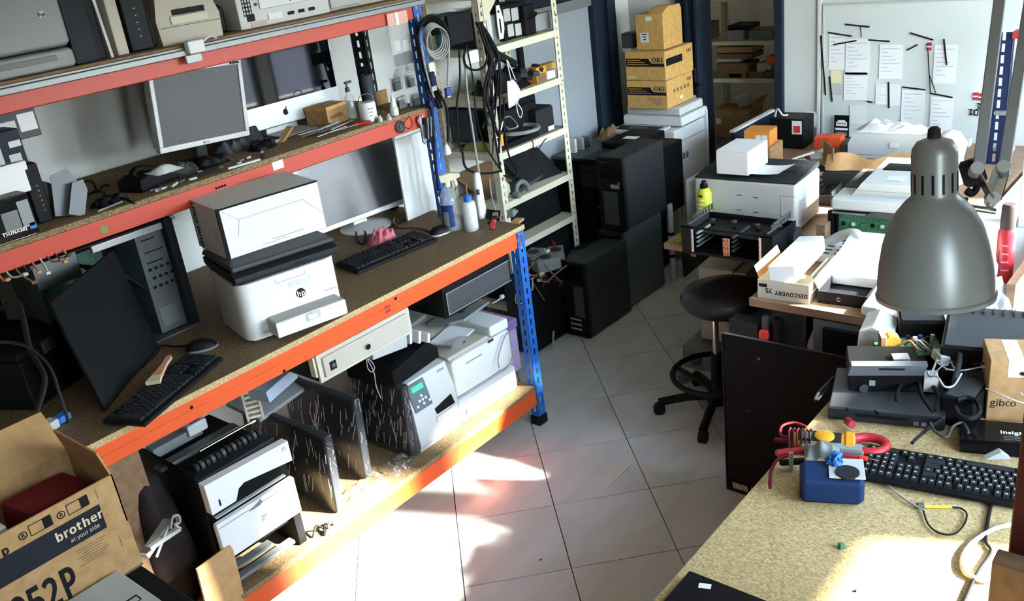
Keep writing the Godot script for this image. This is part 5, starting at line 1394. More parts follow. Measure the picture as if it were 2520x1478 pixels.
	cable("grey frayed wires curling over the metal parts", [Vector3(-1.797, 0.5997, 0), Vector3(-1.78, 0.6321, 0), Vector3(-1.761, 0.6255, 0), Vector3(-1.765, 0.6017, 0), Vector3(-1.781, 0.6047, 0), Vector3(-1.767, 0.5796, 0)], 0.004, M.cable_grey)
	lay("cardboard_sheet", "tan cardboard sheet standing upright at the shelf's near end", "cardboard", G().at(V(-1.70, y, 0.006), V(-4, 14, -6)).bb(V(-0.085, -0.06, 0.0), V(0.075, 0.20, 0.008), 0.001), M.card)
	lay("cardboard_sheet", "brown cardboard flap standing behind the brown sack", "cardboard", G().at(V(-1.86, y, -0.16), V(0, 8, 0)).bb(V(-0.12, 0.0, 0.0), V(0.11, 0.62, 0.008), 0.001), M.card_dark)
	# ---------------- black cabinet with the big cartons in the corner
	o = thing("low_cabinet", "low black cabinet carrying the brown printer carton", "cabinet")
	bx(o, "body", M.black, V(-2.75, 0.0, 0.03), V(-2.03, 0.70, 0.95), 0.004)
	bx(o, "top", M.black_matt, V(-2.76, 0.70, 0.025), V(-2.02, 0.74, 0.96), 0.004)
	o = thing("printer_carton", "open brown carton with a black stripe and printed name, lower left corner", "box")
	var l := -2.56
	var r := -2.018
	var b := 0.745
	var t := 1.035
	part(o, "body", G().bb(V(l, b, 0.05), V(r, b + 0.006, 0.30), 0.0).bb(V(l, b, 0.294), V(r, t, 0.30), 0.001).bb(V(l, b, 0.05), V(r, t, 0.056), 0.001).bb(V(r - 0.006, b, 0.05), V(r, t, 0.30), 0.001).bb(V(l, b, 0.05), V(l + 0.006, t, 0.30), 0.001), M.card)
	part(o, "flap", G().tf(Transform3D(Basis(Vector3.FORWARD, deg_to_rad(-12)), V(r, t, 0.175))).bb(V(-0.006, 0, -0.12), V(0, 0.075, 0.12), 0.001), M.card)
	part(o, "flap", G().tf(Transform3D(Basis(Vector3.RIGHT, deg_to_rad(-50)), V((l + r) / 2, t, 0.056))).bb(V(l - (l + r) / 2, 0, -0.006), V(r - (l + r) / 2, 0.14, 0), 0.001), M.card)
	part(o, "stripe", G().bb(V(l, 0.905, 0.30), V(-2.074, 0.977, 0.3012), 0.0), mat("stripe_ink", "#23252b", 0.7), "black printed stripe")
	words(o, "brother", 0.0245, mat("print_tan", "#d9c6a4", 0.8), V(-2.136, 0.950, 0.3014), Vector3.ZERO, true)
	words(o, "at your side", 0.0105, M.print_tan, V(-2.128, 0.923, 0.3014))
	words(o, "052P", 0.088, M.ink, V(-2.265, 0.818, 0.3005), Vector3.ZERO, true, 0.60)
	words(o, "2P", 0.03, M.ink, V(-2.318, 0.982, 0.3005), Vector3.ZERO, true, 0.8)
	for k in 2:
		var cx := -2.150 - k * 0.095
		part(o, "recycling_mark", G().bb(V(cx, 0.990, 0.30), V(cx + 0.055, 0.992, 0.3008), 0.0).bb(V(cx, 1.018, 0.30), V(cx + 0.055, 1.020, 0.3008), 0.0).bb(V(cx + 0.034, 0.991, 0.30), V(cx + 0.056, 1.019, 0.3008), 0.0).bb(V(cx, 0.991, 0.30), V(cx + 0.002, 1.019, 0.3008), 0.0), M.ink)
		part(o, "recycling_mark", G().tf(Transform3D(Basis(Vector3.RIGHT, PI / 2), V(cx - 0.016, 1.003, 0.3002))).lathe([Vector2(0.008, 0.0), Vector2(0.008, 0.0008), Vector2(0.0105, 0.0008), Vector2(0.0105, 0.0)], 18), M.ink)
		words(o, "R", 0.011, M.ink, V(cx - 0.016, 1.003, 0.3005), Vector3.ZERO, true)
	for k in 7:
		bx(o, "small_print", M.card_dark, V(-2.165 + (k % 3) * 0.006, 0.886 - k * 0.0075, 0.30), V(-2.085 - (k % 4) * 0.007, 0.8885 - k * 0.0075, 0.3006), 0.0)
	for q in [[-2.072, 0.99, 0.03], [-2.055, 0.83, 0.03]]:
		bx(o, "slot", M.card_dark, V(q[0], q[1], 0.30), V(q[0] + 0.002, q[1] + q[2], 0.3006), 0.0)
	lay("red_case", "dark red case inside the open brown carton", "case", G().at(V(-2.16, b + 0.008, 0.16), V(0, 8, -6)).bb(V(-0.09, 0, -0.07), V(0.09, 0.25, 0.07), 0.006), M.dark_red)
	lay("white_carton", "white paper carton inside the open brown carton", "box", G().at(V(-2.38, b + 0.008, 0.18), V(0, 4, 0)).bb(V(-0.10, 0, -0.08), V(0.10, 0.27, 0.08), 0.003), M.pale_grey)
	o = thing("flat_carton", "pale grey flat carton with a black-framed symbol at the bottom corner", "box", V(-2.30, 0.745, 0.52), 0.0)
	bx(o, "body", M.light_grey, V(-0.21, 0, -0.205), V(0.21, 0.04, 0.21), 0.003)
	part(o, "symbol", G().bb(V(0.145, 0.04, -0.065), V(0.185, 0.0406, -0.035), 0.0), M.ink)
	part(o, "symbol_field", G().bb(V(0.149, 0.0406, -0.057), V(0.181, 0.0411, -0.038), 0.0), M.light_grey)
	words(o, "E57676", 0.014, M.ink, V(0.165, 0.0404, 0.03), V(-90, 90, 0), true)


func lit(key: String, c: String, e: float) -> StandardMaterial3D:
	var m := mat(key, c, 0.4)
	m.emission_enabled = true
	m.emission = Color(c)
	m.emission_energy_multiplier = e
	return m


# flat screen on edge, its face towards -x, wrapped in clear film
func wrapped_screen(label: String, p: Vector3, w: float, h: float, sd: int) -> void:
	var o := thing("wrapped_screen", label, "screen", p, 0.0, "film-wrapped screens on the lower shelf")
	o.rotation_degrees.z = -3.0
	bx(o, "panel", M.charcoal, V(-0.018, 0.004, -w / 2), V(0.016, h, w / 2), 0.006)
	bx(o, "screen_face", M.black_gloss, V(-0.0195, 0.02, -w / 2 + 0.015), V(-0.018, h - 0.015, w / 2 - 0.015), 0.0)
	bx(o, "film", M.film, V(-0.022, 0.002, -w / 2 - 0.004), V(0.020, h + 0.004, w / 2 + 0.004), 0.008)
	rng.seed = sd
	var g := G()
	for k in 46:
		var z := rng.randf_range(-w / 2 + 0.01, w / 2 - 0.01)
		var y := rng.randf_range(0.02, h - 0.07)
		var l := rng.randf_range(0.02, 0.085)
		g.beam(V(-0.0225, y, z), V(-0.0225, y + l, z + l * rng.randf_range(-0.1, 0.45)), 0.0012, 0.0014, 0.0)
	for k in 10:
		var y := rng.randf_range(0.01, h - 0.02)
		g.beam(V(rng.randf_range(-0.018, 0.014), y, w / 2 + 0.0045), V(rng.randf_range(-0.018, 0.014), y + rng.randf_range(0.01, 0.05), w / 2 + 0.0045), 0.0014, 0.0012, 0.0)
	part(o, "film_folds", g, glass("film_fold", "#e6e9ee", 0.55, 0.2)).set_meta("kind", "stuff")


func build_shelving() -> void:
	var o: Node3D
	# ---------------- top level
	var y := 1.625
	lay("metal_bracket", "pale perforated bracket standing at the left of the shelving's upper shelf", "bracket", G().bb(Vector3(0.7336, 1.626, -0.69), Vector3(0.7713, 1.787, -0.67), 0.003), M.pale_grey)
	lay("grey_plate", "dark grey plate standing between two pale brackets", "plate", G().bb(Vector3(0.7784, 1.626, -0.78), Vector3(0.8299, 1.775, -0.68), 0.003), M.grey)
	o = thing("metal_bracket", "white slotted curved bracket standing on the shelving's upper shelf", "bracket", Vector3(0.8244, 1.652, -0.66), 0.0)
	part(o, "bracket", G().prism([Vector2(-0.018, 0), Vector2(0.012, 0), Vector2(0.028, 0.05), Vector2(0.028, 0.10), Vector2(0.008, 0.165), Vector2(-0.016, 0.165), Vector2(-0.022, 0.08)], -0.004, 0.0), M.white)
	part(o, "slot", G().bb(V(-0.006, 0.03, 0.0), V(0.004, 0.10, 0.001), 0.0), M.black)
	part(o, "slot", G().bar(V(-0.004, 0.135, 0.0), V(-0.004, 0.135, 0.001), 0.007), M.black)
	o = thing("drawer_module", "black rack module with pale square drawers on the upper shelf", "module", V(0, 0, 0))
	bx(o, "frame", M.black, Vector3(0.914, 1.626, -0.92), Vector3(1.121, 1.801, -0.72), 0.003)
	for q in [[Vector3(0.9269, 1.72, -0.722), Vector3(0.9793, 1.783, -0.718)], [Vector3(0.989, 1.714, -0.722), Vector3(1.046, 1.778, -0.718)], [Vector3(0.945, 1.641, -0.722), Vector3(0.9947, 1.703, -0.718)], [Vector3(1.007, 1.635, -0.722), Vector3(1.058, 1.697, -0.718)]]:
		bx(o, "drawer", M.light_grey, q[0], q[1], 0.002)
	o = thing("grey_monitor", "small grey monitor seen from behind on the upper shelf", "monitor", V(0, 0, 0))
	bx(o, "body", M.mid_grey, Vector3(1.158, 1.63, -0.73), Vector3(1.308, 1.721, -0.7), 0.004)
	bx(o, "arm", M.black, Vector3(1.059, 1.626, -0.72), Vector3(1.149, 1.781, -0.69), 0.004)
	cable("black cable curling beside the grey monitor on the upper shelf", [Vector3(1.016, 1.714, -0.66), Vector3(1.066, 1.71, -0.66), Vector3(1.106, 1.72, -0.66), Vector3(1.123, 1.734, -0.66), Vector3(1.096, 1.742, -0.66)], 0.006)
	lay("black_carton", "black box on the shelving's top above the module", "box", G().bb(Vector3(1.104, 1.905, -0.92), Vector3(1.279, 1.876, -0.72), 0.003), M.black)
	# side of the shelving by the rack
	o = thing("product_box", "teal printed carton at the shelving's left side", "box", V(0, 0, 0))
	bx(o, "body", M.teal, V(0.69, 1.626, -0.99), V(0.80, 1.80, -0.86), 0.003)
	bx(o, "print", M.light_grey, V(0.688, 1.75, -0.98), V(0.69, 1.785, -0.88), 0.0)
	lay("black_carton", "large black box filling the shelving's left side behind the cables", "box", G().bb(V(0.69, 1.627, -0.90), V(0.735, 1.80, -0.69), 0.004), M.black)
	# ---------------- second level
	y = 1.37
	lay("power_strip", "long black power strip lying slantwise across the shelving", "power strip", G().beam(Vector3(0.6926, 1.611, -0.62), Vector3(0.8559, 1.519, -0.62), 0.03, 0.035, 0.004), M.black)
	lay("cable_heap", "tangled heap of black adapters on the shelving's second shelf", "cables", crumple(V(0.93, y, -0.80), V(0.36, 0.12, 0.24), 41), M.black)
	for k in 6:
		lay("power_adapter", "%s from the left of the black adapters behind the face mask" % NTH[k], "adapter", G().at(V(0.92 + k * 0.045, y + 0.05 + 0.012 * (k % 3), -0.70 - 0.01 * (k % 2)), V(10, 25 + k * 9, 14)).box(Vector3.ZERO, V(0.075, 0.025, 0.04), 0.005), M.charcoal if k % 2 else M.dark, "black adapters on the shelving")
	o = thing("ink_carton", "orange carton on the shelving's second shelf", "box", V(0, 0, 0))
	bx(o, "body", M.amber, Vector3(1.093, 1.371, -0.74), Vector3(1.182, 1.452, -0.68), 0.002)
	bx(o, "print", M.card_dark, Vector3(1.097, 1.364, -0.681), Vector3(1.172, 1.417, -0.679), 0.0)
	lay("spool", "white and black spool beside the orange carton", "spool", G().bb(Vector3(1.175, 1.371, -0.72), Vector3(1.263, 1.418, -0.67), 0.006), M.white)
	lay("ink_carton", "smaller amber carton behind the spool on the second shelf", "box", G().bb(Vector3(1.234, 1.371, -0.79), Vector3(1.353, 1.44, -0.74), 0.002), M.card_light)
	# paper mask hanging from the shelf
	o = thing("face_mask", "white cup face mask hanging by its strap from the shelving", "mask", Vector3(0.7741, 1.392, -0.6), 20.0)
	part(o, "cup", G().skin(12, 12, func(a: float, b: float) -> Vector3: return V((a - 0.5) * 0.105 * (0.75 + 0.4 * (1.0 - b)), (b - 0.5) * 0.13, 0.05 * sin(PI * a) * pow(sin(PI * clampf(b * 0.9 + 0.05, 0, 1)), 0.7))), M.white)
	part(o, "rim", G().tube([V(-0.06, -0.066, 0.0), V(0.0, -0.05, 0.028), V(0.06, -0.066, 0.0)], 0.004), M.light_grey)
	part(o, "strap", G().tube([V(-0.03, 0.06, 0.02), V(-0.02, 0.12, 0.01), V(-0.005, 0.165, 0.0), V(0.012, 0.12, 0.01), V(0.03, 0.06, 0.02)], 0.003), M.white)
	part(o, "strap", G().tube([V(0.0, -0.05, 0.02), V(0.01, -0.11, 0.02), V(0.045, -0.14, 0.02), V(0.075, -0.11, 0.02), V(0.06, -0.06, 0.0)], 0.003), M.white)
	# ---------------- third level
	y = 1.09
	o = thing("label_printer", "black desktop label printer in the middle of the shelving", "printer", V(0, 0, 0))
	bx(o, "body", M.black, Vector3(0.8261, 1.092, -0.97), Vector3(1.12, 1.278, -0.72), 0.01)
	bx(o, "lid", M.black_matt, Vector3(0.8867, 1.26, -0.93), Vector3(1.131, 1.311, -0.73), 0.01)
	o = thing("router_box", "dark grey rounded device with a white sticker on the shelving", "device", V(0, 0, 0))
	bx(o, "body", M.charcoal, Vector3(1.036, 1.092, -0.825), Vector3(1.196, 1.237, -0.665), 0.012)
	bx(o, "sticker", M.paper, Vector3(1.127, 1.101, -0.666), Vector3(1.179, 1.125, -0.663), 0.0)
	o = thing("metal_ring", "flat silver ring lying on the shelving in front of the black printer", "ring", Vector3(0.8961, 1.159, -0.68), 0.0)
	part(o, "ring", G().lathe([Vector2(0.11, 0), Vector2(0.115, 0.006), Vector2(0.115, 0.016), Vector2(0.10, 0.018), Vector2(0.095, 0.010), Vector2(0.095, 0.0)], 36), M.silver)
	cable("silver flexible hose coiled on the shelving's third shelf", [Vector3(0.7247, 1.207, -0.66), Vector3(0.7612, 1.258, -0.66), Vector3(0.8108, 1.255, -0.66), Vector3(0.8483, 1.22, -0.66), Vector3(0.8568, 1.191, -0.66), Vector3(0.799, 1.193, -0.66), Vector3(0.754, 1.221, -0.66)], 0.008, M.chrome)
	lay("yellow_bag", "yellow plastic bag at the shelving's left side", "bag", crumple(V(0.73, y, -0.83), V(0.09, 0.05, 0.26), 51), M.olive)
	o = thing("small_monitor", "dark device standing at the shelving's left side above the yellow bag", "device", V(0, 0, 0))
	bx(o, "body", M.charcoal, V(0.68, y + 0.05, -0.99), V(0.74, y + 0.23, -0.83), 0.01)
	bx(o, "foot", M.dark, V(0.67, y + 0.04, -0.98), V(0.75, y + 0.055, -0.84), 0.004)
	lay("black_tray", "low black tray on the shelving below the silver ring", "tray", G().bb(V(0.73, y, -0.98), V(1.05, y + 0.03, -0.67), 0.004), M.black)
	lay("pot_handle", "black upright handle with yellow band on the third shelf", "handle", G().bar(V(0.74, y + 0.03, -0.68), V(0.74, y + 0.09, -0.68), 0.014), M.amber)
	# ---------------- fourth level
	y = 0.82
	lay("wooden_board", "brown board leaning on the shelving's fourth shelf", "board", G().at(V(0.86, y, -0.80), V(-62, 0, 0)).bb(V(-0.17, 0, -0.006), V(0.18, 0.26, 0.0), 0.002), M.card_dark)
	lay("laptop", "closed dark grey laptop leaning on the fourth shelf", "laptop", G().at(V(1.12, y, -0.72), V(-55, -8, 0)).bb(V(-0.15, 0.0, -0.02), V(0.15, 0.24, 0.0), 0.006), M.charcoal)
	lay("laptop", "second dark laptop lying flat on the fourth shelf behind the first", "laptop", G().at(V(0.98, y, -0.84), V(0, 10, 0)).bb(V(-0.17, 0, -0.13), V(0.17, 0.024, 0.12), 0.006), M.dark)
	lay("headset", "grey headset band hooked at the edge of the fourth shelf", "headset", G().tube([V(0.79, y + 0.01, -0.66), V(0.80, y + 0.06, -0.66), V(0.84, y + 0.075, -0.66), V(0.88, y + 0.05, -0.66), V(0.89, y + 0.01, -0.66)], 0.013, 8).bar(V(0.79, y + 0.015, -0.68), V(0.79, y + 0.015, -0.64), 0.018), M.grey)
	lay("lamp_globe", "dusty round glass globe at the left of the fourth shelf", "globe", G().at(V(0.735, y + 0.055, -0.72)).lathe([Vector2(0, -0.05), Vector2(0.03, -0.045), Vector2(0.05, -0.015), Vector2(0.05, 0.02), Vector2(0.03, 0.045), Vector2(0, 0.05)], 20), M.beige)
	# ---------------- fifth level
	y = 0.57
	lay("monitor", "dark flat monitor standing on the shelving's lowest visible shelf", "monitor", G().at(V(0.97, y, -0.72), V(-8, 0, 0)).bb(V(-0.28, 0.01, -0.04), V(0.28, 0.20, 0.0), 0.01), M.black)
	lay("black_carton", "black box standing on the shelving's base shelf", "box", G().bb(V(0.70, 0.222, -0.98), V(1.25, 0.50, -0.68), 0.01), M.black_matt)
	# ---------------- bunches of cables hanging at the rack's end
	var coil := G()
	for k in 5:
		var pts := []
		for i in 17:
			var t := TAU * i / 16.0
			pts.append(V(cos(t) * (0.056 + 0.003 * k), sin(t) * (0.058 + 0.002 * k) - 0.006 * k, 0.006 * k))
		coil.tube(pts, 0.0035, 6, 3)
	for q in coil.v.size():
		coil.v[q] += Vector3(0.0347, 1.791, -0.36)
	lay("coiled_cable", "grey cable wound in a round coil hanging on the rack post", "cable", coil, M.cable_grey)
	var dark := G()
	for k in 14:
		var pts := []
		for i in 13:
			var t := PI * 0.05 + PI * 0.9 * i / 12.0
			pts.append(V(cos(t) * (0.052 + 0.003 * k), sin(t) * (0.06 + 0.003 * k) - 0.01, -0.035 + 0.004 * k))
		pts.append(V(-0.05 - 0.003 * k, -0.09 - 0.01 * (k % 3), -0.02 + 0.003 * k))
		pts.append(V(-0.025 - 0.004 * (k % 5), -0.17 - 0.02 * (k % 4), -0.01))
		pts.append(V(0.0 - 0.006 * (k % 4), -0.24 - 0.03 * (k % 3), -0.01 + 0.002 * k))
		dark.tube(pts, 0.006, 6, 3)
	for q in dark.v.size():
		dark.v[q] += Vector3(0.0402, 1.791, -0.38)
	lay("cable_bundle", "thick bundle of black cables hung over the rack post behind the grey coil", "cables", dark, M.cable_black)
	var hung := [
		["black cord with a white mains plug hanging by the blue post", [Vector3(-0.0142, 1.617, -0.36), Vector3(0.0289, 1.546, -0.36), Vector3(0.0532, 1.479, -0.36), Vector3(0.0458, 1.408, -0.36), Vector3(0.0283, 1.34, -0.36)], 0.006, "cable_black"],
		["grey cord hanging from the coil down to the connector", [Vector3(-0.0527, 1.776, -0.35), Vector3(-0.0498, 1.692, -0.35), Vector3(-0.0407, 1.622, -0.35), Vector3(-0.0243, 1.55, -0.35)], 0.005, "cable_grey"],
		["grey cord hanging right of the coil to the blue plug", [Vector3(0.1136, 1.747, -0.35), Vector3(0.0932, 1.664, -0.35), Vector3(0.0737, 1.599, -0.35), Vector3(0.0718, 1.578, -0.35)], 0.005, "cable_grey"],
		["dark blue cord hanging along the rack post", [Vector3(-0.0088, 1.615, -0.4), Vector3(-0.0023, 1.508, -0.4), Vector3(-0.0093, 1.384, -0.4), Vector3(-0.0263, 1.26, -0.4), Vector3(-0.0338, 1.13, -0.4)], 0.008, "navy"],
		["black cord swinging from the shelving's post down to the clamp", [Vector3(0.5798, 1.772, -0.6), Vector3(0.6152, 1.679, -0.6), Vector3(0.6292, 1.52, -0.6), Vector3(0.6056, 1.322, -0.6), Vector3(0.6107, 1.154, -0.6), Vector3(0.6177, 1.024, -0.6)], 0.006, "cable_black"],
		["grey cord hanging straight down in front of the shelving", [Vector3(0.4665, 1.61, -0.6), Vector3(0.4494, 1.458, -0.6), Vector3(0.4509, 1.278, -0.6), Vector3(0.4536, 1.112, -0.6), Vector3(0.4561, 1.048, -0.6)], 0.006, "cable_grey"],
		["black cord sagging between the shelving posts", [Vector3(0.3331, 1.257, -0.6), Vector3(0.3574, 1.19, -0.6), Vector3(0.3629, 1.117, -0.6), Vector3(0.4288, 1.067, -0.6), Vector3(0.548, 1.033, -0.6), Vector3(0.627, 1.021, -0.6)], 0.006, "cable_black"],
		["black cord hanging left in front of the shelving's dark device", [Vector3(0.4361, 1.673, -0.6), Vector3(0.4105, 1.525, -0.6), Vector3(0.3645, 1.418, -0.6), Vector3(0.3516, 1.302, -0.6), Vector3(0.3359, 1.256, -0.6)], 0.005, "cable_black"],
		["thin black cord dropping in front of the shelving's post", [Vector3(0.4922, 1.663, -0.6), Vector3(0.504, 1.506, -0.6), Vector3(0.4929, 1.349, -0.6), Vector3(0.518, 1.199, -0.6), Vector3(0.6135, 1.036, -0.6)], 0.004, "cable_black"],
		["black cord looping from the shelving's third shelf", [Vector3(0.7131, 1.38, -0.6), Vector3(0.6884, 1.219, -0.6), Vector3(0.6964, 1.088, -0.6), Vector3(0.7447, 0.9874, -0.6), Vector3(0.715, 0.9561, -0.6), Vector3(0.6379, 0.9917, -0.6)], 0.005, "cable_black"],
		["thin black wire hanging from the third shelf's edge", [Vector3(0.8697, 1.141, -0.6), Vector3(0.9035, 1.095, -0.6), Vector3(0.886, 1.037, -0.6), Vector3(0.9054, 0.9869, -0.6), Vector3(0.9618, 1.062, -0.6), Vector3(1.021, 1.091, -0.6)], 0.003, "cable_black"],
		["grey cord curling down the shelving's post to the bench", [Vector3(0.5268, 1.007, -0.6), Vector3(0.5237, 0.9428, -0.6), Vector3(0.5297, 0.8754, -0.6), Vector3(0.547, 0.8302, -0.6), Vector3(0.573, 0.8286, -0.6)], 0.004, "cable_grey"],
		["black cord in an oval loop over the white adapter", [Vector3(0.4746, 1.685, -0.58), Vector3(0.4407, 1.634, -0.58), Vector3(0.4535, 1.584, -0.58), Vector3(0.5221, 1.557, -0.58), Vector3(0.5857, 1.572, -0.58), Vector3(0.6111, 1.622, -0.58)], 0.006, "cable_black"]]
	for q in hung:
		cable(q[0], q[1], q[2], M[q[3]])
	for k in 9:
		var p: Vector3 = Vector3(0.5748, 1.759, -0.59) + V(0.007 * (k % 5), 0.006 * (k % 3), 0.005 * (k % 4))
		var w := sin(k * 2.1)
		cable("%s black cord counted inwards in the bunch hanging on the shelving post" % NTH[k], [p, p + V(0.03 + 0.02 * w, -0.09, 0.012), p + V(0.055 + 0.03 * cos(k * 1.7), -0.19, 0.016), p + V(0.01 + 0.05 * w, -0.30 - 0.03 * (k % 4), 0.01), p + V(-0.03 + 0.05 * cos(k * 2.9), -0.42 - 0.07 * (k % 4), 0.004 * k)], 0.004 + 0.002 * (k % 3), M.cable_black, "black cords bunched on the shelving post")
	o = thing("mains_plug", "white mains plug hanging at the end of the black cord", "plug", Vector3(0.0151, 1.279, -0.36), 10.0)
	part(o, "body", G().lathe([Vector2(0, 0.012), Vector2(0.018, 0.012), Vector2(0.020, 0.02), Vector2(0.014, 0.04), Vector2(0.007, 0.055), Vector2(0, 0.056)], 18), M.white)
	part(o, "pin", G().bar(V(-0.008, -0.008, 0), V(-0.008, 0.012, 0), 0.0024), M.steel)
	part(o, "pin", G().bar(V(0.008, -0.008, 0), V(0.008, 0.012, 0), 0.0024), M.steel)
	o = thing("video_plug", "blue video plug hanging beside the grey coil", "plug", Vector3(0.0659, 1.538, -0.35), 0.0)
	bx(o, "body", mat("plug_blue", "#27378c", 0.5), V(-0.016, 0.0, -0.008), V(0.016, 0.035, 0.008), 0.003)
	bx(o, "shell", M.steel, V(-0.012, -0.008, -0.005), V(0.012, 0.0, 0.005), 0.001)
	o = thing("video_plug", "navy plug with a silver shell hanging below the coil", "plug", Vector3(-0.0188, 1.597, -0.35), 15.0)
	bx(o, "body", M.navy, V(-0.018, 0.0, -0.009), V(0.018, 0.06, 0.009), 0.004)
	bx(o, "shell", M.silver, V(-0.02, -0.02, -0.006), V(0.02, 0.0, 0.006), 0.001)
	lay("power_adapter", "white power adapter block hanging in the bunch of cords", "adapter", G().bb(Vector3(0.4838, 1.583, -0.64), Vector3(0.5832, 1.647, -0.61), 0.006), M.white)
	lay("power_adapter", "pale adapter hanging below the grey coil", "adapter", G().bb(Vector3(-0.0048, 1.629, -0.39), Vector3(0.0358, 1.692, -0.37), 0.006), M.pale_grey)
	lay("hub_box", "big black box hanging among cords at the shelving's front", "box", G().bb(Vector3(0.3862, 1.692, -0.63), Vector3(0.5549, 1.832, -0.6), 0.006), M.black)
	lay("key_bunch", "bunch of dark keys hanging at the rack post", "keys", crumple(Vector3(-0.0188, 1.504, -0.38), V(0.05, 0.05, 0.03), 61), M.navy)
	for k in 5:
		lay("hanging_tool", "%s from the left of the narrow tools hanging at the rack's end" % NTH[k], "tool", G().beam(Vector3(-0.0523, 1.467, -0.39) + V(0.010 * k, 0, 0), Vector3(-0.0666, 1.381, -0.39) + V(0.010 * k, -0.006 * (k % 3), 0), 0.006, 0.008), M.dull_metal if k % 2 else M.black, "tools hanging at the rack's end")


func build_corner() -> void:
	# ---------------- white copier with cartons
	var o := thing("copier", "white office copier carrying brown cartons in the corner", "copier", V(2.32, 0, -0.70), -90.0)
	bx(o, "base_cabinet", M.white, V(-0.18, 0.0, -0.22), V(0.24, 0.60, 0.20), 0.01)
	bx(o, "tray_drawer", M.pale_grey, V(-0.17, 0.46, 0.20), V(0.23, 0.585, 0.208), 0.004)
	bx(o, "engine", M.white, V(0.08, 0.60, -0.22), V(0.24, 0.86, 0.20), 0.01)
	bx(o, "rear_wall", M.light_grey, V(-0.18, 0.60, -0.22), V(0.08, 0.86, -0.06), 0.006)
	part(o, "control_panel", G().bb(V(-0.20, 0.84, 0.10), V(0.16, 0.868, 0.27), 0.006), M.white)
	bx(o, "panel_face", M.charcoal, V(-0.18, 0.868, 0.14), V(0.13, 0.871, 0.25), 0.0)
	bx(o, "panel_screen", M.dark, V(-0.08, 0.871, 0.16), V(0.04, 0.873, 0.24), 0.0)
	part(o, "output_lip", G().bb(V(0.08, 0.81, 0.22), V(0.16, 0.84, 0.265), 0.006), M.white)
	bx(o, "scanner", M.white, V(-0.19, 0.868, -0.22), V(0.25, 0.93, 0.12), 0.01)
	bx(o, "scanner_lid", M.pale_grey, V(-0.17, 0.93, -0.2), V(0.23, 0.985, 0.10), 0.01)
	bx(o, "door_line", M.mid_grey, V(0.2405, 0.30, -0.18), V(0.2415, 0.78, 0.16), 0.0)
	bx(o, "door", M.white, V(0.241, 0.305, -0.175), V(0.246, 0.775, 0.155), 0.003)
	bx(o, "label", M.grey, V(0.2462, 0.66, 0.05), V(0.247, 0.70, 0.08), 0.0)
	bx(o, "label", M.grey, V(0.2462, 0.66, 0.09), V(0.247, 0.70, 0.12), 0.0)
	for k in 2:
		var lower := k == 0
		o = thing("toner_carton", "lower brown toner carton with a dark print band on the copier" if lower else "upper brown toner carton with a dark print band, second on the copier", "box", V(2.315, 0.99 + k * 0.178, -0.665 + k * 0.005), -90.0 + (1.0 if lower else -1.0))
		bx(o, "body", M.card_light, V(-0.145, 0.0, -0.17), V(0.145, 0.175, 0.165), 0.002)
		bx(o, "print_band", M.ink, V(-0.14, 0.085, 0.165), V(0.03, 0.135, 0.1655), 0.0)
		part(o, "print_band", G().prism([Vector2(0.02, 0.135), Vector2(0.05, 0.105), Vector2(0.14, 0.105), Vector2(0.14, 0.085), Vector2(0.02, 0.085)], 0.165, 0.1655), M.ink)
		words(o, "OKI", 0.026, M.ink, V(0.092, 0.126, 0.1655), Vector3.ZERO, true, 1.15, "Droid Serif")
		for j in 3:
			bx(o, "small_print", M.card_light, V(-0.13, 0.122 - j * 0.013, 0.1655), V(-0.03 + j * 0.03, 0.126 - j * 0.013, 0.166), 0.0)
		words(o, "OKI", 0.02, M.ink, V(0.1455, 0.135, 0.06 - 0.18), V(0, 90, 0), true, 1.1, "Droid Serif")
		if lower:
			for j in 5:
				bx(o, "icon", M.card_dark, V(0.145, 0.085, -0.12 + j * 0.045), V(0.1456, 0.108, -0.095 + j * 0.045), 0.0)
			bx(o, "seal", M.paper, V(0.145, 0.03, -0.03), V(0.1458, 0.05, 0.0), 0.0)
			part(o, "picture", G().prism([Vector2(0.0, 0.07), Vector2(0.11, 0.075), Vector2(0.09, 0.02), Vector2(0.04, 0.03)], 0.165, 0.1655), M.card)
		else:
			bx(o, "print_band", M.ink, V(0.145, 0.085, -0.04), V(0.1456, 0.13, 0.15), 0.0)
			bx(o, "seal", M.cream, V(-0.125, 0.012, 0.165), V(-0.08, 0.024, 0.1656), 0.0)
	o = thing("tall_carton", "tall tan carton with an open top and white label, topmost of the stack", "box", V(2.29, 1.347, -0.66), -90.0)
	bx(o, "body", M.card_light, V(-0.085, 0.0, -0.14), V(0.11, 0.215, 0.09), 0.002)
	part(o, "roof_flap", G().tf(Transform3D(Basis(UP, PI / 2), Vector3.ZERO)).prism([Vector2(-0.09, 0.215), Vector2(0.14, 0.215), Vector2(0.12, 0.245), Vector2(-0.02, 0.25)], 0.0, 0.11), M.card_light)
	part(o, "roof_flap", G().prism([Vector2(-0.085, 0.214), Vector2(0.0, 0.214), Vector2(-0.04, 0.242)], -0.12, -0.11), M.card_dark)
	bx(o, "label", M.paper, V(-0.055, 0.045, 0.09), V(0.005, 0.105, 0.0908), 0.0)
	bx(o, "label", M.paper, V(-0.01, 0.175, 0.09), V(0.035, 0.20, 0.0908), 0.0)
	for j in 3:
		bx(o, "print", M.ink, V(-0.045 + j * 0.005, 0.092 - j * 0.016, 0.0908), V(-0.006 - j * 0.004, 0.098 - j * 0.016, 0.0912), 0.0)
	lay("tape_roll", "grey device beside the tall carton on the copier stack", "device", G().bb(Vector3(2.25, 1.347, -0.8973), Vector3(2.33, 1.443, -0.8018), 0.01), M.dark)
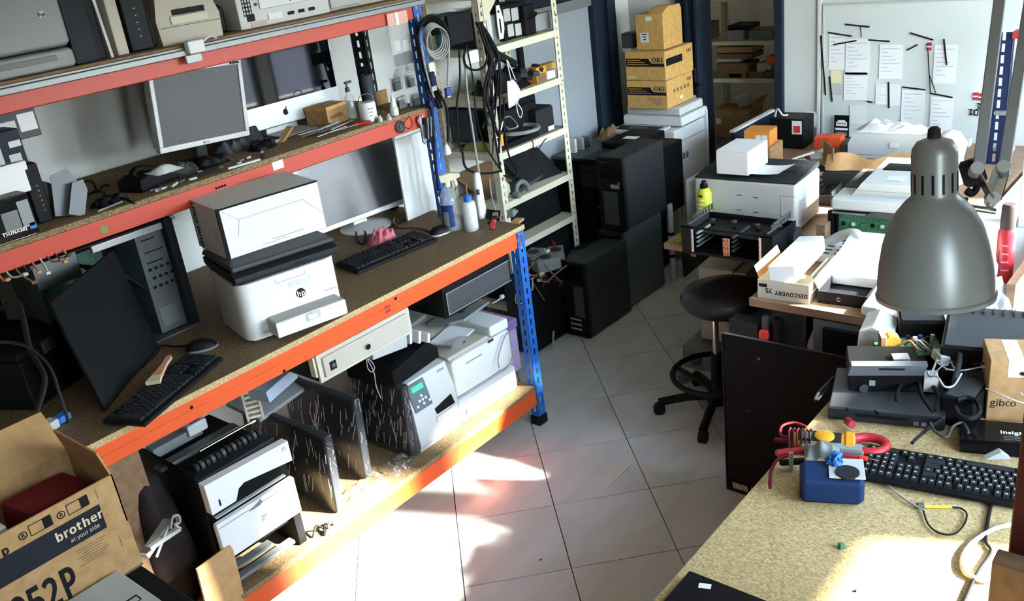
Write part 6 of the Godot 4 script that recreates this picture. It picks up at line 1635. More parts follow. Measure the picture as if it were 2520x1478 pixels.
	# ---------------- computer towers
	tower("dusty black computer tower in front on the floor tiles", V(1.072, 0, -0.385), -90.0, V(0.155, 0.455, 0.43), M.dusty_black, M.black, 0, "vents", "old computer towers")
	tower("grey-sided computer tower at the bottom of the stack of two", V(1.49, 0, -0.415), -90.0, V(0.165, 0.49, 0.44), mat("slate_side", "#4a5352", 0.45), M.charcoal, 0, "hole", "old computer towers")
	tower("scuffed black computer tower on top of the stack of two", V(1.50, 0.49, -0.385), -90.0, V(0.175, 0.435, 0.44), M.dusty_black, M.black, 0, "hole", "old computer towers")
	var t := tower("black computer tower with a paper sheet on top beside the copier", V(1.87, 0.45, -0.60), -90.0, V(0.24, 0.44, 0.35), M.black, M.black, 0, "hole", "old computer towers")
	part(t, "paper_sheet", G().bb(V(-0.03, 0.441, 0.02), V(0.06, 0.4425, 0.08), 0.0), M.paper)
	tower("black computer tower standing under the one with the paper sheet", V(1.87, 0, -0.60), -90.0, V(0.24, 0.45, 0.35), M.black, M.black, 2, "", "old computer towers")
	tower("plain black computer tower at the stack's right with a small logo", V(1.86, 0.42, -0.40), -90.0, V(0.13, 0.435, 0.28), M.black, M.black, 1, "", "old computer towers")
	tower("black computer tower half hidden at the foot of the shelving", V(1.13, 0, -0.545), -90.0, V(0.14, 0.40, 0.36), M.black_matt, M.black, 2, "", "old computer towers")
	tower("black computer tower by the rack's end under the loose wires", V(0.74, 0, -0.555), -90.0, V(0.16, 0.44, 0.36), M.black, M.charcoal, 1, "", "old computer towers")
	tower("tall dark computer tower leaning behind the shelving's post", V(1.55, 0.0, -0.62), -90.0, V(0.16, 0.86, 0.27), M.black, M.black_matt, 3, "", "old computer towers")
	o = thing("filing_box", "dark open bin holding metal brackets beside the grey door", "bin", V(1.86, 0, -0.90), -90.0)
	bx(o, "body", M.black, V(-0.1, 0, -0.25), V(0.12, 0.80, 0.3), 0.006)
	bx(o, "rim", mat("bin_grey", "#4a4f50", 0.5), V(-0.105, 0.80, -0.255), V(0.125, 0.82, 0.305), 0.004)
	for k in 3:
		lay("metal_bracket", ["pale slotted bracket standing in the dark bin, leftmost", "slotted metal bracket standing in the dark bin, middle", "thin bracket standing in the dark bin, rightmost"][k], "bracket", G().at(V(1.66 + k * 0.08, 0.82, -0.92), V(0, 10, 4 * k)).bb(V(-0.014, 0, -0.03), V(0.014, 0.085 - 0.01 * k, 0.03), 0.003), [M.pale_grey, M.silver, M.dull_metal][k], "brackets in the bin")
	lay("crumpled_paper", "crumpled brown paper spilling from the dark bin", "paper", crumple(V(2.05, 0.82, -0.90), V(0.2, 0.08, 0.12), 71), M.card_dark)
	# loose wires and power supplies on the floor pile by the blue post
	for q in [[V(0.80, 0.44, -0.60), 12.0, "grey metal power supply lying on the wire pile"], [V(0.74, 0.45, -0.47), -25.0, "dusty power supply tipped on the pile by the blue post"], [V(0.96, 0.40, -0.57), 40.0, "dull metal power supply at the edge of the wire pile"]]:
		o = thing("power_supply", q[2], "power supply", q[0], q[1])
		bx(o, "body", M.grey, V(-0.07, 0, -0.045), V(0.07, 0.07, 0.045), 0.003)
		part(o, "fan_guard", G().bar(V(0, 0.07, 0), V(0, 0.073, 0), 0.032, 0.032, 20), M.charcoal)
	rng.seed = 77
	for k in 16:
		var p := V(0.58 + rng.randf() * 0.24, 0.45 + rng.randf() * 0.10, -0.56 + rng.randf() * 0.17)
		var pts := [p]
		for j in 4:
			p += V(rng.randf_range(-0.07, 0.07), rng.randf_range(-0.09, 0.06), rng.randf_range(-0.03, 0.05))
			p.y = maxf(p.y, 0.30)
			pts.append(p)
		cable("%s of the loose wires tangled by the blue post, a %s one" % [NTH[k], ["brown", "black", "dark red", "grey"][k % 4]], pts, 0.004, [mat("wire_brown", "#6a4a3a", 0.6), M.cable_black, M.dark_red, M.cable_grey][k % 4], "loose wires on the pile by the blue post")
	for q in [[V(0.66, 0.42, -0.46), "white molex plug hanging from the loose wires"], [V(0.66, 0.455, -0.44), "cream plug hanging lowest from the loose wires"], [V(0.80, 0.53, -0.50), "white plug lying on top of the wire pile"]]:
		lay("wire_plug", q[1], "plug", G().at(q[0]).box(Vector3.ZERO, V(0.03, 0.016, 0.02), 0.003), M.cream)
	lay("metal_bracket", "pale metal slot plate standing in the dark pile by the towers", "bracket", G().at(V(0.66, 0.008, -0.42), V(6, 20, -6)).bb(V(-0.012, 0, -0.004), V(0.012, 0.11, 0.0), 0.001), M.light_grey)
	o = thing("drive_unit", "dark disk drive lying on the tower by the rack's end", "drive", V(1.02, 0.405, -0.47), 20.0)
	bx(o, "body", M.charcoal, V(-0.075, 0, -0.05), V(0.075, 0.03, 0.05), 0.003)
	bx(o, "front_edge", M.grey, V(-0.075, 0, 0.05), V(0.02, 0.02, 0.054), 0.001)
	# ---------------- odds and ends by the doorway
	o = thing("chrome_pole", "chrome pole with black rings standing beside the grey computer tower", "pole", V(1.80, 0, -0.33), 0.0)
	part(o, "pole", G().bar(V(0, 0, 0), V(0, 0.50, 0), 0.020, 0.020, 18), mat("pole_silver", "#d4d7d8", 0.25, 0.3))
	for yy in [0.155, 0.225, 0.30]:
		part(o, "ring", G().bar(V(0, yy, 0), V(0, yy + 0.02, 0), 0.0215, 0.0215, 18), M.black)
	lay("white_sheet", "white board leaning beside the stacked computer towers", "board", G().at(V(1.88, 0.285, -0.25), V(0, 0, 0)).bb(V(0.0, 0, -0.006), V(0.27, 0.35, 0.0), 0.002), M.white)
	lay("floor_mat", "dark slate board standing on the floor behind the chrome pole", "board", G().at(V(1.86, 0.0, -0.28), V(-4, 4, 0)).bb(V(0, 0, -0.01), V(0.40, 0.28, 0.0), 0.002), mat("slate_board", "#33373c", 0.5))
	lay("white_batten", "white upright batten leaning against the door frame", "batten", G().at(Vector3(2.5, 0.4842, -0.4679), V(0, 0, 0)).bb(V(0, -0.15, -0.035), V(0.02, 0.42, 0.028), 0.002), M.white)
	# ---------------- store room seen through the doorway
	var s := thing("store_shelving", "cream metal shelving full of cartons in the dark store room", "shelf", V(3.2, 0, -0.85))
	for z in [-0.03, 0.95]:
		part(s, "post", G().at(V(0, 0, z)).post(0.0, 2.3, 0.04, 0.04, 0.05, 0.02), M.cream)
		part(s, "post", G().at(V(0.45, 0, z)).post(0.0, 2.3, 0.04, 0.04, 0.05, 0.02), M.cream)
	for yy in [0.30, 0.585, 0.965, 1.225, 1.52]:
		part(s, "shelf_board", G().bb(V(-0.01, yy - 0.028, -0.05), V(0.48, yy, 0.95), 0.002), M.cream)
	o = carton("cardboard_box", "open brown carton on the store room's low shelf with parts on top", Vector3(3.25, 0.5507, -0.6063), -90.0, V(0.30, 0.20, 0.22), M.card, false)
	bx(o, "label", M.paper, V(-0.11, 0.10, 0.11), V(-0.07, 0.14, 0.1108), 0.0)
	part(o, "open_flap", G().tf(Transform3D(Basis(Vector3.FORWARD, deg_to_rad(25)), V(0.15, 0.2, 0))).bb(V(0, 0, -0.1), V(0.004, 0.09, 0.1), 0.001), M.card_light)
	lay("hard_drive", "pale disk drive tilted on the open carton in the store room", "drive", G().at(Vector3(3.22, 0.7756, -0.5127), V(20, -70, 20)).bb(V(-0.055, 0, -0.012), V(0.055, 0.09, 0.012), 0.003), M.beige)
	for q in [
		[Vector3(3.22, 1.226, -0.8661), Vector3(3.4, 1.345, -0.8047), "card_dark", "tall brown carton at the left of the store room's upper shelf"],
		[Vector3(3.22, 1.226, -0.6561), Vector3(3.4, 1.314, -0.5263), "mid_grey", "grey carton with a label on the store room's upper shelf"],
		[Vector3(3.22, 1.292, -0.648), Vector3(3.4, 1.328, -0.4886), "charcoal", "dark flat box on the grey carton in the store room"],
		[Vector3(3.22, 1.226, -0.4901), Vector3(3.4, 1.291, -0.323), "grey", "grey bin of odds at the right of the store room's upper shelf"],
		[Vector3(3.22, 1.1, -0.7436), Vector3(3.4, 1.134, -0.4623), "card_dark", "flat brown carton stacked second in the store room"],
		[Vector3(3.22, 1.14, -0.742), Vector3(3.4, 1.182, -0.4616), "card", "flat brown carton at the top of the store room's middle stack"],
		[Vector3(3.22, 1.075, -0.7448), Vector3(3.4, 1.101, -0.5552), "light_grey", "pale flat box on the store room's middle shelf"],
		[Vector3(3.22, 0.966, -0.7409), Vector3(3.4, 1.069, -0.4949), "card_dark", "wide dark brown carton on the store room's middle shelf"],
		[Vector3(3.22, 1.01, -0.4333), Vector3(3.4, 1.071, -0.328), "light_grey", "pale tilted carton on the store room's middle shelf"],
		[Vector3(3.22, 1.06, -0.3631), Vector3(3.4, 1.115, -0.3008), "vivid_orange", "orange ball of parts at the right of the store room"],
		[Vector3(3.22, 0.966, -0.6495), Vector3(3.4, 1, -0.5455), "light_grey", "pair of small pale adapters on the store room's middle shelf"],
		[Vector3(3.22, 0.966, -0.5143), Vector3(3.4, 1.014, -0.3797), "card_dark", "small brown carton at the middle shelf's right"],
		[Vector3(3.22, 0.966, -0.3738), Vector3(3.4, 1.028, -0.2901), "dark", "striped dark carton at the right end of the middle shelf"],
		[Vector3(3.22, 0.45, -0.7717), Vector3(3.4, 0.5263, -0.6398), "pale_grey", "white printed carton on the store room's bottom shelf"],
		[Vector3(3.22, 0.45, -0.6334), Vector3(3.4, 0.5223, -0.5049), "light_grey", "pale carton beside the white printed one at the bottom"]]:
		lay("stored_carton", q[3], "box", G().bb(q[0], q[1], 0.004), M[q[2]], "goods in the store room")


func build_far_desk() -> void:
	var o: Node3D
	var y := 0.76
	# ---------------- whiteboard with its papers and marks
	o = thing("whiteboard", "large whiteboard with black strips covering the far wall", "whiteboard", V(0, 0, 0))
	bx(o, "board", M.white_board, V(2.588, 0.70, 0.30), V(2.598, 1.525, 2.40), 0.001)
	part(o, "edge_trim", G().bb(V(2.582, 1.522, 0.30), V(2.598, 1.534, 2.40), 0.001).bb(V(2.582, 0.70, 0.292), V(2.598, 1.534, 0.302), 0.001), M.light_grey)
	for q in [[Vector3(2.581, 1.371, 0.3273),Vector3(2.581, 1.348, 0.4661)],[Vector3(2.581, 1.415, 0.4292),Vector3(2.581, 1.398, 0.5666)],[Vector3(2.581, 1.301, 0.3599),Vector3(2.581, 1.323, 0.4948)],[Vector3(2.581, 1.326, 0.562),Vector3(2.581, 1.316, 0.6825)],[Vector3(2.581, 1.361, 0.7885),Vector3(2.581, 1.321, 0.9147)],[Vector3(2.581, 1.266, 0.7777),Vector3(2.581, 1.296, 0.8328)],[Vector3(2.581, 1.325, 0.969),Vector3(2.581, 1.186, 0.992)],[Vector3(2.581, 1.355, 0.2837),Vector3(2.581, 1.005, 0.3178)],[Vector3(2.581, 1.117, 0.341),Vector3(2.581, 0.9671, 0.3582)],[Vector3(2.581, 1.088, 0.6847),Vector3(2.581, 0.939, 0.6929)],[Vector3(2.581, 1.062, 0.7626),Vector3(2.581, 1.048, 0.8889)],[Vector3(2.581, 1.031, 0.9116),Vector3(2.581, 1.009, 1.034)],[Vector3(2.581, 0.9754, 0.5659),Vector3(2.581, 0.9692, 0.599)]]:
		part(o, "marker_strip", G().beam(q[0], q[1], 0.003, 0.008, 0.0), M.ink)
	for q in [[Vector3(2.581, 1.397, 0.516),Vector3(2.581, 1.34, 0.5223)],[Vector3(2.581, 1.296, 0.8864),Vector3(2.581, 1.029, 0.916)],[Vector3(2.581, 1.13, 0.9061),Vector3(2.581, 1.034, 0.9438)],[Vector3(2.581, 1.291, 0.8866),Vector3(2.581, 1.13, 0.904)]]:
		part(o, "marker_strip", G().beam(q[0], q[1], 0.002, 0.004, 0.0), M.ink)
	var sheets := [
		[Vector3(2.585, 1.155, 0.3323), Vector3(2.586, 1.365, 0.4288), "paper", "printed sheet at the whiteboard's left, half under another"],
		[Vector3(2.583, 1.128, 0.4326), Vector3(2.584, 1.331, 0.5713), "paper", "printed sheet at the upper left of the whiteboard"],
		[Vector3(2.583, 0.9802, 0.4265), Vector3(2.584, 1.141, 0.5624), "paper", "printed sheet below the upper left one"],
		[Vector3(2.584, 1.078, 0.3448), Vector3(2.585, 1.152, 0.4106), "note", "pale yellow note on the whiteboard's left"],
		[Vector3(2.584, 1.008, 0.3457), Vector3(2.585, 1.076, 0.4144), "light_grey", "greyish note under the yellow one"],
		[Vector3(2.584, 1.106, 0.627), Vector3(2.585, 1.297, 0.7554), "paper", "printed sheet with a curled edge in the whiteboard's middle"],
		[Vector3(2.584, 1.083, 0.9234), Vector3(2.585, 1.294, 1.041), "paper", "printed sheet on the right crossed by a black strip"],
		[Vector3(2.584, 0.9583, 0.6128), Vector3(2.585, 1.073, 0.6843), "paper", "small blank white sheet under the middle one"],
		[Vector3(2.585, 0.9532, 0.6864), Vector3(2.586, 1.074, 0.7522), "white", "small white sheet right of the blank one"],
		[Vector3(2.584, 0.8375, 0.7603), Vector3(2.585, 1.046, 0.887), "paper", "printed sheet low in the middle of the whiteboard"],
		[Vector3(2.584, 0.8098, 0.9196), Vector3(2.585, 1.011, 1.04), "paper", "printed sheet low on the right of the whiteboard"],
		[Vector3(2.584, 0.8401, 0.4641), Vector3(2.585, 0.9492, 0.5602), "white", "white double switch plate sheet low on the left"]]
	mat("note", "#e4dfae", 0.8)
	for q in sheets:
		var t := thing("paper_sheet", q[3], "paper", V(0, 0, 0))
		bx(t, "sheet", M[q[2]], q[0], q[1], 0.0)
		if q[2] == "paper":
			var h: float = q[1].y - q[0].y
			var w: float = q[1].z - q[0].z
			for k in 7:
				bx(t, "print_line", mat("print_blue", "#a9b2c4", 0.8), V(q[0].x - 0.0004, q[1].y - h * (0.12 + k * 0.11), q[0].z + w * 0.1), V(q[0].x, q[1].y - h * (0.105 + k * 0.11), q[0].z + w * (0.88 - 0.17 * ((k * 3) % 4))), 0.0)
	for q in [[Vector3(2.58, 1.265, 0.8809), Vector3(2.586, 1.307, 0.9086), "red magnet above the low right sheet"], [Vector3(2.58, 0.9989, 1.138), Vector3(2.586, 1.039, 1.165), "left red magnet of the pair by the lamp arm"], [Vector3(2.58, 0.9953, 1.167), Vector3(2.586, 1.035, 1.195), "right red magnet of the pair by the lamp arm"]]:
		var t := thing("magnet", q[2], "magnet", V(0, 0, 0))
		bx(t, "block", mat("magnet_red", "#b5283a", 0.4), q[0], q[1], 0.002)
		bx(t, "stripe", M.paper, V(q[0].x - 0.0006, (q[0].y + q[1].y) / 2 - 0.004, q[0].z), V(q[0].x, (q[0].y + q[1].y) / 2 + 0.003, q[1].z), 0.0)
	for q in [[Vector3(2.58, 0.9514, 1.181), Vector3(2.586, 0.9868, 1.209), "upper square grey magnet by the lamp arm"], [Vector3(2.58, 0.9122, 1.147), Vector3(2.586, 0.9457, 1.171), "lower square grey magnet by the lamp arm, left"], [Vector3(2.58, 0.9068, 1.18), Vector3(2.586, 0.9424, 1.208), "lower square grey magnet by the lamp arm, right"]]:
		var t := thing("magnet", q[2], "magnet", V(0, 0, 0))
		bx(t, "block", M.charcoal, q[0], q[1], 0.002)
		bx(t, "face", M.pale_grey, V(q[0].x - 0.0006, q[0].y + 0.008, q[0].z + 0.008), V(q[0].x, q[1].y - 0.006, q[1].z - 0.006), 0.0)
	for q in [[Vector3(2.584, 0.9629, 1.168), "upper black wire clip on the whiteboard by the lamp arm"], [Vector3(2.584, 0.9303, 1.129), "lower black wire clip on the whiteboard by the lamp arm"]]:
		lay("wire_clip", q[1], "clip", G().tube([q[0] + V(0, 0.014, -0.01), q[0] + V(0, 0.014, 0.008), q[0], q[0] + V(0, -0.012, 0.01), q[0] + V(0, -0.014, -0.008)], 0.0025), M.ink)
	# ---------------- things near the wall
	lay("partition_board", "dark navy board with a white top edge standing by the doorway", "board", G().bb(V(2.02, 0.0, -0.02), V(2.55, 0.90, 0.0), 0.002), mat("partition", "#262c3a", 0.5))
	lay("edge_batten", "white edging strip on top of the navy board", "strip", G().bb(V(2.01, 0.901, -0.025), V(2.56, 0.915, 0.006), 0.002), M.pale_grey)
	o = thing("side_cabinet", "grey cabinet behind the white printer by the doorway", "cabinet", V(0, 0, 0))
	bx(o, "body", M.grey, V(1.75, 0.0, 0.02), V(2.50, 0.72, 0.355), 0.004)
	bx(o, "top", M.desk_wood, V(1.74, 0.72, 0.015), V(2.51, 0.745, 0.356), 0.003)
	carton("cardboard_box", "brown carton under the orange box by the navy board", V(1.98, 0.746, 0.17), -88.0, V(0.22, 0.115, 0.18), M.card, false)
	o = carton("ink_carton", "orange carton with white printed squares by the navy board", V(1.98, 0.862, 0.185), -84.0, V(0.15, 0.085, 0.13), mat("carton_orange", "#d98a3a", 0.6), false)
	bx(o, "print", M.paper, V(-0.005, 0.02, 0.065), V(0.025, 0.06, 0.0658), 0.0)
	bx(o, "print", M.paper, V(0.03, 0.02, 0.065), V(0.06, 0.06, 0.0658), 0.0)
	o = thing("tool_case", "black and red tool case with white cords by the light switch", "case", V(2.38, 0.746, 0.17), -88.0)
	bx(o, "body", M.black, V(-0.08, 0, -0.08), V(0.13, 0.18, 0.09), 0.006)
	bx(o, "label", M.white, V(0.06, 0.09, 0.09), V(0.12, 0.17, 0.0915), 0.001)
	bx(o, "print", M.bright_red, V(0.07, 0.10, 0.0915), V(0.11, 0.14, 0.0922), 0.0)
	part(o, "cord", G().tube([V(-0.06, 0.18, 0.05), V(-0.04, 0.23, 0.06), V(0.0, 0.20, 0.08), V(0.03, 0.20, 0.07)], 0.006), M.white)
	o = thing("tool_carton", "red-orange carton on the desk below the light switch", "box", V(2.34, 0.76, 0.44), -84.0)
	bx(o, "body", mat("tool_red", "#dd4a2c", 0.55), V(-0.075, 0, -0.05), V(0.075, 0.065, 0.05), 0.003)
	bx(o, "lid", M.vivid_orange, V(0.0, 0.001, -0.051), V(0.076, 0.067, 0.052), 0.003)
	bx(o, "print", M.card, V(-0.03, 0.02, 0.05), V(-0.015, 0.045, 0.0508), 0.0)
	o = thing("glue_pack", "black and white glue pack standing at the whiteboard's left", "pack", V(2.55, 0.76, 0.43), -90.0)
	bx(o, "card", M.black, V(-0.045, 0, -0.004), V(0.045, 0.135, 0.0), 0.001)
	part(o, "badge", G().prism([Vector2(-0.033, 0.07), Vector2(0.033, 0.07), Vector2(0.033, 0.09), Vector2(0.02, 0.105), Vector2(-0.02, 0.105), Vector2(-0.033, 0.09)], 0.0, 0.001), M.paper)
	words(o, "Pattex", 0.012, M.ink, V(0, 0.086, 0.0012), Vector3.ZERO, true)
	bx(o, "band", M.paper, V(-0.038, 0.045, 0.0), V(0.038, 0.058, 0.001), 0.0)
	bx(o, "band", M.grey, V(-0.035, 0.01, 0.0), V(0.035, 0.035, 0.001), 0.0)
	# circuit boards and junk between the printers
	rng.seed = 12
	for q in [[V(1.62, y, 0.42), V(-60, -60, 8), V(0.09, 0.11, 0.004), "circuit", "green circuit board leaning by the white box"], [V(1.52, y, 0.44), V(-40, -80, 0), V(0.08, 0.08, 0.004), "circuit", "small green circuit board lying before the leaning one"], [V(1.98, y, 0.62), V(-70, -90, 10), V(0.10, 0.09, 0.004), "circuit", "green circuit board propped by the torn carton"]]:
		lay("circuit_board", q[4], "circuit board", G().at(q[0], q[1]).bb(V(-q[2].x / 2, 0, -0.002), V(q[2].x / 2, q[2].y, 0.002), 0.0).bb(V(-0.02, 0.02, 0.002), V(0.015, 0.05, 0.014)).bb(V(0.018, 0.06, 0.002), V(0.034, 0.075, 0.018)), M[q[3]])
	for q in [[V(1.80, y, 0.50), 20.0, V(0.10, 0.06, 0.08), "beige", "beige metal block among the junk on the long desk"], [V(1.66, y, 0.50), -10.0, V(0.08, 0.05, 0.07), "card_dark", "brown small carton among the junk on the long desk"], [V(1.55, y, 0.50), 14.0, V(0.09, 0.055, 0.05), "grey", "grey transformer block beside the white printer"], [V(1.95, y, 0.52), 30.0, V(0.14, 0.05, 0.09), "card_dark", "dark brown tray of cables behind the transformer"], [V(2.12, y, 0.50), 0.0, V(0.12, 0.03, 0.1), "charcoal", "black flat adapter below the red-orange carton"]]:
		o = thing("junk_block", q[4], "part", q[0], q[1])
		bx(o, "body", M[q[3]], V(-q[2].x / 2, 0, -q[2].z / 2), V(q[2].x / 2, q[2].y, q[2].z / 2), 0.004)
		bx(o, "cap", M.light_grey, V(-q[2].x / 3, q[2].y, -q[2].z / 3), V(q[2].x / 3, q[2].y + 0.01, q[2].z / 3), 0.002)
	lay("paper_tube", "white rolled leaflet lying on the beige metal block", "paper", G().beam(V(1.78, 0.84, 0.46), V(1.84, 0.87, 0.56), 0.02, 0.008, 0.002), M.paper)
	lay("cable_heap", "heap of dark cords along the wall by the glue pack", "cables", crumple(V(2.35, y, 0.58), V(0.25, 0.06, 0.14), 83), M.dark)
	o = thing("white_tray", "white open parts tray behind the white printer", "tray", V(1.72, y, 0.66), -84.0)
	part(o, "tray", G().bb(V(-0.13, 0, -0.06), V(0.13, 0.006, 0.06), 0.0).bb(V(-0.13, 0, 0.056), V(0.13, 0.06, 0.06), 0.001).bb(V(-0.13, 0, -0.06), V(0.13, 0.06, -0.056), 0.001).bb(V(-0.13, 0, -0.06), V(-0.126, 0.06, 0.06), 0.001).bb(V(0.126, 0, -0.06), V(0.13, 0.06, 0.06), 0.001), M.white)
	bx(o, "print", M.grey, V(-0.06, 0.025, 0.06), V(0.02, 0.04, 0.0606), 0.0)
	lay("cable_heap", "dark cords heaped in the white parts tray", "cables", crumple(V(1.72, y + 0.007, 0.66), V(0.10, 0.06, 0.22), 85), M.charcoal)
	o = thing("black_tray", "black plastic tray of parts on the desk between the printers", "tray", V(1.42, y, 0.80), -84.0)
	part(o, "tray", G().bb(V(-0.16, 0, -0.10), V(0.16, 0.012, 0.10), 0.002).bb(V(-0.16, 0, 0.09), V(0.16, 0.05, 0.10), 0.002).bb(V(-0.16, 0, -0.10), V(0.16, 0.06, -0.09), 0.002).bb(V(-0.16, 0, -0.1), V(-0.15, 0.05, 0.1), 0.002), M.charcoal)
	bx(o, "divider", M.dark, V(-0.05, 0.012, -0.09), V(-0.042, 0.055, 0.09), 0.001)
	bx(o, "divider", M.dark, V(0.04, 0.012, -0.09), V(0.048, 0.065, 0.09), 0.001)
	lay("cable_heap", "black hinges heaped in the plastic tray", "parts", crumple(V(1.42, y + 0.013, 0.78), V(0.14, 0.06, 0.18), 87), M.black)
	lay("handheld_meter", "small dark meter with a pale display beside the white printer", "meter", G().at(V(1.44, y, 0.60), V(0, -70, 0)).bb(V(-0.035, 0, -0.06), V(0.035, 0.03, 0.06), 0.006), M.dark)
	# torn carton and white appliance
	o = thing("torn_carton", "torn brown carton lying open on the desk before the white appliance", "box", V(1.62, 0.90, 0.93), -82.0)
	part(o, "front_panel", G().skin(16, 6, func(a: float, b: float) -> Vector3: return V(lerpf(-0.20, 0.20, a), b * 0.075 * (0.9 + 0.2 * sin(a * 9.0)) - 0.028, 0.02 + 0.012 * sin(a * 14.0) + 0.04 * (1.0 - b))), M.card)
	part(o, "bottom_panel", G().bb(V(-0.2, -0.03, -0.13), V(0.2, -0.024, 0.05), 0.001), M.card)
	part(o, "end_panel", G().tf(Transform3D(Basis(UP, 0.5), V(-0.20, -0.02, -0.02))).bb(V(-0.003, 0, -0.1), V(0.003, 0.10, 0.08), 0.001), M.card_dark)
	lay("carton_support", "dark crate under the torn carton on the desk", "crate", G().bb(V(1.50, 0.76, 0.74), V(1.80, 0.868, 1.12), 0.004), M.charcoal)
	o = thing("white_appliance", "long white appliance housing on the desk below the whiteboard", "appliance", V(1.92, 0.76, 0.95), -84.0)
	part(o, "housing", G().prism([Vector2(-0.21, 0.0), Vector2(0.22, 0.0), Vector2(0.23, 0.15), Vector2(0.19, 0.225), Vector2(-0.19, 0.225), Vector2(-0.215, 0.17)], -0.09, 0.08), mat("appliance_white", "#c4c7c1", 0.45))
	bx(o, "latch", M.pale_grey, V(-0.01, 0.155, 0.08), V(0.035, 0.185, 0.088), 0.003)
	bx(o, "seam", M.mid_grey, V(-0.20, 0.115, 0.0795), V(0.215, 0.118, 0.081), 0.0)
	bx(o, "lower_lip", M.pale_grey, V(-0.06, 0.02, 0.08), V(0.21, 0.06, 0.10), 0.006)
	lay("plastic_cover", "crumpled white plastic cover on top of the white appliance", "cover", crumple(V(1.92, 0.985, 0.93), V(0.16, 0.05, 0.38), 91, 22, 22), M.white)
	lay("white_canister", "bulging white plastic bag at the appliance's right end in the sun", "bag", G().at(V(1.84, 0.76, 1.24)).lathe([Vector2(0, 0), Vector2(0.07, 0), Vector2(0.08, 0.05), Vector2(0.06, 0.12), Vector2(0.075, 0.20), Vector2(0.04, 0.25), Vector2(0, 0.26)], 20), M.white)
	# ---------------- big white printer with things on it
	o = thing("laser_printer", "large white laser printer with a black top on the long desk", "printer", V(1.07, y, 0.62), -87.0)
	bx(o, "body", mat("printer_side", "#b9bab2", 0.5), V(-0.245, 0.008, -0.10), V(0.245, 0.240, 0.205), 0.014)
	part(o, "top", G().tf(Transform3D(Basis(UP, PI / 2), Vector3.ZERO)).prism([Vector2(-0.198, 0.238), Vector2(0.10, 0.238), Vector2(0.10, 0.262), Vector2(-0.10, 0.254), Vector2(-0.198, 0.244)], -0.240, 0.240), M.charcoal)
	bx(o, "output_well", M.black, V(-0.02, 0.2525, -0.08), V(0.20, 0.2585, 0.08), 0.003)
	bx(o, "foot", M.dark, V(-0.20, 0, -0.15), V(0.20, 0.008, 0.15), 0.002)
	for q in [[-0.02, 0.17], [0.06, 0.165], [-0.02, 0.10], [0.06, 0.095]]:
		bx(o, "slot", M.dark, V(q[0] - 0.012, q[1], 0.204), V(q[0] + 0.012, q[1] + 0.004, 0.2062), 0.0)
	part(o, "panel_line", G().bb(V(0.175, 0.09, 0.204), V(0.1765, 0.185, 0.2062), 0.0).bb(V(0.176, 0.184, 0.204), V(0.24, 0.1855, 0.2062), 0.0).bb(V(0.176, 0.09, 0.204), V(0.24, 0.0915, 0.2062), 0.0), M.grey)
	for i in 12:
		for j in 4:
			bx(o, "vent_hole", M.grey, V(0.05 + i * 0.0085, 0.03 + j * 0.011, 0.2045), V(0.0555 + i * 0.0085, 0.036 + j * 0.011, 0.2063), 0.0)
	for j in 9:
		bx(o, "side_louvre", M.mid_grey, V(0.2445, 0.05 + j * 0.012, 0.10), V(0.2465, 0.056 + j * 0.012, 0.17), 0.0)
	part(o, "side_door", G().bb(V(0.244, 0.09, -0.08), V(0.247, 0.20, 0.08), 0.002), M.white)
	o = carton("white_carton", "plain white carton on top of the large white printer", V(0.985, 1.022, 0.57), -88.0, V(0.155, 0.11, 0.22), M.white, false)
	lay("paper_sheet", "curled white paper lying in the large printer's output well", "paper", G().at(V(0.97, 1.020, 0.70), V(0, -96, 0)).skin(10, 8, func(a: float, b: float) -> Vector3: return V((a - 0.5) * 0.20, 0.006 + 0.022 * pow(a, 3.0) * (1.0 - 0.3 * b), (b - 0.5) * 0.15)), M.paper)
	o = thing("spray_can", "yellow-green spray can with a black nozzle before the large printer", "spray can", V(0.80, y, 0.47), 0.0)
	part(o, "can", G().lathe([Vector2(0, 0), Vector2(0.033, 0), Vector2(0.034, 0.004), Vector2(0.034, 0.185), Vector2(0.026, 0.205), Vector2(0.02, 0.21), Vector2(0.02, 0.216)], 26), M.yellow_green)
	part(o, "nozzle", G().lathe([Vector2(0.018, 0.214), Vector2(0.018, 0.23), Vector2(0.012, 0.236), Vector2(0.011, 0.248), Vector2(0, 0.25)], 18), M.black)
	for j in 6:
		part(o, "print", G().lathe([Vector2(0.0344, 0.06 + j * 0.02), Vector2(0.0344, 0.068 + j * 0.02)], 6, 2.7, 3.7), mat("can_print", "#e5e7a8", 0.5))
	part(o, "print", G().lathe([Vector2(0.0344, 0.178), Vector2(0.0344, 0.188)], 4, 2.9, 3.5), M.ink)
	# ---------------- open rack chassis
	o = thing("rack_chassis", "open black rack chassis with slotted rails on the long desk's edge", "chassis", V(0.70, y, 0.715), -90.0)
	part(o, "front_frame", G().bb(V(-0.215, 0.012, 0.165), V(-0.155, 0.128, 0.175), 0.003).bb(V(0.155, 0.012, 0.165), V(0.215, 0.128, 0.175), 0.003).bb(V(-0.215, 0.118, 0.165), V(0.215, 0.128, 0.175), 0.002).bb(V(-0.215, 0.0, 0.165), V(0.215, 0.014, 0.175), 0.002), M.black)
	bx(o, "floor_plate", M.black, V(-0.205, 0.0, -0.07), V(0.205, 0.006, 0.165), 0.001)
	bx(o, "side_plate", M.charcoal, V(-0.208, 0.0, -0.07), V(-0.204, 0.12, 0.165), 0.001)
	bx(o, "side_plate", M.black, V(0.204, 0.0, -0.07), V(0.208, 0.12, 0.165), 0.001)
	bx(o, "rear_plate", M.black, V(-0.205, 0.0, -0.07), V(0.205, 0.115, -0.066), 0.001)
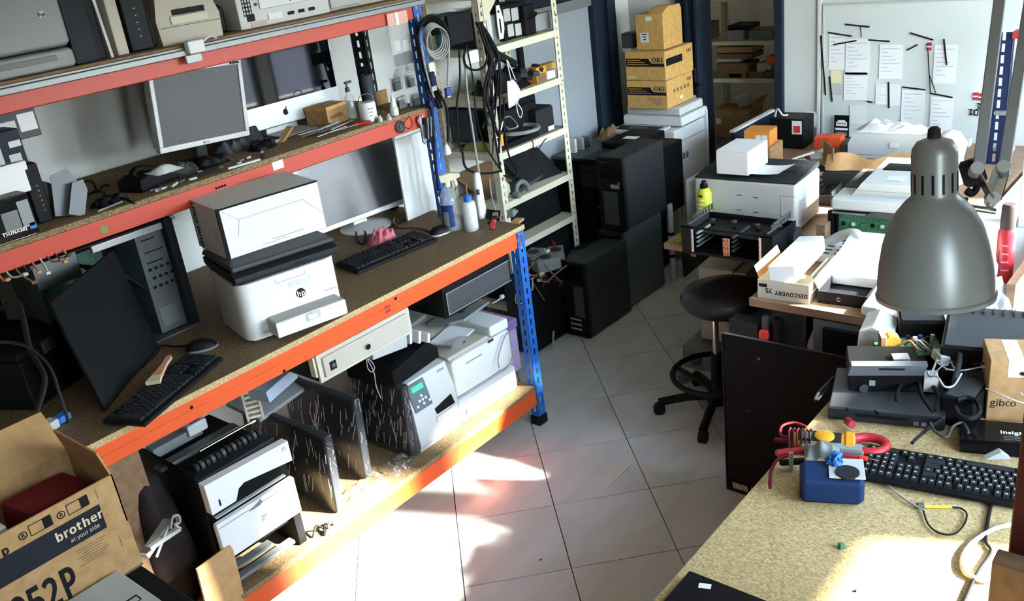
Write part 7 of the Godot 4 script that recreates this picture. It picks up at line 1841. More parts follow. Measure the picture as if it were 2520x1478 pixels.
	part(o, "slot_rail", G().at(V(-0.165, 0.012, 0.178)).post(0.0, 0.105, 0.012, 0.01, 0.022, 0.008), M.silver)
	part(o, "slot_rail", G().at(V(0.153, 0.012, 0.178)).post(0.0, 0.105, 0.012, 0.01, 0.022, 0.008), M.silver)
	for sx in [-0.19, 0.18]:
		part(o, "top_rail", G().bb(V(sx, 0.13, -0.07), V(sx + 0.01, 0.134, 0.16), 0.001).bb(V(sx, 0.155, -0.07), V(sx + 0.01, 0.158, 0.10), 0.001), M.dull_metal)
		for j in 7:
			bx(o, "rail_rung", M.dull_metal, V(sx, 0.132, -0.06 + j * 0.028), V(sx + 0.01, 0.156, -0.056 + j * 0.028), 0.0)
	bx(o, "backplane", M.black, V(-0.19, 0.085, -0.06), V(0.18, 0.09, 0.13), 0.001)
	for j in 10:
		bx(o, "component", M.black if j % 3 else M.dark, V(-0.18 + j * 0.036, 0.09, -0.04 + 0.05 * (j % 3)), V(-0.16 + j * 0.036, 0.096 + 0.004 * (j % 2), -0.015 + 0.055 * (j % 3)), 0.001)
	bx(o, "divider", M.copper, V(-0.015, 0.012, 0.166), V(0.016, 0.092, 0.174), 0.002, "copper-coloured divider plate")
	for q in [V(-0.009, 0.022, 0), V(0.010, 0.022, 0), V(-0.009, 0.05, 0), V(0.010, 0.05, 0), V(-0.009, 0.082, 0), V(0.010, 0.082, 0)]:
		part(o, "screw", G().bar(V(q.x, q.y, 0.173), V(q.x, q.y, 0.1755), 0.003), M.ink)
	for j in 4:
		bx(o, "card_guide", M.mid_grey, V(-0.15, 0.03 + j * 0.02, 0.0), V(-0.14, 0.036 + j * 0.02, 0.16), 0.0)
		bx(o, "card_guide", M.dark, V(0.02, 0.03 + j * 0.02, 0.0), V(0.03, 0.036 + j * 0.02, 0.16), 0.0)
	part(o, "fan", G().bar(V(0.21, 0.06, -0.03), V(0.232, 0.06, -0.03), 0.04, 0.045, 20), M.charcoal)
	lay("yellow_cloth", "crumpled olive glove on the desk corner beside the chassis", "glove", crumple(V(0.66, y, 0.44), V(0.10, 0.045, 0.10), 95), M.olive)
	lay("red_rag", "small reddish rag beside the olive glove", "rag", crumple(V(0.76, y, 0.42), V(0.08, 0.03, 0.07), 97), M.card_dark)
	# ---------------- scanner printer on its own circuit frame
	o = thing("scanner_printer", "white flatbed printer with a scooped left side above a green circuit board", "printer", V(1.10, y, 1.215), -86.0)
	part(o, "chassis", G().bb(V(-0.185, 0.0, -0.20), V(0.175, 0.15, 0.20), 0.006), M.black)
	part(o, "shell", G().bb(V(-0.195, 0.15, -0.22), V(0.19, 0.205, 0.235), 0.012), mat("shell_grey", "#bfc2bc", 0.45))
	part(o, "upper_shell", G().prism([Vector2(-0.12, 0.205), Vector2(0.19, 0.205), Vector2(0.185, 0.262), Vector2(-0.08, 0.262)], -0.22, 0.18), M.shell_grey)
	bx(o, "side_well", M.charcoal, V(-0.185, 0.2045, -0.16), V(-0.125, 0.209, 0.08), 0.002)
	bx(o, "shell_line", M.mid_grey, V(-0.10, 0.228, 0.1795), V(0.186, 0.230, 0.1812), 0.0)
	bx(o, "feed_slot", M.black, V(-0.05, 0.262, -0.12), V(0.16, 0.266, -0.02), 0.002)
	part(o, "top_button", G().bb(V(0.0, 0.262, 0.06), V(0.07, 0.265, 0.13), 0.003), M.pale_grey)
	part(o, "front_lip", G().prism([Vector2(-0.05, 0.135), Vector2(-0.02, 0.155), Vector2(0.18, 0.155), Vector2(0.18, 0.12)], 0.205, 0.235), M.dark)
	part(o, "rail_bar", G().bar(V(-0.19, 0.135, 0.215), V(0.17, 0.135, 0.215), 0.006), M.steel)
	bx(o, "circuit_board", M.circuit, V(-0.165, 0.012, 0.20), V(0.135, 0.128, 0.206), 0.0, "green circuit board")
	for j in 14:
		bx(o, "component", [M.green_print, M.black, M.pale_grey][j % 3], V(-0.15 + (j % 7) * 0.04, 0.03 + 0.05 * (j / 7), 0.206), V(-0.135 + (j % 7) * 0.04, 0.045 + 0.05 * (j / 7), 0.214), 0.001)
	part(o, "side_arm", G().bb(V(-0.21, 0.0, 0.19), V(-0.185, 0.14, 0.215), 0.003).bb(V(0.15, 0.0, 0.19), V(0.19, 0.13, 0.22), 0.003), M.black)
	lay("brown_box_low", "low brown box behind the scanner printer on the table", "box", G().bb(V(0.80, y, 1.00), V(0.86, y + 0.10, 1.04), 0.003), M.card_dark)
	# ---------------- cartons in the sun on the work table
	o = thing("tube_carton", "open cream carton printed discovery upside down on the work table's edge", "box", V(0.345, y, 1.105), -86.0)
	part(o, "body", G().bb(V(-0.10, 0, 0.128), V(0.10, 0.078, 0.132), 0.001).bb(V(-0.10, 0, -0.13), V(0.10, 0.004, 0.13), 0.0).bb(V(-0.10, 0, -0.13), V(-0.096, 0.078, 0.13), 0.001).bb(V(0.096, 0, -0.13), V(0.10, 0.078, 0.13), 0.001), M.beige)
	part(o, "flap", G().tf(Transform3D(Basis(Vector3.FORWARD, deg_to_rad(-22)), V(-0.10, 0.078, 0))).bb(V(0, 0, -0.12), V(0.003, 0.05, 0.12), 0.001), M.card)
	part(o, "flap", G().tf(Transform3D(Basis(Vector3.FORWARD, deg_to_rad(35)), V(0.10, 0.078, 0))).bb(V(-0.003, 0, -0.12), V(0, 0.05, 0.12), 0.001), M.light_grey)
	words(o, "DISCOVERY", 0.017, M.ink, V(0.032, 0.030, 0.1324), V(0, 0, 180), true, 1.0)
	words(o, "75", 0.019, M.ink, V(-0.055, 0.036, 0.1324), V(0, 0, 180), true)
	bx(o, "print", M.ink, V(-0.094, 0.048, 0.132), V(-0.062, 0.062, 0.1326), 0.0)
	lay("white_tube_box", "long white carton lying in the open cream carton in the sun", "box", G().at(V(0.42, 0.815, 1.085), V(-6, 8, -4)).bb(V(-0.20, 0, -0.055), V(0.22, 0.07, 0.05), 0.006), M.white)
	o = thing("black_carton", "open black carton with a round mark on the work table's edge", "box", V(0.36, y, 1.315), -86.0)
	part(o, "body", G().bb(V(-0.09, 0, 0.10), V(0.09, 0.048, 0.104), 0.001).bb(V(-0.09, 0, -0.11), V(0.09, 0.004, 0.10), 0.0).bb(V(-0.09, 0, -0.11), V(-0.086, 0.048, 0.10), 0.001).bb(V(0.086, 0, -0.11), V(0.09, 0.048, 0.10), 0.001), mat("carton_black", "#1a1c20", 0.5))
	part(o, "logo", G().tf(Transform3D(Basis(Vector3.RIGHT, PI / 2), V(-0.01, 0.024, 0.1042))).lathe([Vector2(0.006, 0), Vector2(0.006, 0.0006), Vector2(0.008, 0.0006), Vector2(0.008, 0)], 16, 0.6, 5.6), M.pale_grey)
	part(o, "flap", G().tf(Transform3D(Basis(Vector3.FORWARD, deg_to_rad(-30)), V(-0.09, 0.048, 0))).bb(V(0, 0, -0.10), V(0.003, 0.06, 0.09), 0.001), M.light_grey)
	lay("white_box", "flat white box propped on the open black carton in the sun", "box", G().at(V(0.55, 0.79, 1.285), V(0, 4, 9)).bb(V(-0.13, 0.0, -0.10), V(0.22, 0.045, 0.13), 0.004), M.white)
	lay("white_envelope", "white padded envelope lying at the work table's right edge in the sun", "envelope", G().at(V(0.34, y, 1.43), V(0, 6, 0)).bb(V(-0.15, 0, -0.028), V(0.20, 0.05, 0.035), 0.012), M.white)
	lay("white_hose", "white curved plastic hose behind the carton lid in the sun", "hose", G().tube([V(0.78, 0.79, 1.06), V(0.78, 0.83, 1.12), V(0.74, 0.86, 1.19), V(0.70, 0.84, 1.23), V(0.69, 0.79, 1.235)], 0.022, 10), M.white)
	o = thing("perforated_tray", "white slotted plastic tray behind the long white carton", "tray", V(0.72, y, 1.06), -84.0)
	bx(o, "tray", M.white, V(-0.10, 0, -0.09), V(0.12, 0.03, 0.09), 0.003)
	for i in 4:
		for j in 4:
			bx(o, "slot", M.dark, V(-0.085 + i * 0.05, 0.03, -0.075 + j * 0.042), V(-0.055 + i * 0.05, 0.0306, -0.060 + j * 0.042), 0.0)
	lay("blue_band", "blue elastic band between the long white carton and the lid", "band", G().tube([V(0.36, 0.765, 1.20), V(0.40, 0.81, 1.205), V(0.45, 0.83, 1.20)], 0.005), M.cap_blue)
	lay("tape_measure", "thin bright metal bar lying at the work table's corner", "bar", G().bb(V(0.20, y, 1.46), V(0.22, y + 0.012, 1.50), 0.002), M.steel)
	# ---------------- small things along the counter by the wall
	for q in [[V(2.50, y, 1.06), V(0.03, 0.09, 0.03), "white", "white upright pack on the counter below the whiteboard"], [V(2.50, y, 1.14), V(0.05, 0.05, 0.05), "pale_grey", "pale tape roll on the counter below the whiteboard"], [V(2.50, y, 0.96), V(0.06, 0.03, 0.05), "light_grey", "grey fitting on the counter left of the white pack"], [V(2.50, y, 1.26), V(0.08, 0.02, 0.05), "mid_grey", "low metal part on the counter right of the tape roll"], [V(2.45, y, 1.36), V(0.05, 0.03, 0.06), "white", "small white block at the counter's right"]]:
		lay("counter_item", q[3], "part", G().at(q[0]).bb(V(-q[1].x / 2, 0, -q[1].z / 2), V(q[1].x / 2, q[1].y, q[1].z / 2), 0.006), M[q[2]], "small things on the counter")
	o = thing("spray_can", "red spray can with a dark cap on the counter behind the lamp", "spray can", Vector3(0.7013, 0.76, 1.758), 0.0)
	part(o, "can", G().lathe([Vector2(0, 0), Vector2(0.030, 0), Vector2(0.031, 0.004), Vector2(0.031, 0.19), Vector2(0.024, 0.21)], 24), mat("can_red", "#a51f2b", 0.4))
	part(o, "cap", G().lathe([Vector2(0.026, 0.208), Vector2(0.026, 0.29), Vector2(0.02, 0.30), Vector2(0, 0.30)], 20), mat("cap_dark", "#3a3230", 0.5))
	for j in 4:
		part(o, "print", G().lathe([Vector2(0.0314, 0.05 + j * 0.032), Vector2(0.0314, 0.056 + j * 0.032)], 5, 2.4 + 0.1 * j, 3.3), mat("can_lines", "#d98a8a", 0.5))
	o = thing("glue_gun", "white bottle with a thin nozzle standing beside the red spray can", "bottle", Vector3(0.6673, 0.76, 1.728), 0.0)
	part(o, "bottle", G().lathe([Vector2(0, 0.0), Vector2(0.016, 0.0), Vector2(0.018, 0.02), Vector2(0.018, 0.07), Vector2(0.012, 0.085)], 18), M.white)
	part(o, "nozzle", G().lathe([Vector2(0.01, 0.084), Vector2(0.008, 0.10), Vector2(0.003, 0.13), Vector2(0, 0.131)], 14), M.white)
	lay("foil_bag", "silver antistatic bag propped on the bench below the red can", "bag", G().at(Vector3(0.4007, 0.76, 1.814), V(-30, -60, 12)).skin(8, 8, func(a: float, b: float) -> Vector3: return V((a - 0.5) * 0.10, 0.004 + b * 0.12, 0.006 * sin(a * 9.0) * sin(b * 7.0))), M.silver)
	lay("white_sheet", "sheet of white paper on the counter in the sun behind the lamp", "paper", G().at(Vector3(1.245, 0.762, 1.559), V(0, 6, 0)).bb(V(-0.28, 0, -0.14), V(0.22, 0.003, 0.10), 0.0), M.paper)
	lay("brown_board", "brown wooden board standing on the counter at the frame's right edge", "board", G().at(Vector3(0.7206, 0.76, 1.804), V(0, 0, 0)).bb(V(-0.28, 0, 0.02), V(0.5, 0.10, 0.05), 0.002), M.desk_wood)


func build_floor() -> void:
	var o: Node3D
	# ---------------- black stool on castors
	o = thing("swivel_stool", "black padded swivel stool with a five-star castor base on the tiles", "stool", V(0.50, 0, 0.665), 0.0)
	part(o, "seat", G().tf(Transform3D(Basis(UP, deg_to_rad(-12)) * Basis.from_scale(V(1.05, 1, 0.98)), V(0.06, 0.50, 0.02))).lathe([Vector2(0, 0.02), Vector2(0.10, 0.0), Vector2(0.15, 0.012), Vector2(0.185, 0.04), Vector2(0.195, 0.065), Vector2(0.185, 0.092), Vector2(0.14, 0.108), Vector2(0.06, 0.113), Vector2(0, 0.114)], 40), mat("seat_black", "#14181b", 0.30))
	M.seat_black.metallic_specular = 0.6
	part(o, "seat_plate", G().bb(V(-0.03, 0.485, -0.07), V(0.15, 0.505, 0.10), 0.004), M.black)
	part(o, "gas_lift", G().bar(V(0, 0.27, 0), V(0, 0.50, 0), 0.015, 0.015, 18), M.chrome)
	part(o, "column", G().bar(V(0, 0.06, 0), V(0, 0.30, 0), 0.030, 0.026, 18), M.black)
	part(o, "hub", G().lathe([Vector2(0, 0.055), Vector2(0.05, 0.055), Vector2(0.05, 0.09), Vector2(0.034, 0.105), Vector2(0, 0.105)], 24), M.black)
	for k in 5:
		var a := deg_to_rad(14.0 + 72.0 * k)
		var d := V(-cos(a), 0, sin(a))
		var leg := part(o, "leg", G().tube([V(0, 0.085, 0) + d * 0.04, V(0, 0.085, 0) + d * 0.14, V(0, 0.062, 0) + d * 0.27], 0.020, 8, 4), M.black)
		part(leg, "castor", G().bar(V(0, 0.028, 0) + d * 0.27 + d.cross(UP) * 0.018, V(0, 0.028, 0) + d * 0.27 - d.cross(UP) * 0.018, 0.027, 0.027, 16), M.rubber)
	var ring := []
	for i in 25:
		var t := TAU * i / 24.0
		ring.append(V(cos(t) * 0.20, 0.20, sin(t) * 0.20))
	part(o, "foot_ring", G().tube(ring, 0.013, 8, 2), M.black)
	for k in 3:
		var t := TAU * k / 3.0 + 0.4
		part(o, "ring_strut", G().bar(V(cos(t) * 0.03, 0.12, sin(t) * 0.03), V(cos(t) * 0.2, 0.2, sin(t) * 0.2), 0.012), M.black)
	# ---------------- black steel panel beside the bench
	o = thing("steel_cover", "tall black steel cover with slotted vents at its foot beside the bench", "cover", V(0, 0, 0), 0.0)
	bx(o, "sheet", M.black_matt, V(-0.03, 0.0, 0.985), V(-0.014, 0.705, 1.50), 0.004)
	bx(o, "edge", M.navy, V(-0.031, 0.004, 0.980), V(-0.014, 0.70, 0.985), 0.001)
	for j in 10:
		part(o, "vent_slot", G().beam(V(-0.0306, 0.022, 1.014 + j * 0.0066), V(-0.0306, 0.048, 1.010 + j * 0.0066), 0.0012, 0.003, 0.0), M.paper)
	for j in 6:
		part(o, "vent_slot", G().beam(V(-0.0306, 0.022, 1.096 + j * 0.0066), V(-0.0306, 0.048, 1.090 + j * 0.0066), 0.0012, 0.003, 0.0), M.paper)
	part(o, "screw", G().bar(V(-0.032, 0.63, 1.13), V(-0.03, 0.63, 1.13), 0.005), M.grey)
	part(o, "scratch", G().beam(V(-0.0306, 0.40, 1.08), V(-0.0306, 0.396, 1.093), 0.001, 0.002, 0.0), M.grey)
	# ---------------- beige computers under the desk
	o = thing("desktop_computer", "old beige computer tower standing under the long desk behind the stool", "computer", V(1.11, 0.13, 0.47), -86.0)
	bx(o, "body", M.beige, V(-0.125, 0.0, -0.20), V(0.06, 0.40, 0.19), 0.004)
	bx(o, "front_panel", M.beige, V(-0.122, 0.004, 0.19), V(0.057, 0.396, 0.197), 0.003)
	bx(o, "door_panel", M.light_grey, V(0.06, 0.03, -0.15), V(0.12, 0.39, 0.19), 0.003)
	for j in 8:
		bx(o, "vent_slot", M.dark, V(-0.10 + j * 0.009, 0.20, 0.197), V(-0.095 + j * 0.009, 0.27, 0.1978), 0.0)
	bx(o, "connector_panel", M.charcoal, V(0.075, 0.10, 0.19), V(0.105, 0.18, 0.1915), 0.001)
	o = thing("battery_unit", "grey box with a round socket lying under the old beige computer", "unit", V(1.02, 0.0, 0.46), -86.0)
	bx(o, "body", M.grey, V(-0.17, 0, -0.20), V(0.20, 0.125, 0.20), 0.006)
	part(o, "socket", G().bar(V(-0.10, 0.06, 0.20), V(-0.10, 0.06, 0.206), 0.035, 0.035, 24), M.dark)
	lay("floor_pedal", "small grey block lying on the tiles beside the stool", "block", G().at(Vector3(0.6722, 0.008, 0.3677), V(0, -20, 0)).bb(V(-0.045, 0, -0.03), V(0.045, 0.045, 0.03), 0.008), M.grey)
	lay("power_strip", "pale grey power strip on the floor under the stool", "power strip", G().at(V(0.80, 0.008, 0.66), V(0, 30, 0)).bb(V(-0.10, 0, -0.03), V(0.10, 0.04, 0.03), 0.006), M.light_grey)
	lay("red_button", "round red button poking up behind the black steel cover", "button", G().at(Vector3(0.16, 0.6353, 1.06) - V(0, 0.02, 0)).lathe([Vector2(0, 0), Vector2(0.018, 0), Vector2(0.02, 0.008), Vector2(0.017, 0.03), Vector2(0, 0.034)], 18), M.bright_red)
	o = thing("chair_back", "dark folded chair standing under the work table behind the steel cover", "chair", V(0, 0, 0))
	bx(o, "back_panel", M.charcoal, V(0.18, 0.0, 0.90), V(0.24, 0.66, 1.03), 0.006)
	bx(o, "frame_bar", M.dark, V(0.17, 0.0, 1.045), V(0.20, 0.70, 1.07), 0.004)
	bx(o, "frame_bar", M.black, V(0.17, 0.0, 1.09), V(0.20, 0.70, 1.12), 0.004)
	lay("monitor", "dark monitor in a grey frame standing under the work table", "monitor", G().bb(V(0.17, 0.25, 1.285), V(0.19, 0.70, 1.42), 0.004), M.black)
	lay("grey_board", "grey upright board framing the dark monitor under the table", "board", G().bb(V(0.195, 0.10, 1.24), V(0.22, 0.72, 1.48), 0.003), M.grey)
	lay("white_canister", "white plastic can standing under the work table", "can", G().at(V(0.42, 0.0, 1.20)).lathe([Vector2(0, 0), Vector2(0.07, 0), Vector2(0.07, 0.50), Vector2(0.05, 0.56), Vector2(0.03, 0.60), Vector2(0, 0.60)], 22), M.pale_grey)
	lay("flat_leaf", "thin straw lying on the floor tiles in front of the stool", "straw", G().beam(Vector3(-0.2567, 0.01, 0.5589), Vector3(-0.0696, 0.01, 0.5509), 0.004, 0.003, 0.0), M.cream)
	lay("paper_scrap", "tiny dark speck of litter on the floor tiles", "litter", G().at(Vector3(-0.7718, 0.008, 0.6012)).box(V(0, 0.003, 0), V(0.008, 0.005, 0.006), 0.001), M.dark)


func build_near_bench() -> void:
	var o: Node3D
	var y := 0.76
	# ---------------- desk lamp on its sprung arm
	o = thing("desk_lamp", "grey metal desk lamp with a bell shade on a parallel arm in the foreground", "lamp", Vector3(-1.395, 1.603, 2.097), 0.0)
	var tilt := Transform3D(Basis(Vector3(0.767, 0, 0.64).normalized(), deg_to_rad(-6.0)), Vector3.ZERO)
	var prof := [Vector2(0.0845, -0.003), Vector2(0.088, -0.003), Vector2(0.0885, 0.003), Vector2(0.0855, 0.006), Vector2(0.0855, 0.022), Vector2(0.0825, 0.052), Vector2(0.077, 0.082), Vector2(0.068, 0.112), Vector2(0.056, 0.136), Vector2(0.042, 0.153), Vector2(0.034, 0.160), Vector2(0.033, 0.166), Vector2(0.033, 0.222), Vector2(0.0315, 0.234), Vector2(0.025, 0.244), Vector2(0.012, 0.249), Vector2(0, 0.25)]
	var paint := mat("lamp_paint", "#7c7f79", 0.38, 0.3)
	part(o, "shade", G().tf(tilt).lathe(prof, 56), paint)
	part(o, "shade_inside", G().tf(tilt).lathe([Vector2(0.0845, -0.002), Vector2(0.082, 0.03), Vector2(0.074, 0.08), Vector2(0.052, 0.135), Vector2(0.0, 0.15)], 40), M.white)
	part(o, "bulb", G().tf(tilt).lathe([Vector2(0, 0.03), Vector2(0.018, 0.036), Vector2(0.026, 0.055), Vector2(0.022, 0.08), Vector2(0.013, 0.10), Vector2(0.013, 0.135)], 20), M.paper)
	for k in 14:
		var a := TAU * k / 14.0
		part(o, "cooling_slot", G().tf(tilt * Transform3D(Basis(UP, a), Vector3.ZERO)).bb(V(-0.0018, 0.168, 0.032), V(0.0018, 0.198, 0.0335), 0.0), M.black)
	part(o, "knob", G().tf(tilt).lathe([Vector2(0.009, 0.245), Vector2(0.010, 0.25), Vector2(0.009, 0.262), Vector2(0.005, 0.266), Vector2(0, 0.266)], 16), mat("knob_brown", "#2a211d", 0.6))
	var base := Vector3(-1.395, 1.603, 2.097)
	var arms := [Vector3(-1.307, 1.79, 2.125), Vector3(-1.188, 2.027, 2.107), Vector3(-1.238, 1.775, 2.146), Vector3(-1.096, 2.045, 2.132)]
	for k in 2:
		part(o, "arm", G().beam(arms[k * 2] - base, arms[k * 2 + 1] - base, 0.017, 0.012, 0.002), M.mid_grey)
	part(o, "arm_mount", G().beam(arms[1] - base, V(-1.205, 2.16, 2.22) - base, 0.02, 0.02, 0.003).beam(arms[3] - base, V(-1.205, 2.13, 2.22) - base, 0.02, 0.02, 0.003), M.mid_grey)
	var j := [Vector3(-1.323, 1.788, 2.125), Vector3(-1.254, 1.773, 2.146), Vector3(-1.303, 1.736, 2.147), Vector3(-1.298, 1.759, 2.138)]
	part(o, "elbow_plate", G().beam(j[0] - base, j[2] - base, 0.026, 0.004, 0.002), M.chrome)
	part(o, "elbow_plate", G().beam(j[1] - base, j[2] - base, 0.026, 0.004, 0.002), M.chrome)
	for k in 3:
		var c: Vector3 = j[k] - base
		part(o, "bolt", G().bar(c + V(-0.012, 0.008, 0.005), c + V(0.010, -0.006, -0.004), 0.010, 0.010, 14), M.silver)
	var rod := [Vector3(-1.317, 1.726, 2.106), Vector3(-1.296, 1.715, 2.151), Vector3(-1.288, 1.776, 2.106), Vector3(-1.299, 1.757, 2.122), Vector3(-1.308, 1.746, 2.119), Vector3(-1.313, 1.751, 2.111)]
	part(o, "swivel_rod", G().bar(rod[0] - base, rod[1] - base, 0.006), M.chrome)
	part(o, "swivel_joint", G().beam(rod[2] - base + V(-0.005, 0.02, 0), rod[3] - base, 0.03, 0.03, 0.006), M.charcoal)
	part(o, "cord", G().tube([rod[2] - base, rod[3] - base, rod[4] - base, rod[5] - base], 0.006), M.cable_black)
	part(o, "wing_nut", G().bar(rod[0] - base - V(0.005, 0.012, 0), rod[0] - base + V(0.004, 0.014, 0), 0.009), M.black)
	# ---------------- keyboard at the bench's middle
	keyboard("computer_keyboard", "black keyboard with white lettering on the window bench", V(-0.655, y, 1.965), 100.0, 0.44, 0.18, true, M.paper)
	cable("black cord leaving the lettered keyboard towards the frame's bottom", [Vector3(-0.7057, 0.766, 2.072), Vector3(-0.7888, 0.766, 2.084), Vector3(-0.8689, 0.766, 2.099), Vector3(-0.9043, 0.766, 2.119), Vector3(-0.9918, 0.766, 2.113), Vector3(-1.105, 0.766, 2.115)], 0.004)
	cable("black cord looping on the particle board beside the yellow pencil", [Vector3(-0.8229, 0.766, 1.946), Vector3(-0.872, 0.766, 1.973), Vector3(-0.891, 0.766, 2.002), Vector3(-0.8811, 0.766, 2.031), Vector3(-0.8406, 0.766, 2.042), Vector3(-0.7886, 0.766, 2.037), Vector3(-0.7713, 0.766, 2.018), Vector3(-0.7773, 0.766, 2.001)], 0.0022)
	cable("thin grey cord running from the keyboard to the pencil", [Vector3(-0.69, 0.768, 1.809), Vector3(-0.7587, 0.768, 1.838), Vector3(-0.7893, 0.768, 1.874), Vector3(-0.814, 0.768, 1.917), Vector3(-0.8242, 0.768, 1.949)], 0.0025, M.cable_grey)
	o = thing("pencil", "yellow-green pencil stub lying on the particle board", "pencil", Vector3(-0.7864, 0.76, 1.976), -62.0)
	part(o, "barrel", G().beam(V(-0.04, 0.004, 0), V(0.03, 0.004, 0), 0.008, 0.007, 0.002), M.yellow)
	part(o, "tip", G().bar(V(0.03, 0.004, 0), V(0.048, 0.004, 0), 0.004, 0.0008), M.cream)
	part(o, "clip", G().bb(V(-0.055, 0.0, -0.008), V(-0.038, 0.012, 0.008), 0.002), M.dull_metal)
	cable("white ring of thick cord lying on the bench under the lamp", [Vector3(-0.7767, 0.768, 2.141), Vector3(-0.8147, 0.768, 2.107), Vector3(-0.8828, 0.768, 2.08), Vector3(-0.9463, 0.768, 2.073), Vector3(-0.9951, 0.768, 2.086), Vector3(-1.012, 0.768, 2.11), Vector3(-1.008, 0.768, 2.138), Vector3(-0.9769, 0.768, 2.163)], 0.006, M.white)
	lay("green_chip", "small green plastic scrap on the particle board", "scrap", G().at(Vector3(-1.049, 0.76, 1.831), V(0, -40, 0)).prism([Vector2(-0.008, 0), Vector2(0.010, 0), Vector2(0.004, 0.012), Vector2(-0.006, 0.014)], -0.006, 0.006), M.green_print)
	lay("dark_crumb", "tiny dark crumb on the particle board near the frame's bottom", "crumb", G().at(Vector3(-1.177, 0.76, 1.911)).box(V(0, 0.002, 0), V(0.005, 0.004, 0.005), 0.001), M.ink)
	o = thing("black_notebook", "black device with a white sticker at the bench's near corner", "device", V(-1.52, y, 1.66), 0.0)
	bx(o, "body", M.black, Vector3(-0.0731, 0, -0.0807), Vector3(0.1928, 0.025, 0.1851), 0.003)
	part(o, "sticker", G().at(Vector3(0.1606, 0.026, -0.0232), V(0, -70, 0)).bb(V(-0.014, 0, -0.008), V(0.014, 0.001, 0.008), 0.0), M.paper)
	# ---------------- clamp meter
	o = thing("clamp_meter", "yellow clamp meter with red jaws and wound test leads on the bench", "meter", V(-0.665, y, 1.632), -70.0)
	bx(o, "body", M.amber, V(-0.085, 0.006, -0.034), V(0.06, 0.036, 0.034), 0.010)
	bx(o, "face", M.charcoal, V(-0.075, 0.036, -0.026), V(0.045, 0.038, 0.026), 0.002)
	part(o, "dial", G().at(V(0.0, 0.037, 0.002)).lathe([Vector2(0, 0.010), Vector2(0.022, 0.010), Vector2(0.027, 0.006), Vector2(0.027, 0.0)], 26), M.amber)
	bx(o, "display", M.mid_grey, V(-0.06, 0.038, -0.018), V(-0.035, 0.0388, 0.018), 0.0)
	part(o, "collar", G().bb(V(0.05, 0.004, -0.040), V(0.082, 0.040, 0.040), 0.008), M.amber)
	var jaw := []
	for i in 25:
		var t := TAU * i / 24.0
		jaw.append(V(0.115 + cos(t) * 0.046, 0.022, sin(t) * 0.038))
	part(o, "jaw", G().tube(jaw, 0.013, 8, 2), mat("jaw_red", "#b3202a", 0.45))
	for k in 6:
		var coil := []
		for i in 9:
			var t := TAU * i / 8.0
			coil.append(V(-0.095 + 0.011 * k + 0.006 * sin(t * 0.5), 0.024 + cos(t) * 0.022, sin(t) * 0.042))
		part(o, "lead", G().tube(coil, 0.0028, 5, 3), M.cable_black if k % 2 else M.dark_red)
	part(o, "lead_plug", G().beam(V(-0.10, 0.02, 0.01), V(-0.135, 0.016, 0.0), 0.013, 0.012, 0.004), M.dark_red)
	cable("dark red test lead looping left of the clamp meter over the bench edge", [Vector3(-0.6215, 0.785, 1.562), Vector3(-0.6169, 0.785, 1.523), Vector3(-0.6492, 0.785, 1.501), Vector3(-0.6948, 0.785, 1.518), Vector3(-0.6925, 0.785, 1.544), Vector3(-0.651, 0.785, 1.562)], 0.004, M.dark_red)
	# ---------------- grey tester with red probe
	o = thing("test_unit", "grey flat tester lying between the clamp meter and the blue multimeter", "tester", Vector3(-0.691, 0.76, 1.661), -73.0)
	bx(o, "body", M.grey, V(-0.08, 0, -0.022), V(0.085, 0.034, 0.022), 0.006)
	bx(o, "panel", M.mid_grey, V(-0.03, 0.034, -0.016), V(0.08, 0.0352, 0.016), 0.0)
	o = thing("test_probe", "red test probe with a bright tip lying on the grey tester", "probe", Vector3(-0.7361, 0.8, 1.698), -77.0)
	part(o, "handle", G().beam(V(-0.07, 0, 0), V(0.055, 0, 0), 0.011, 0.011, 0.004), M.red)
	part(o, "collar", G().bar(V(0.055, 0, 0), V(0.075, 0, 0), 0.007), M.bright_red)
	part(o, "tip", G().bar(V(0.075, 0, 0), V(0.098, 0, 0), 0.002), M.chrome)
	# ---------------- blue analogue multimeter
	o = thing("multimeter", "blue boxy multimeter with a round black dial under tape and a clamp", "meter", V(-0.855, y, 1.735), -66.0)
	bx(o, "body", M.tool_blue, V(-0.085, 0.0, -0.05), V(0.07, 0.075, 0.055), 0.014)
	part(o, "face", G().tf(Transform3D(Basis(Vector3.RIGHT, deg_to_rad(-2)), V(0.03, 0.0755, -0.005))).bb(V(-0.045, 0, -0.045), V(0.042, 0.004, 0.05), 0.002), M.light_grey)
	part(o, "dial", G().bar(V(0.03, 0.079, 0.02), V(0.03, 0.084, 0.02), 0.030, 0.029, 26), M.charcoal)
	lay("tape_wad", "crumpled grey tape wad with a blue end on the multimeter", "tape", G().at(V(-0.80, 0.838, 1.68), V(0, -66, 0)).skin(12, 10, func(a: float, b: float) -> Vector3: return V((a - 0.5) * 0.09, 0.03 * sin(PI * a) * sin(PI * b) + 0.006 * sin(a * 17.0), (b - 0.5) * 0.07)), M.grey)
	lay("blue_tape", "crumpled bright blue tape end on the multimeter", "tape", crumple(V(-0.83, 0.84, 1.725), V(0.045, 0.03, 0.04), 105), M.cap_blue)
	o = thing("spring_clamp", "red and black crocodile clamp gripping the multimeter's left side", "clamp", Vector3(-0.798, 0.79, 1.603), -60.0)
	part(o, "jaw", G().beam(V(-0.05, 0.02, 0.0), V(0.04, 0.03, 0.0), 0.022, 0.018, 0.006), M.red)
	part(o, "jaw", G().beam(V(-0.04, -0.01, 0.0), V(0.03, -0.005, 0.0), 0.020, 0.016, 0.005), M.black)
	part(o, "pivot", G().bar(V(-0.01, -0.03, 0.012), V(-0.01, 0.03, 0.012), 0.006), M.steel)
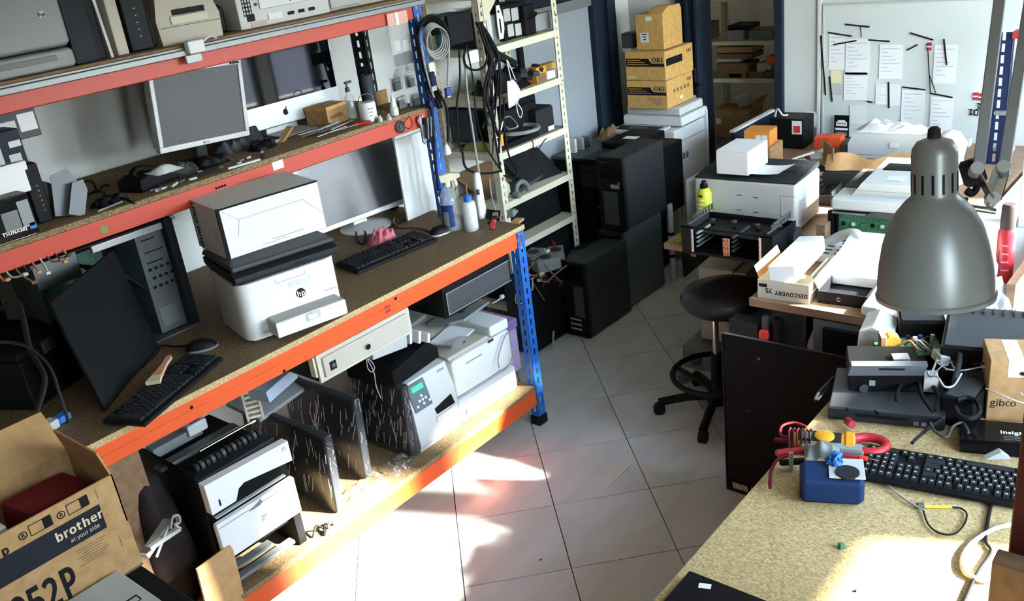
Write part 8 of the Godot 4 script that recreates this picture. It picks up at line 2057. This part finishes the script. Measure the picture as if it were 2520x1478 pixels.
	cable("dark red cord hanging from the crocodile clamp over the bench edge", [Vector3(-0.7779, 0.785, 1.582), Vector3(-0.8117, 0.785, 1.562), Vector3(-0.8735, 0.785, 1.571), Vector3(-0.9423, 0.785, 1.6)], 0.005, M.dark_red)
	# ---------------- slim silver players and the switch on top
	o = thing("disc_player", "slim dark silver player on the bench behind the clamp meter", "player", V(-0.36, y, 1.70), -74.0)
	bx(o, "body", mat("player_metal", "#505355", 0.4, 0.5), V(-0.155, 0.004, -0.13), V(0.155, 0.045, 0.115), 0.004)
	bx(o, "front_panel", M.charcoal, V(-0.155, 0.004, 0.115), V(0.155, 0.042, 0.122), 0.003)
	bx(o, "disc_slot", M.black, V(-0.08, 0.022, 0.122), V(0.06, 0.032, 0.1232), 0.0)
	for k in 3:
		bx(o, "socket", M.grey, V(0.075 + k * 0.02, 0.012, 0.122), V(0.088 + k * 0.02, 0.024, 0.1235), 0.0)
	o = thing("network_switch", "black box with a slate front lip standing on the silver player", "device", V(-0.29, 0.806, 1.66), -66.0)
	bx(o, "body", M.black, V(-0.10, 0, -0.10), V(0.10, 0.06, 0.085), 0.004)
	part(o, "front_lip", G().prism([Vector2(-0.105, 0.055), Vector2(0.10, 0.06), Vector2(0.112, 0.092), Vector2(-0.095, 0.088)], 0.06, 0.09), mat("lip_slate", "#5a5f63", 0.45))
	bx(o, "lip_slot", M.ink, V(-0.02, 0.076, 0.0895), V(0.05, 0.082, 0.0912), 0.0)
	bx(o, "badge", M.mid_grey, V(-0.045, 0.02, 0.085), V(-0.028, 0.038, 0.0865), 0.001)
	part(o, "knob", G().bar(V(-0.06, 0.012, 0.085), V(-0.06, 0.012, 0.092), 0.013), M.dark)
	lay("plastic_casing", "pale grey plastic casing leaning behind the black switch box", "casing", G().at(V(-0.10, y, 1.575), V(0, -80, 0)).prism([Vector2(-0.06, 0.0), Vector2(0.05, 0.0), Vector2(0.05, 0.10), Vector2(-0.01, 0.13), Vector2(-0.05, 0.11)], -0.12, 0.03), M.light_grey)
	o = thing("transformer", "yellow wound transformer on a circuit board behind the switch box", "transformer", V(-0.14, 0.84, 1.66), -60.0)
	bx(o, "board", M.circuit, V(-0.07, 0.0, -0.06), V(0.12, 0.004, 0.06), 0.0)
	part(o, "winding", G().bar(V(-0.025, 0.028, -0.016), V(-0.025, 0.028, 0.022), 0.024, 0.024, 18), mat("winding", "#b98f2e", 0.5))
	bx(o, "core", M.card_dark, V(-0.062, 0.004, -0.02), V(-0.045, 0.05, 0.024), 0.002)
	for k in 4:
		part(o, "wire", G().tube([V(-0.005 + k * 0.012, 0.02, 0.02), V(0.02 + k * 0.012, 0.04, 0.03), V(0.04 + k * 0.014, 0.02, 0.045), V(0.06 + k * 0.01, 0.006, 0.04)], 0.003), [M.copper, M.dark, M.cream, M.card_dark][k])
	for k in 5:
		part(o, "capacitor", G().bar(V(0.03 + k * 0.018, 0.004, -0.03 + 0.012 * (k % 2)), V(0.03 + k * 0.018, 0.028, -0.03 + 0.012 * (k % 2)), 0.007), [M.black, M.pale_grey, M.deep_blue][k % 3])
	lay("board_support", "black chassis under the circuit board on the bench", "chassis", G().bb(V(-0.20, y, 1.58), V(-0.02, 0.838, 1.75), 0.004), M.charcoal)
	lay("red_plug", "red cylindrical plug behind the clamp meter", "plug", G().bar(Vector3(-0.5304, 0.78, 1.645), Vector3(-0.5524, 0.785, 1.668), 0.012), M.red)
	# ---------------- dark heap of gear at the right
	rng.seed = 4
	for q in [[V(-0.06, y, 1.90), 12.0, V(0.30, 0.16, 0.26), "black", "big black open chassis at the back of the bench"], [V(-0.30, y, 1.905), -2.0, V(0.20, 0.09, 0.09), "black_matt", "black plastic housing in the middle of the bench's dark heap"], [V(-0.12, y, 2.30), 4.0, V(0.26, 0.14, 0.20), "charcoal", "charcoal box by the brown cardboard at the right"], [V(0.05, y, 1.66), 22.0, V(0.18, 0.13, 0.14), "black", "black finned box below the lamp's rim"]]:
		o = thing("equipment_chassis", q[4], "equipment", q[0], q[1] - 90.0)
		var s: Vector3 = q[2]
		bx(o, "body", M[q[3]], V(-s.z / 2, 0, -s.x / 2), V(s.z / 2, s.y, s.x / 2), 0.006)
		bx(o, "lid_edge", M.dark, V(-s.z / 2 + 0.01, s.y, -s.x / 2 + 0.01), V(s.z / 2 - 0.01, s.y + 0.004, s.x / 2 - 0.01), 0.001)
		for k in 8:
			bx(o, "fin", M.dark, V(-s.z / 2 + 0.02 + k * (s.z - 0.04) / 8.0, s.y + 0.004, -s.x / 2 + 0.02), V(-s.z / 2 + 0.024 + k * (s.z - 0.04) / 8.0, s.y + 0.012, -s.x / 2 + 0.06), 0.0)
	var wires := [
		["black power cable arching over the silver player", [Vector3(-0.4421, 0.83, 1.75), Vector3(-0.3574, 0.83, 1.733), Vector3(-0.3043, 0.83, 1.756), Vector3(-0.3081, 0.83, 1.803), Vector3(-0.3678, 0.83, 1.843), Vector3(-0.45, 0.83, 1.857)], 0.006, "cable_black"],
		["black cable looping in front of the silver player", [Vector3(-0.5087, 0.8, 1.636), Vector3(-0.4484, 0.8, 1.625), Vector3(-0.438, 0.8, 1.645), Vector3(-0.4669, 0.8, 1.691), Vector3(-0.4892, 0.8, 1.722)], 0.004, "cable_black"],
		["black cord leaving the switch box over the bench's left edge", [Vector3(-0.285, 0.8, 1.556), Vector3(-0.3258, 0.8, 1.534), Vector3(-0.3876, 0.8, 1.527), Vector3(-0.445, 0.8, 1.525), Vector3(-0.4957, 0.8, 1.533)], 0.005, "cable_black"],
		["second black cord leaving the switch box to the left", [Vector3(-0.3186, 0.79, 1.595), Vector3(-0.3474, 0.79, 1.549), Vector3(-0.4062, 0.79, 1.534), Vector3(-0.4769, 0.79, 1.532)], 0.005, "cable_black"],
		["thin pale wire bent in a tall arch on the dark heap", [Vector3(-0.3505, 0.88, 1.813), Vector3(-0.2855, 0.88, 1.805), Vector3(-0.2181, 0.88, 1.796), Vector3(-0.1943, 0.88, 1.803), Vector3(-0.2187, 0.88, 1.825), Vector3(-0.2859, 0.88, 1.861)], 0.003, "cable_grey"],
		["grey cord coiled at the heap's right side", [Vector3(-0.0766, 0.9, 1.903), Vector3(-0.0281, 0.9, 1.908), Vector3(-0.0271, 0.9, 1.93), Vector3(-0.0714, 0.9, 1.946), Vector3(-0.1238, 0.9, 1.942), Vector3(-0.1226, 0.9, 1.92), Vector3(-0.0911, 0.9, 1.904)], 0.006, "cable_grey"],
		["black coiled cord in the middle of the dark heap", [Vector3(-0.4204, 0.86, 1.905), Vector3(-0.3931, 0.86, 1.923), Vector3(-0.4078, 0.86, 1.953), Vector3(-0.459, 0.86, 1.972), Vector3(-0.4995, 0.86, 1.962), Vector3(-0.4961, 0.86, 1.933), Vector3(-0.4586, 0.86, 1.912)], 0.007, "cable_black"],
		["spiral black cord standing up in the dark heap", [Vector3(-0.1223, 0.9, 1.838), Vector3(-0.1931, 0.9, 1.847), Vector3(-0.2689, 0.9, 1.867), Vector3(-0.3326, 0.9, 1.878), Vector3(-0.393, 0.9, 1.889)], 0.008, "charcoal"],
		["black probe lead lying across the bench before the keyboard", [Vector3(-0.4332, 0.8, 1.875), Vector3(-0.49, 0.8, 1.86), Vector3(-0.5555, 0.8, 1.848), Vector3(-0.5924, 0.8, 1.844)], 0.005, "charcoal"],
		["black cord tangled behind the lettered keyboard", [Vector3(-0.5016, 0.82, 1.862), Vector3(-0.5377, 0.82, 1.884), Vector3(-0.5533, 0.82, 1.919), Vector3(-0.4957, 0.82, 1.918), Vector3(-0.4631, 0.82, 1.935), Vector3(-0.5072, 0.82, 1.962)], 0.004, "dark"],
		["thin wire crossing the dark heap", [Vector3(-0.3339, 0.88, 1.819), Vector3(-0.2759, 0.88, 1.824), Vector3(-0.2391, 0.88, 1.842)], 0.002, "mid_grey"],
		["black cord drooping from the heap beside the silver player", [Vector3(-0.3289, 0.84, 1.775), Vector3(-0.3944, 0.84, 1.804), Vector3(-0.4431, 0.84, 1.835), Vector3(-0.4734, 0.84, 1.858)], 0.006, "cable_black"]]
	for q in wires:
		cable(q[0], q[1], q[2], M[q[3]])
	rng.seed = 19
	for k in 15:
		var c := V(rng.randf_range(-0.42, 0.02), rng.randf_range(0.87, 0.90), rng.randf_range(1.80, 2.10))
		var a := rng.randf() * TAU
		var pts := []
		for i in 6:
			a += rng.randf_range(0.5, 1.3)
			pts.append(c + V(cos(a) * rng.randf_range(0.02, 0.07), rng.randf_range(0.0, 0.03), sin(a) * rng.randf_range(0.02, 0.07)))
		cable("%s of the thin cords strewn over the dark heap, a %s one" % [NTH[k], ["black", "grey", "dark", "black", "pale"][k % 5]], pts, [0.004, 0.003, 0.003, 0.005, 0.002][k % 5], [M.cable_black, M.cable_grey, M.charcoal, M.cable_black, M.light_grey][k % 5], "cords strewn over the dark heap")
	for q in [[V(-0.20, 0.872, 1.93), V(30, 20, 70), V(0.014, 0.09, 0.03), "silver", "bright metal bracket poking out of the dark heap"], [V(-0.22, 0.862, 1.80), V(10, 40, 0), V(0.06, 0.03, 0.03), "pale_grey", "pale plastic part lying in the cable tangle"], [V(-0.30, 0.81, 1.80), V(0, 20, 0), V(0.05, 0.05, 0.04), "light_grey", "light grey switch block in the cable tangle"], [V(-0.16, 0.925, 2.02), V(0, 30, 10), V(0.05, 0.02, 0.06), "dark", "dark module on the heap by the grey cord"], [V(-0.26, 0.866, 1.70), V(0, -60, 0), V(0.05, 0.012, 0.04), "grey", "grey plug board lying on the black switch box"]]:
		lay("loose_part", q[4], "part", G().at(q[0], q[1]).box(V(0, q[2].y / 2, 0), q[2], 0.003), M[q[3]])
	lay("paper_scrap", "folded white paper corner behind the lettered keyboard", "paper", G().at(Vector3(-0.5361, 0.785, 2.041), V(0, -60, 0)).prism([Vector2(-0.03, 0), Vector2(0.03, 0), Vector2(0.005, 0.022)], -0.01, 0.01), M.light_grey)
	# ---------------- brown cardboard and black carton at the right edge
	o = thing("brand_carton", "brown cardboard carton printed gibco at the frame's right edge", "box", Vector3(-0.3017, 0.76, 2.01), -68.0)
	bx(o, "body", M.card, V(-0.055, 0.0, -0.14), V(0.12, 0.19, 0.0), 0.003)
	words(o, "gibco", 0.020, M.ink, V(-0.014, 0.058, 0.0006), Vector3.ZERO)
	bx(o, "tape", M.cream, V(-0.01, 0.19, -0.13), V(0.03, 0.1908, 0.0), 0.0)
	bx(o, "tape", M.cream, V(-0.01, 0.14, 0.0), V(0.03, 0.19, 0.0008), 0.0)
	o = thing("disk_carton", "black carton with white printed name beside the brown cardboard", "box", Vector3(-0.4355, 0.76, 2.044), -72.0)
	bx(o, "body", M.black_gloss, V(-0.12, 0.0, -0.06), V(0.14, 0.045, 0.05), 0.003)
	words(o, "insight", 0.014, M.paper, V(0.01, 0.0452, 0.0), V(-90, 0, 0), true)
	for k in 3:
		bx(o, "print", M.grey, V(-0.015, 0.0452, 0.018 + k * 0.008), V(0.035, 0.0456, 0.020 + k * 0.008), 0.0)
	# product box and fittings behind the lamp arm
	o = thing("product_box", "white carton with a blue and red picture at the frame's right edge", "box", Vector3(1.291, 0.76, 1.671), -80.0)
	bx(o, "body", M.pale_grey, V(0.0, 0.0, -0.12), V(0.30, 0.44, 0.0), 0.004)
	bx(o, "picture", M.deep_blue, V(0.02, 0.14, 0.0), V(0.28, 0.30, 0.0008), 0.0)
	bx(o, "picture", M.red, V(0.02, 0.13, 0.0), V(0.28, 0.142, 0.001), 0.0)
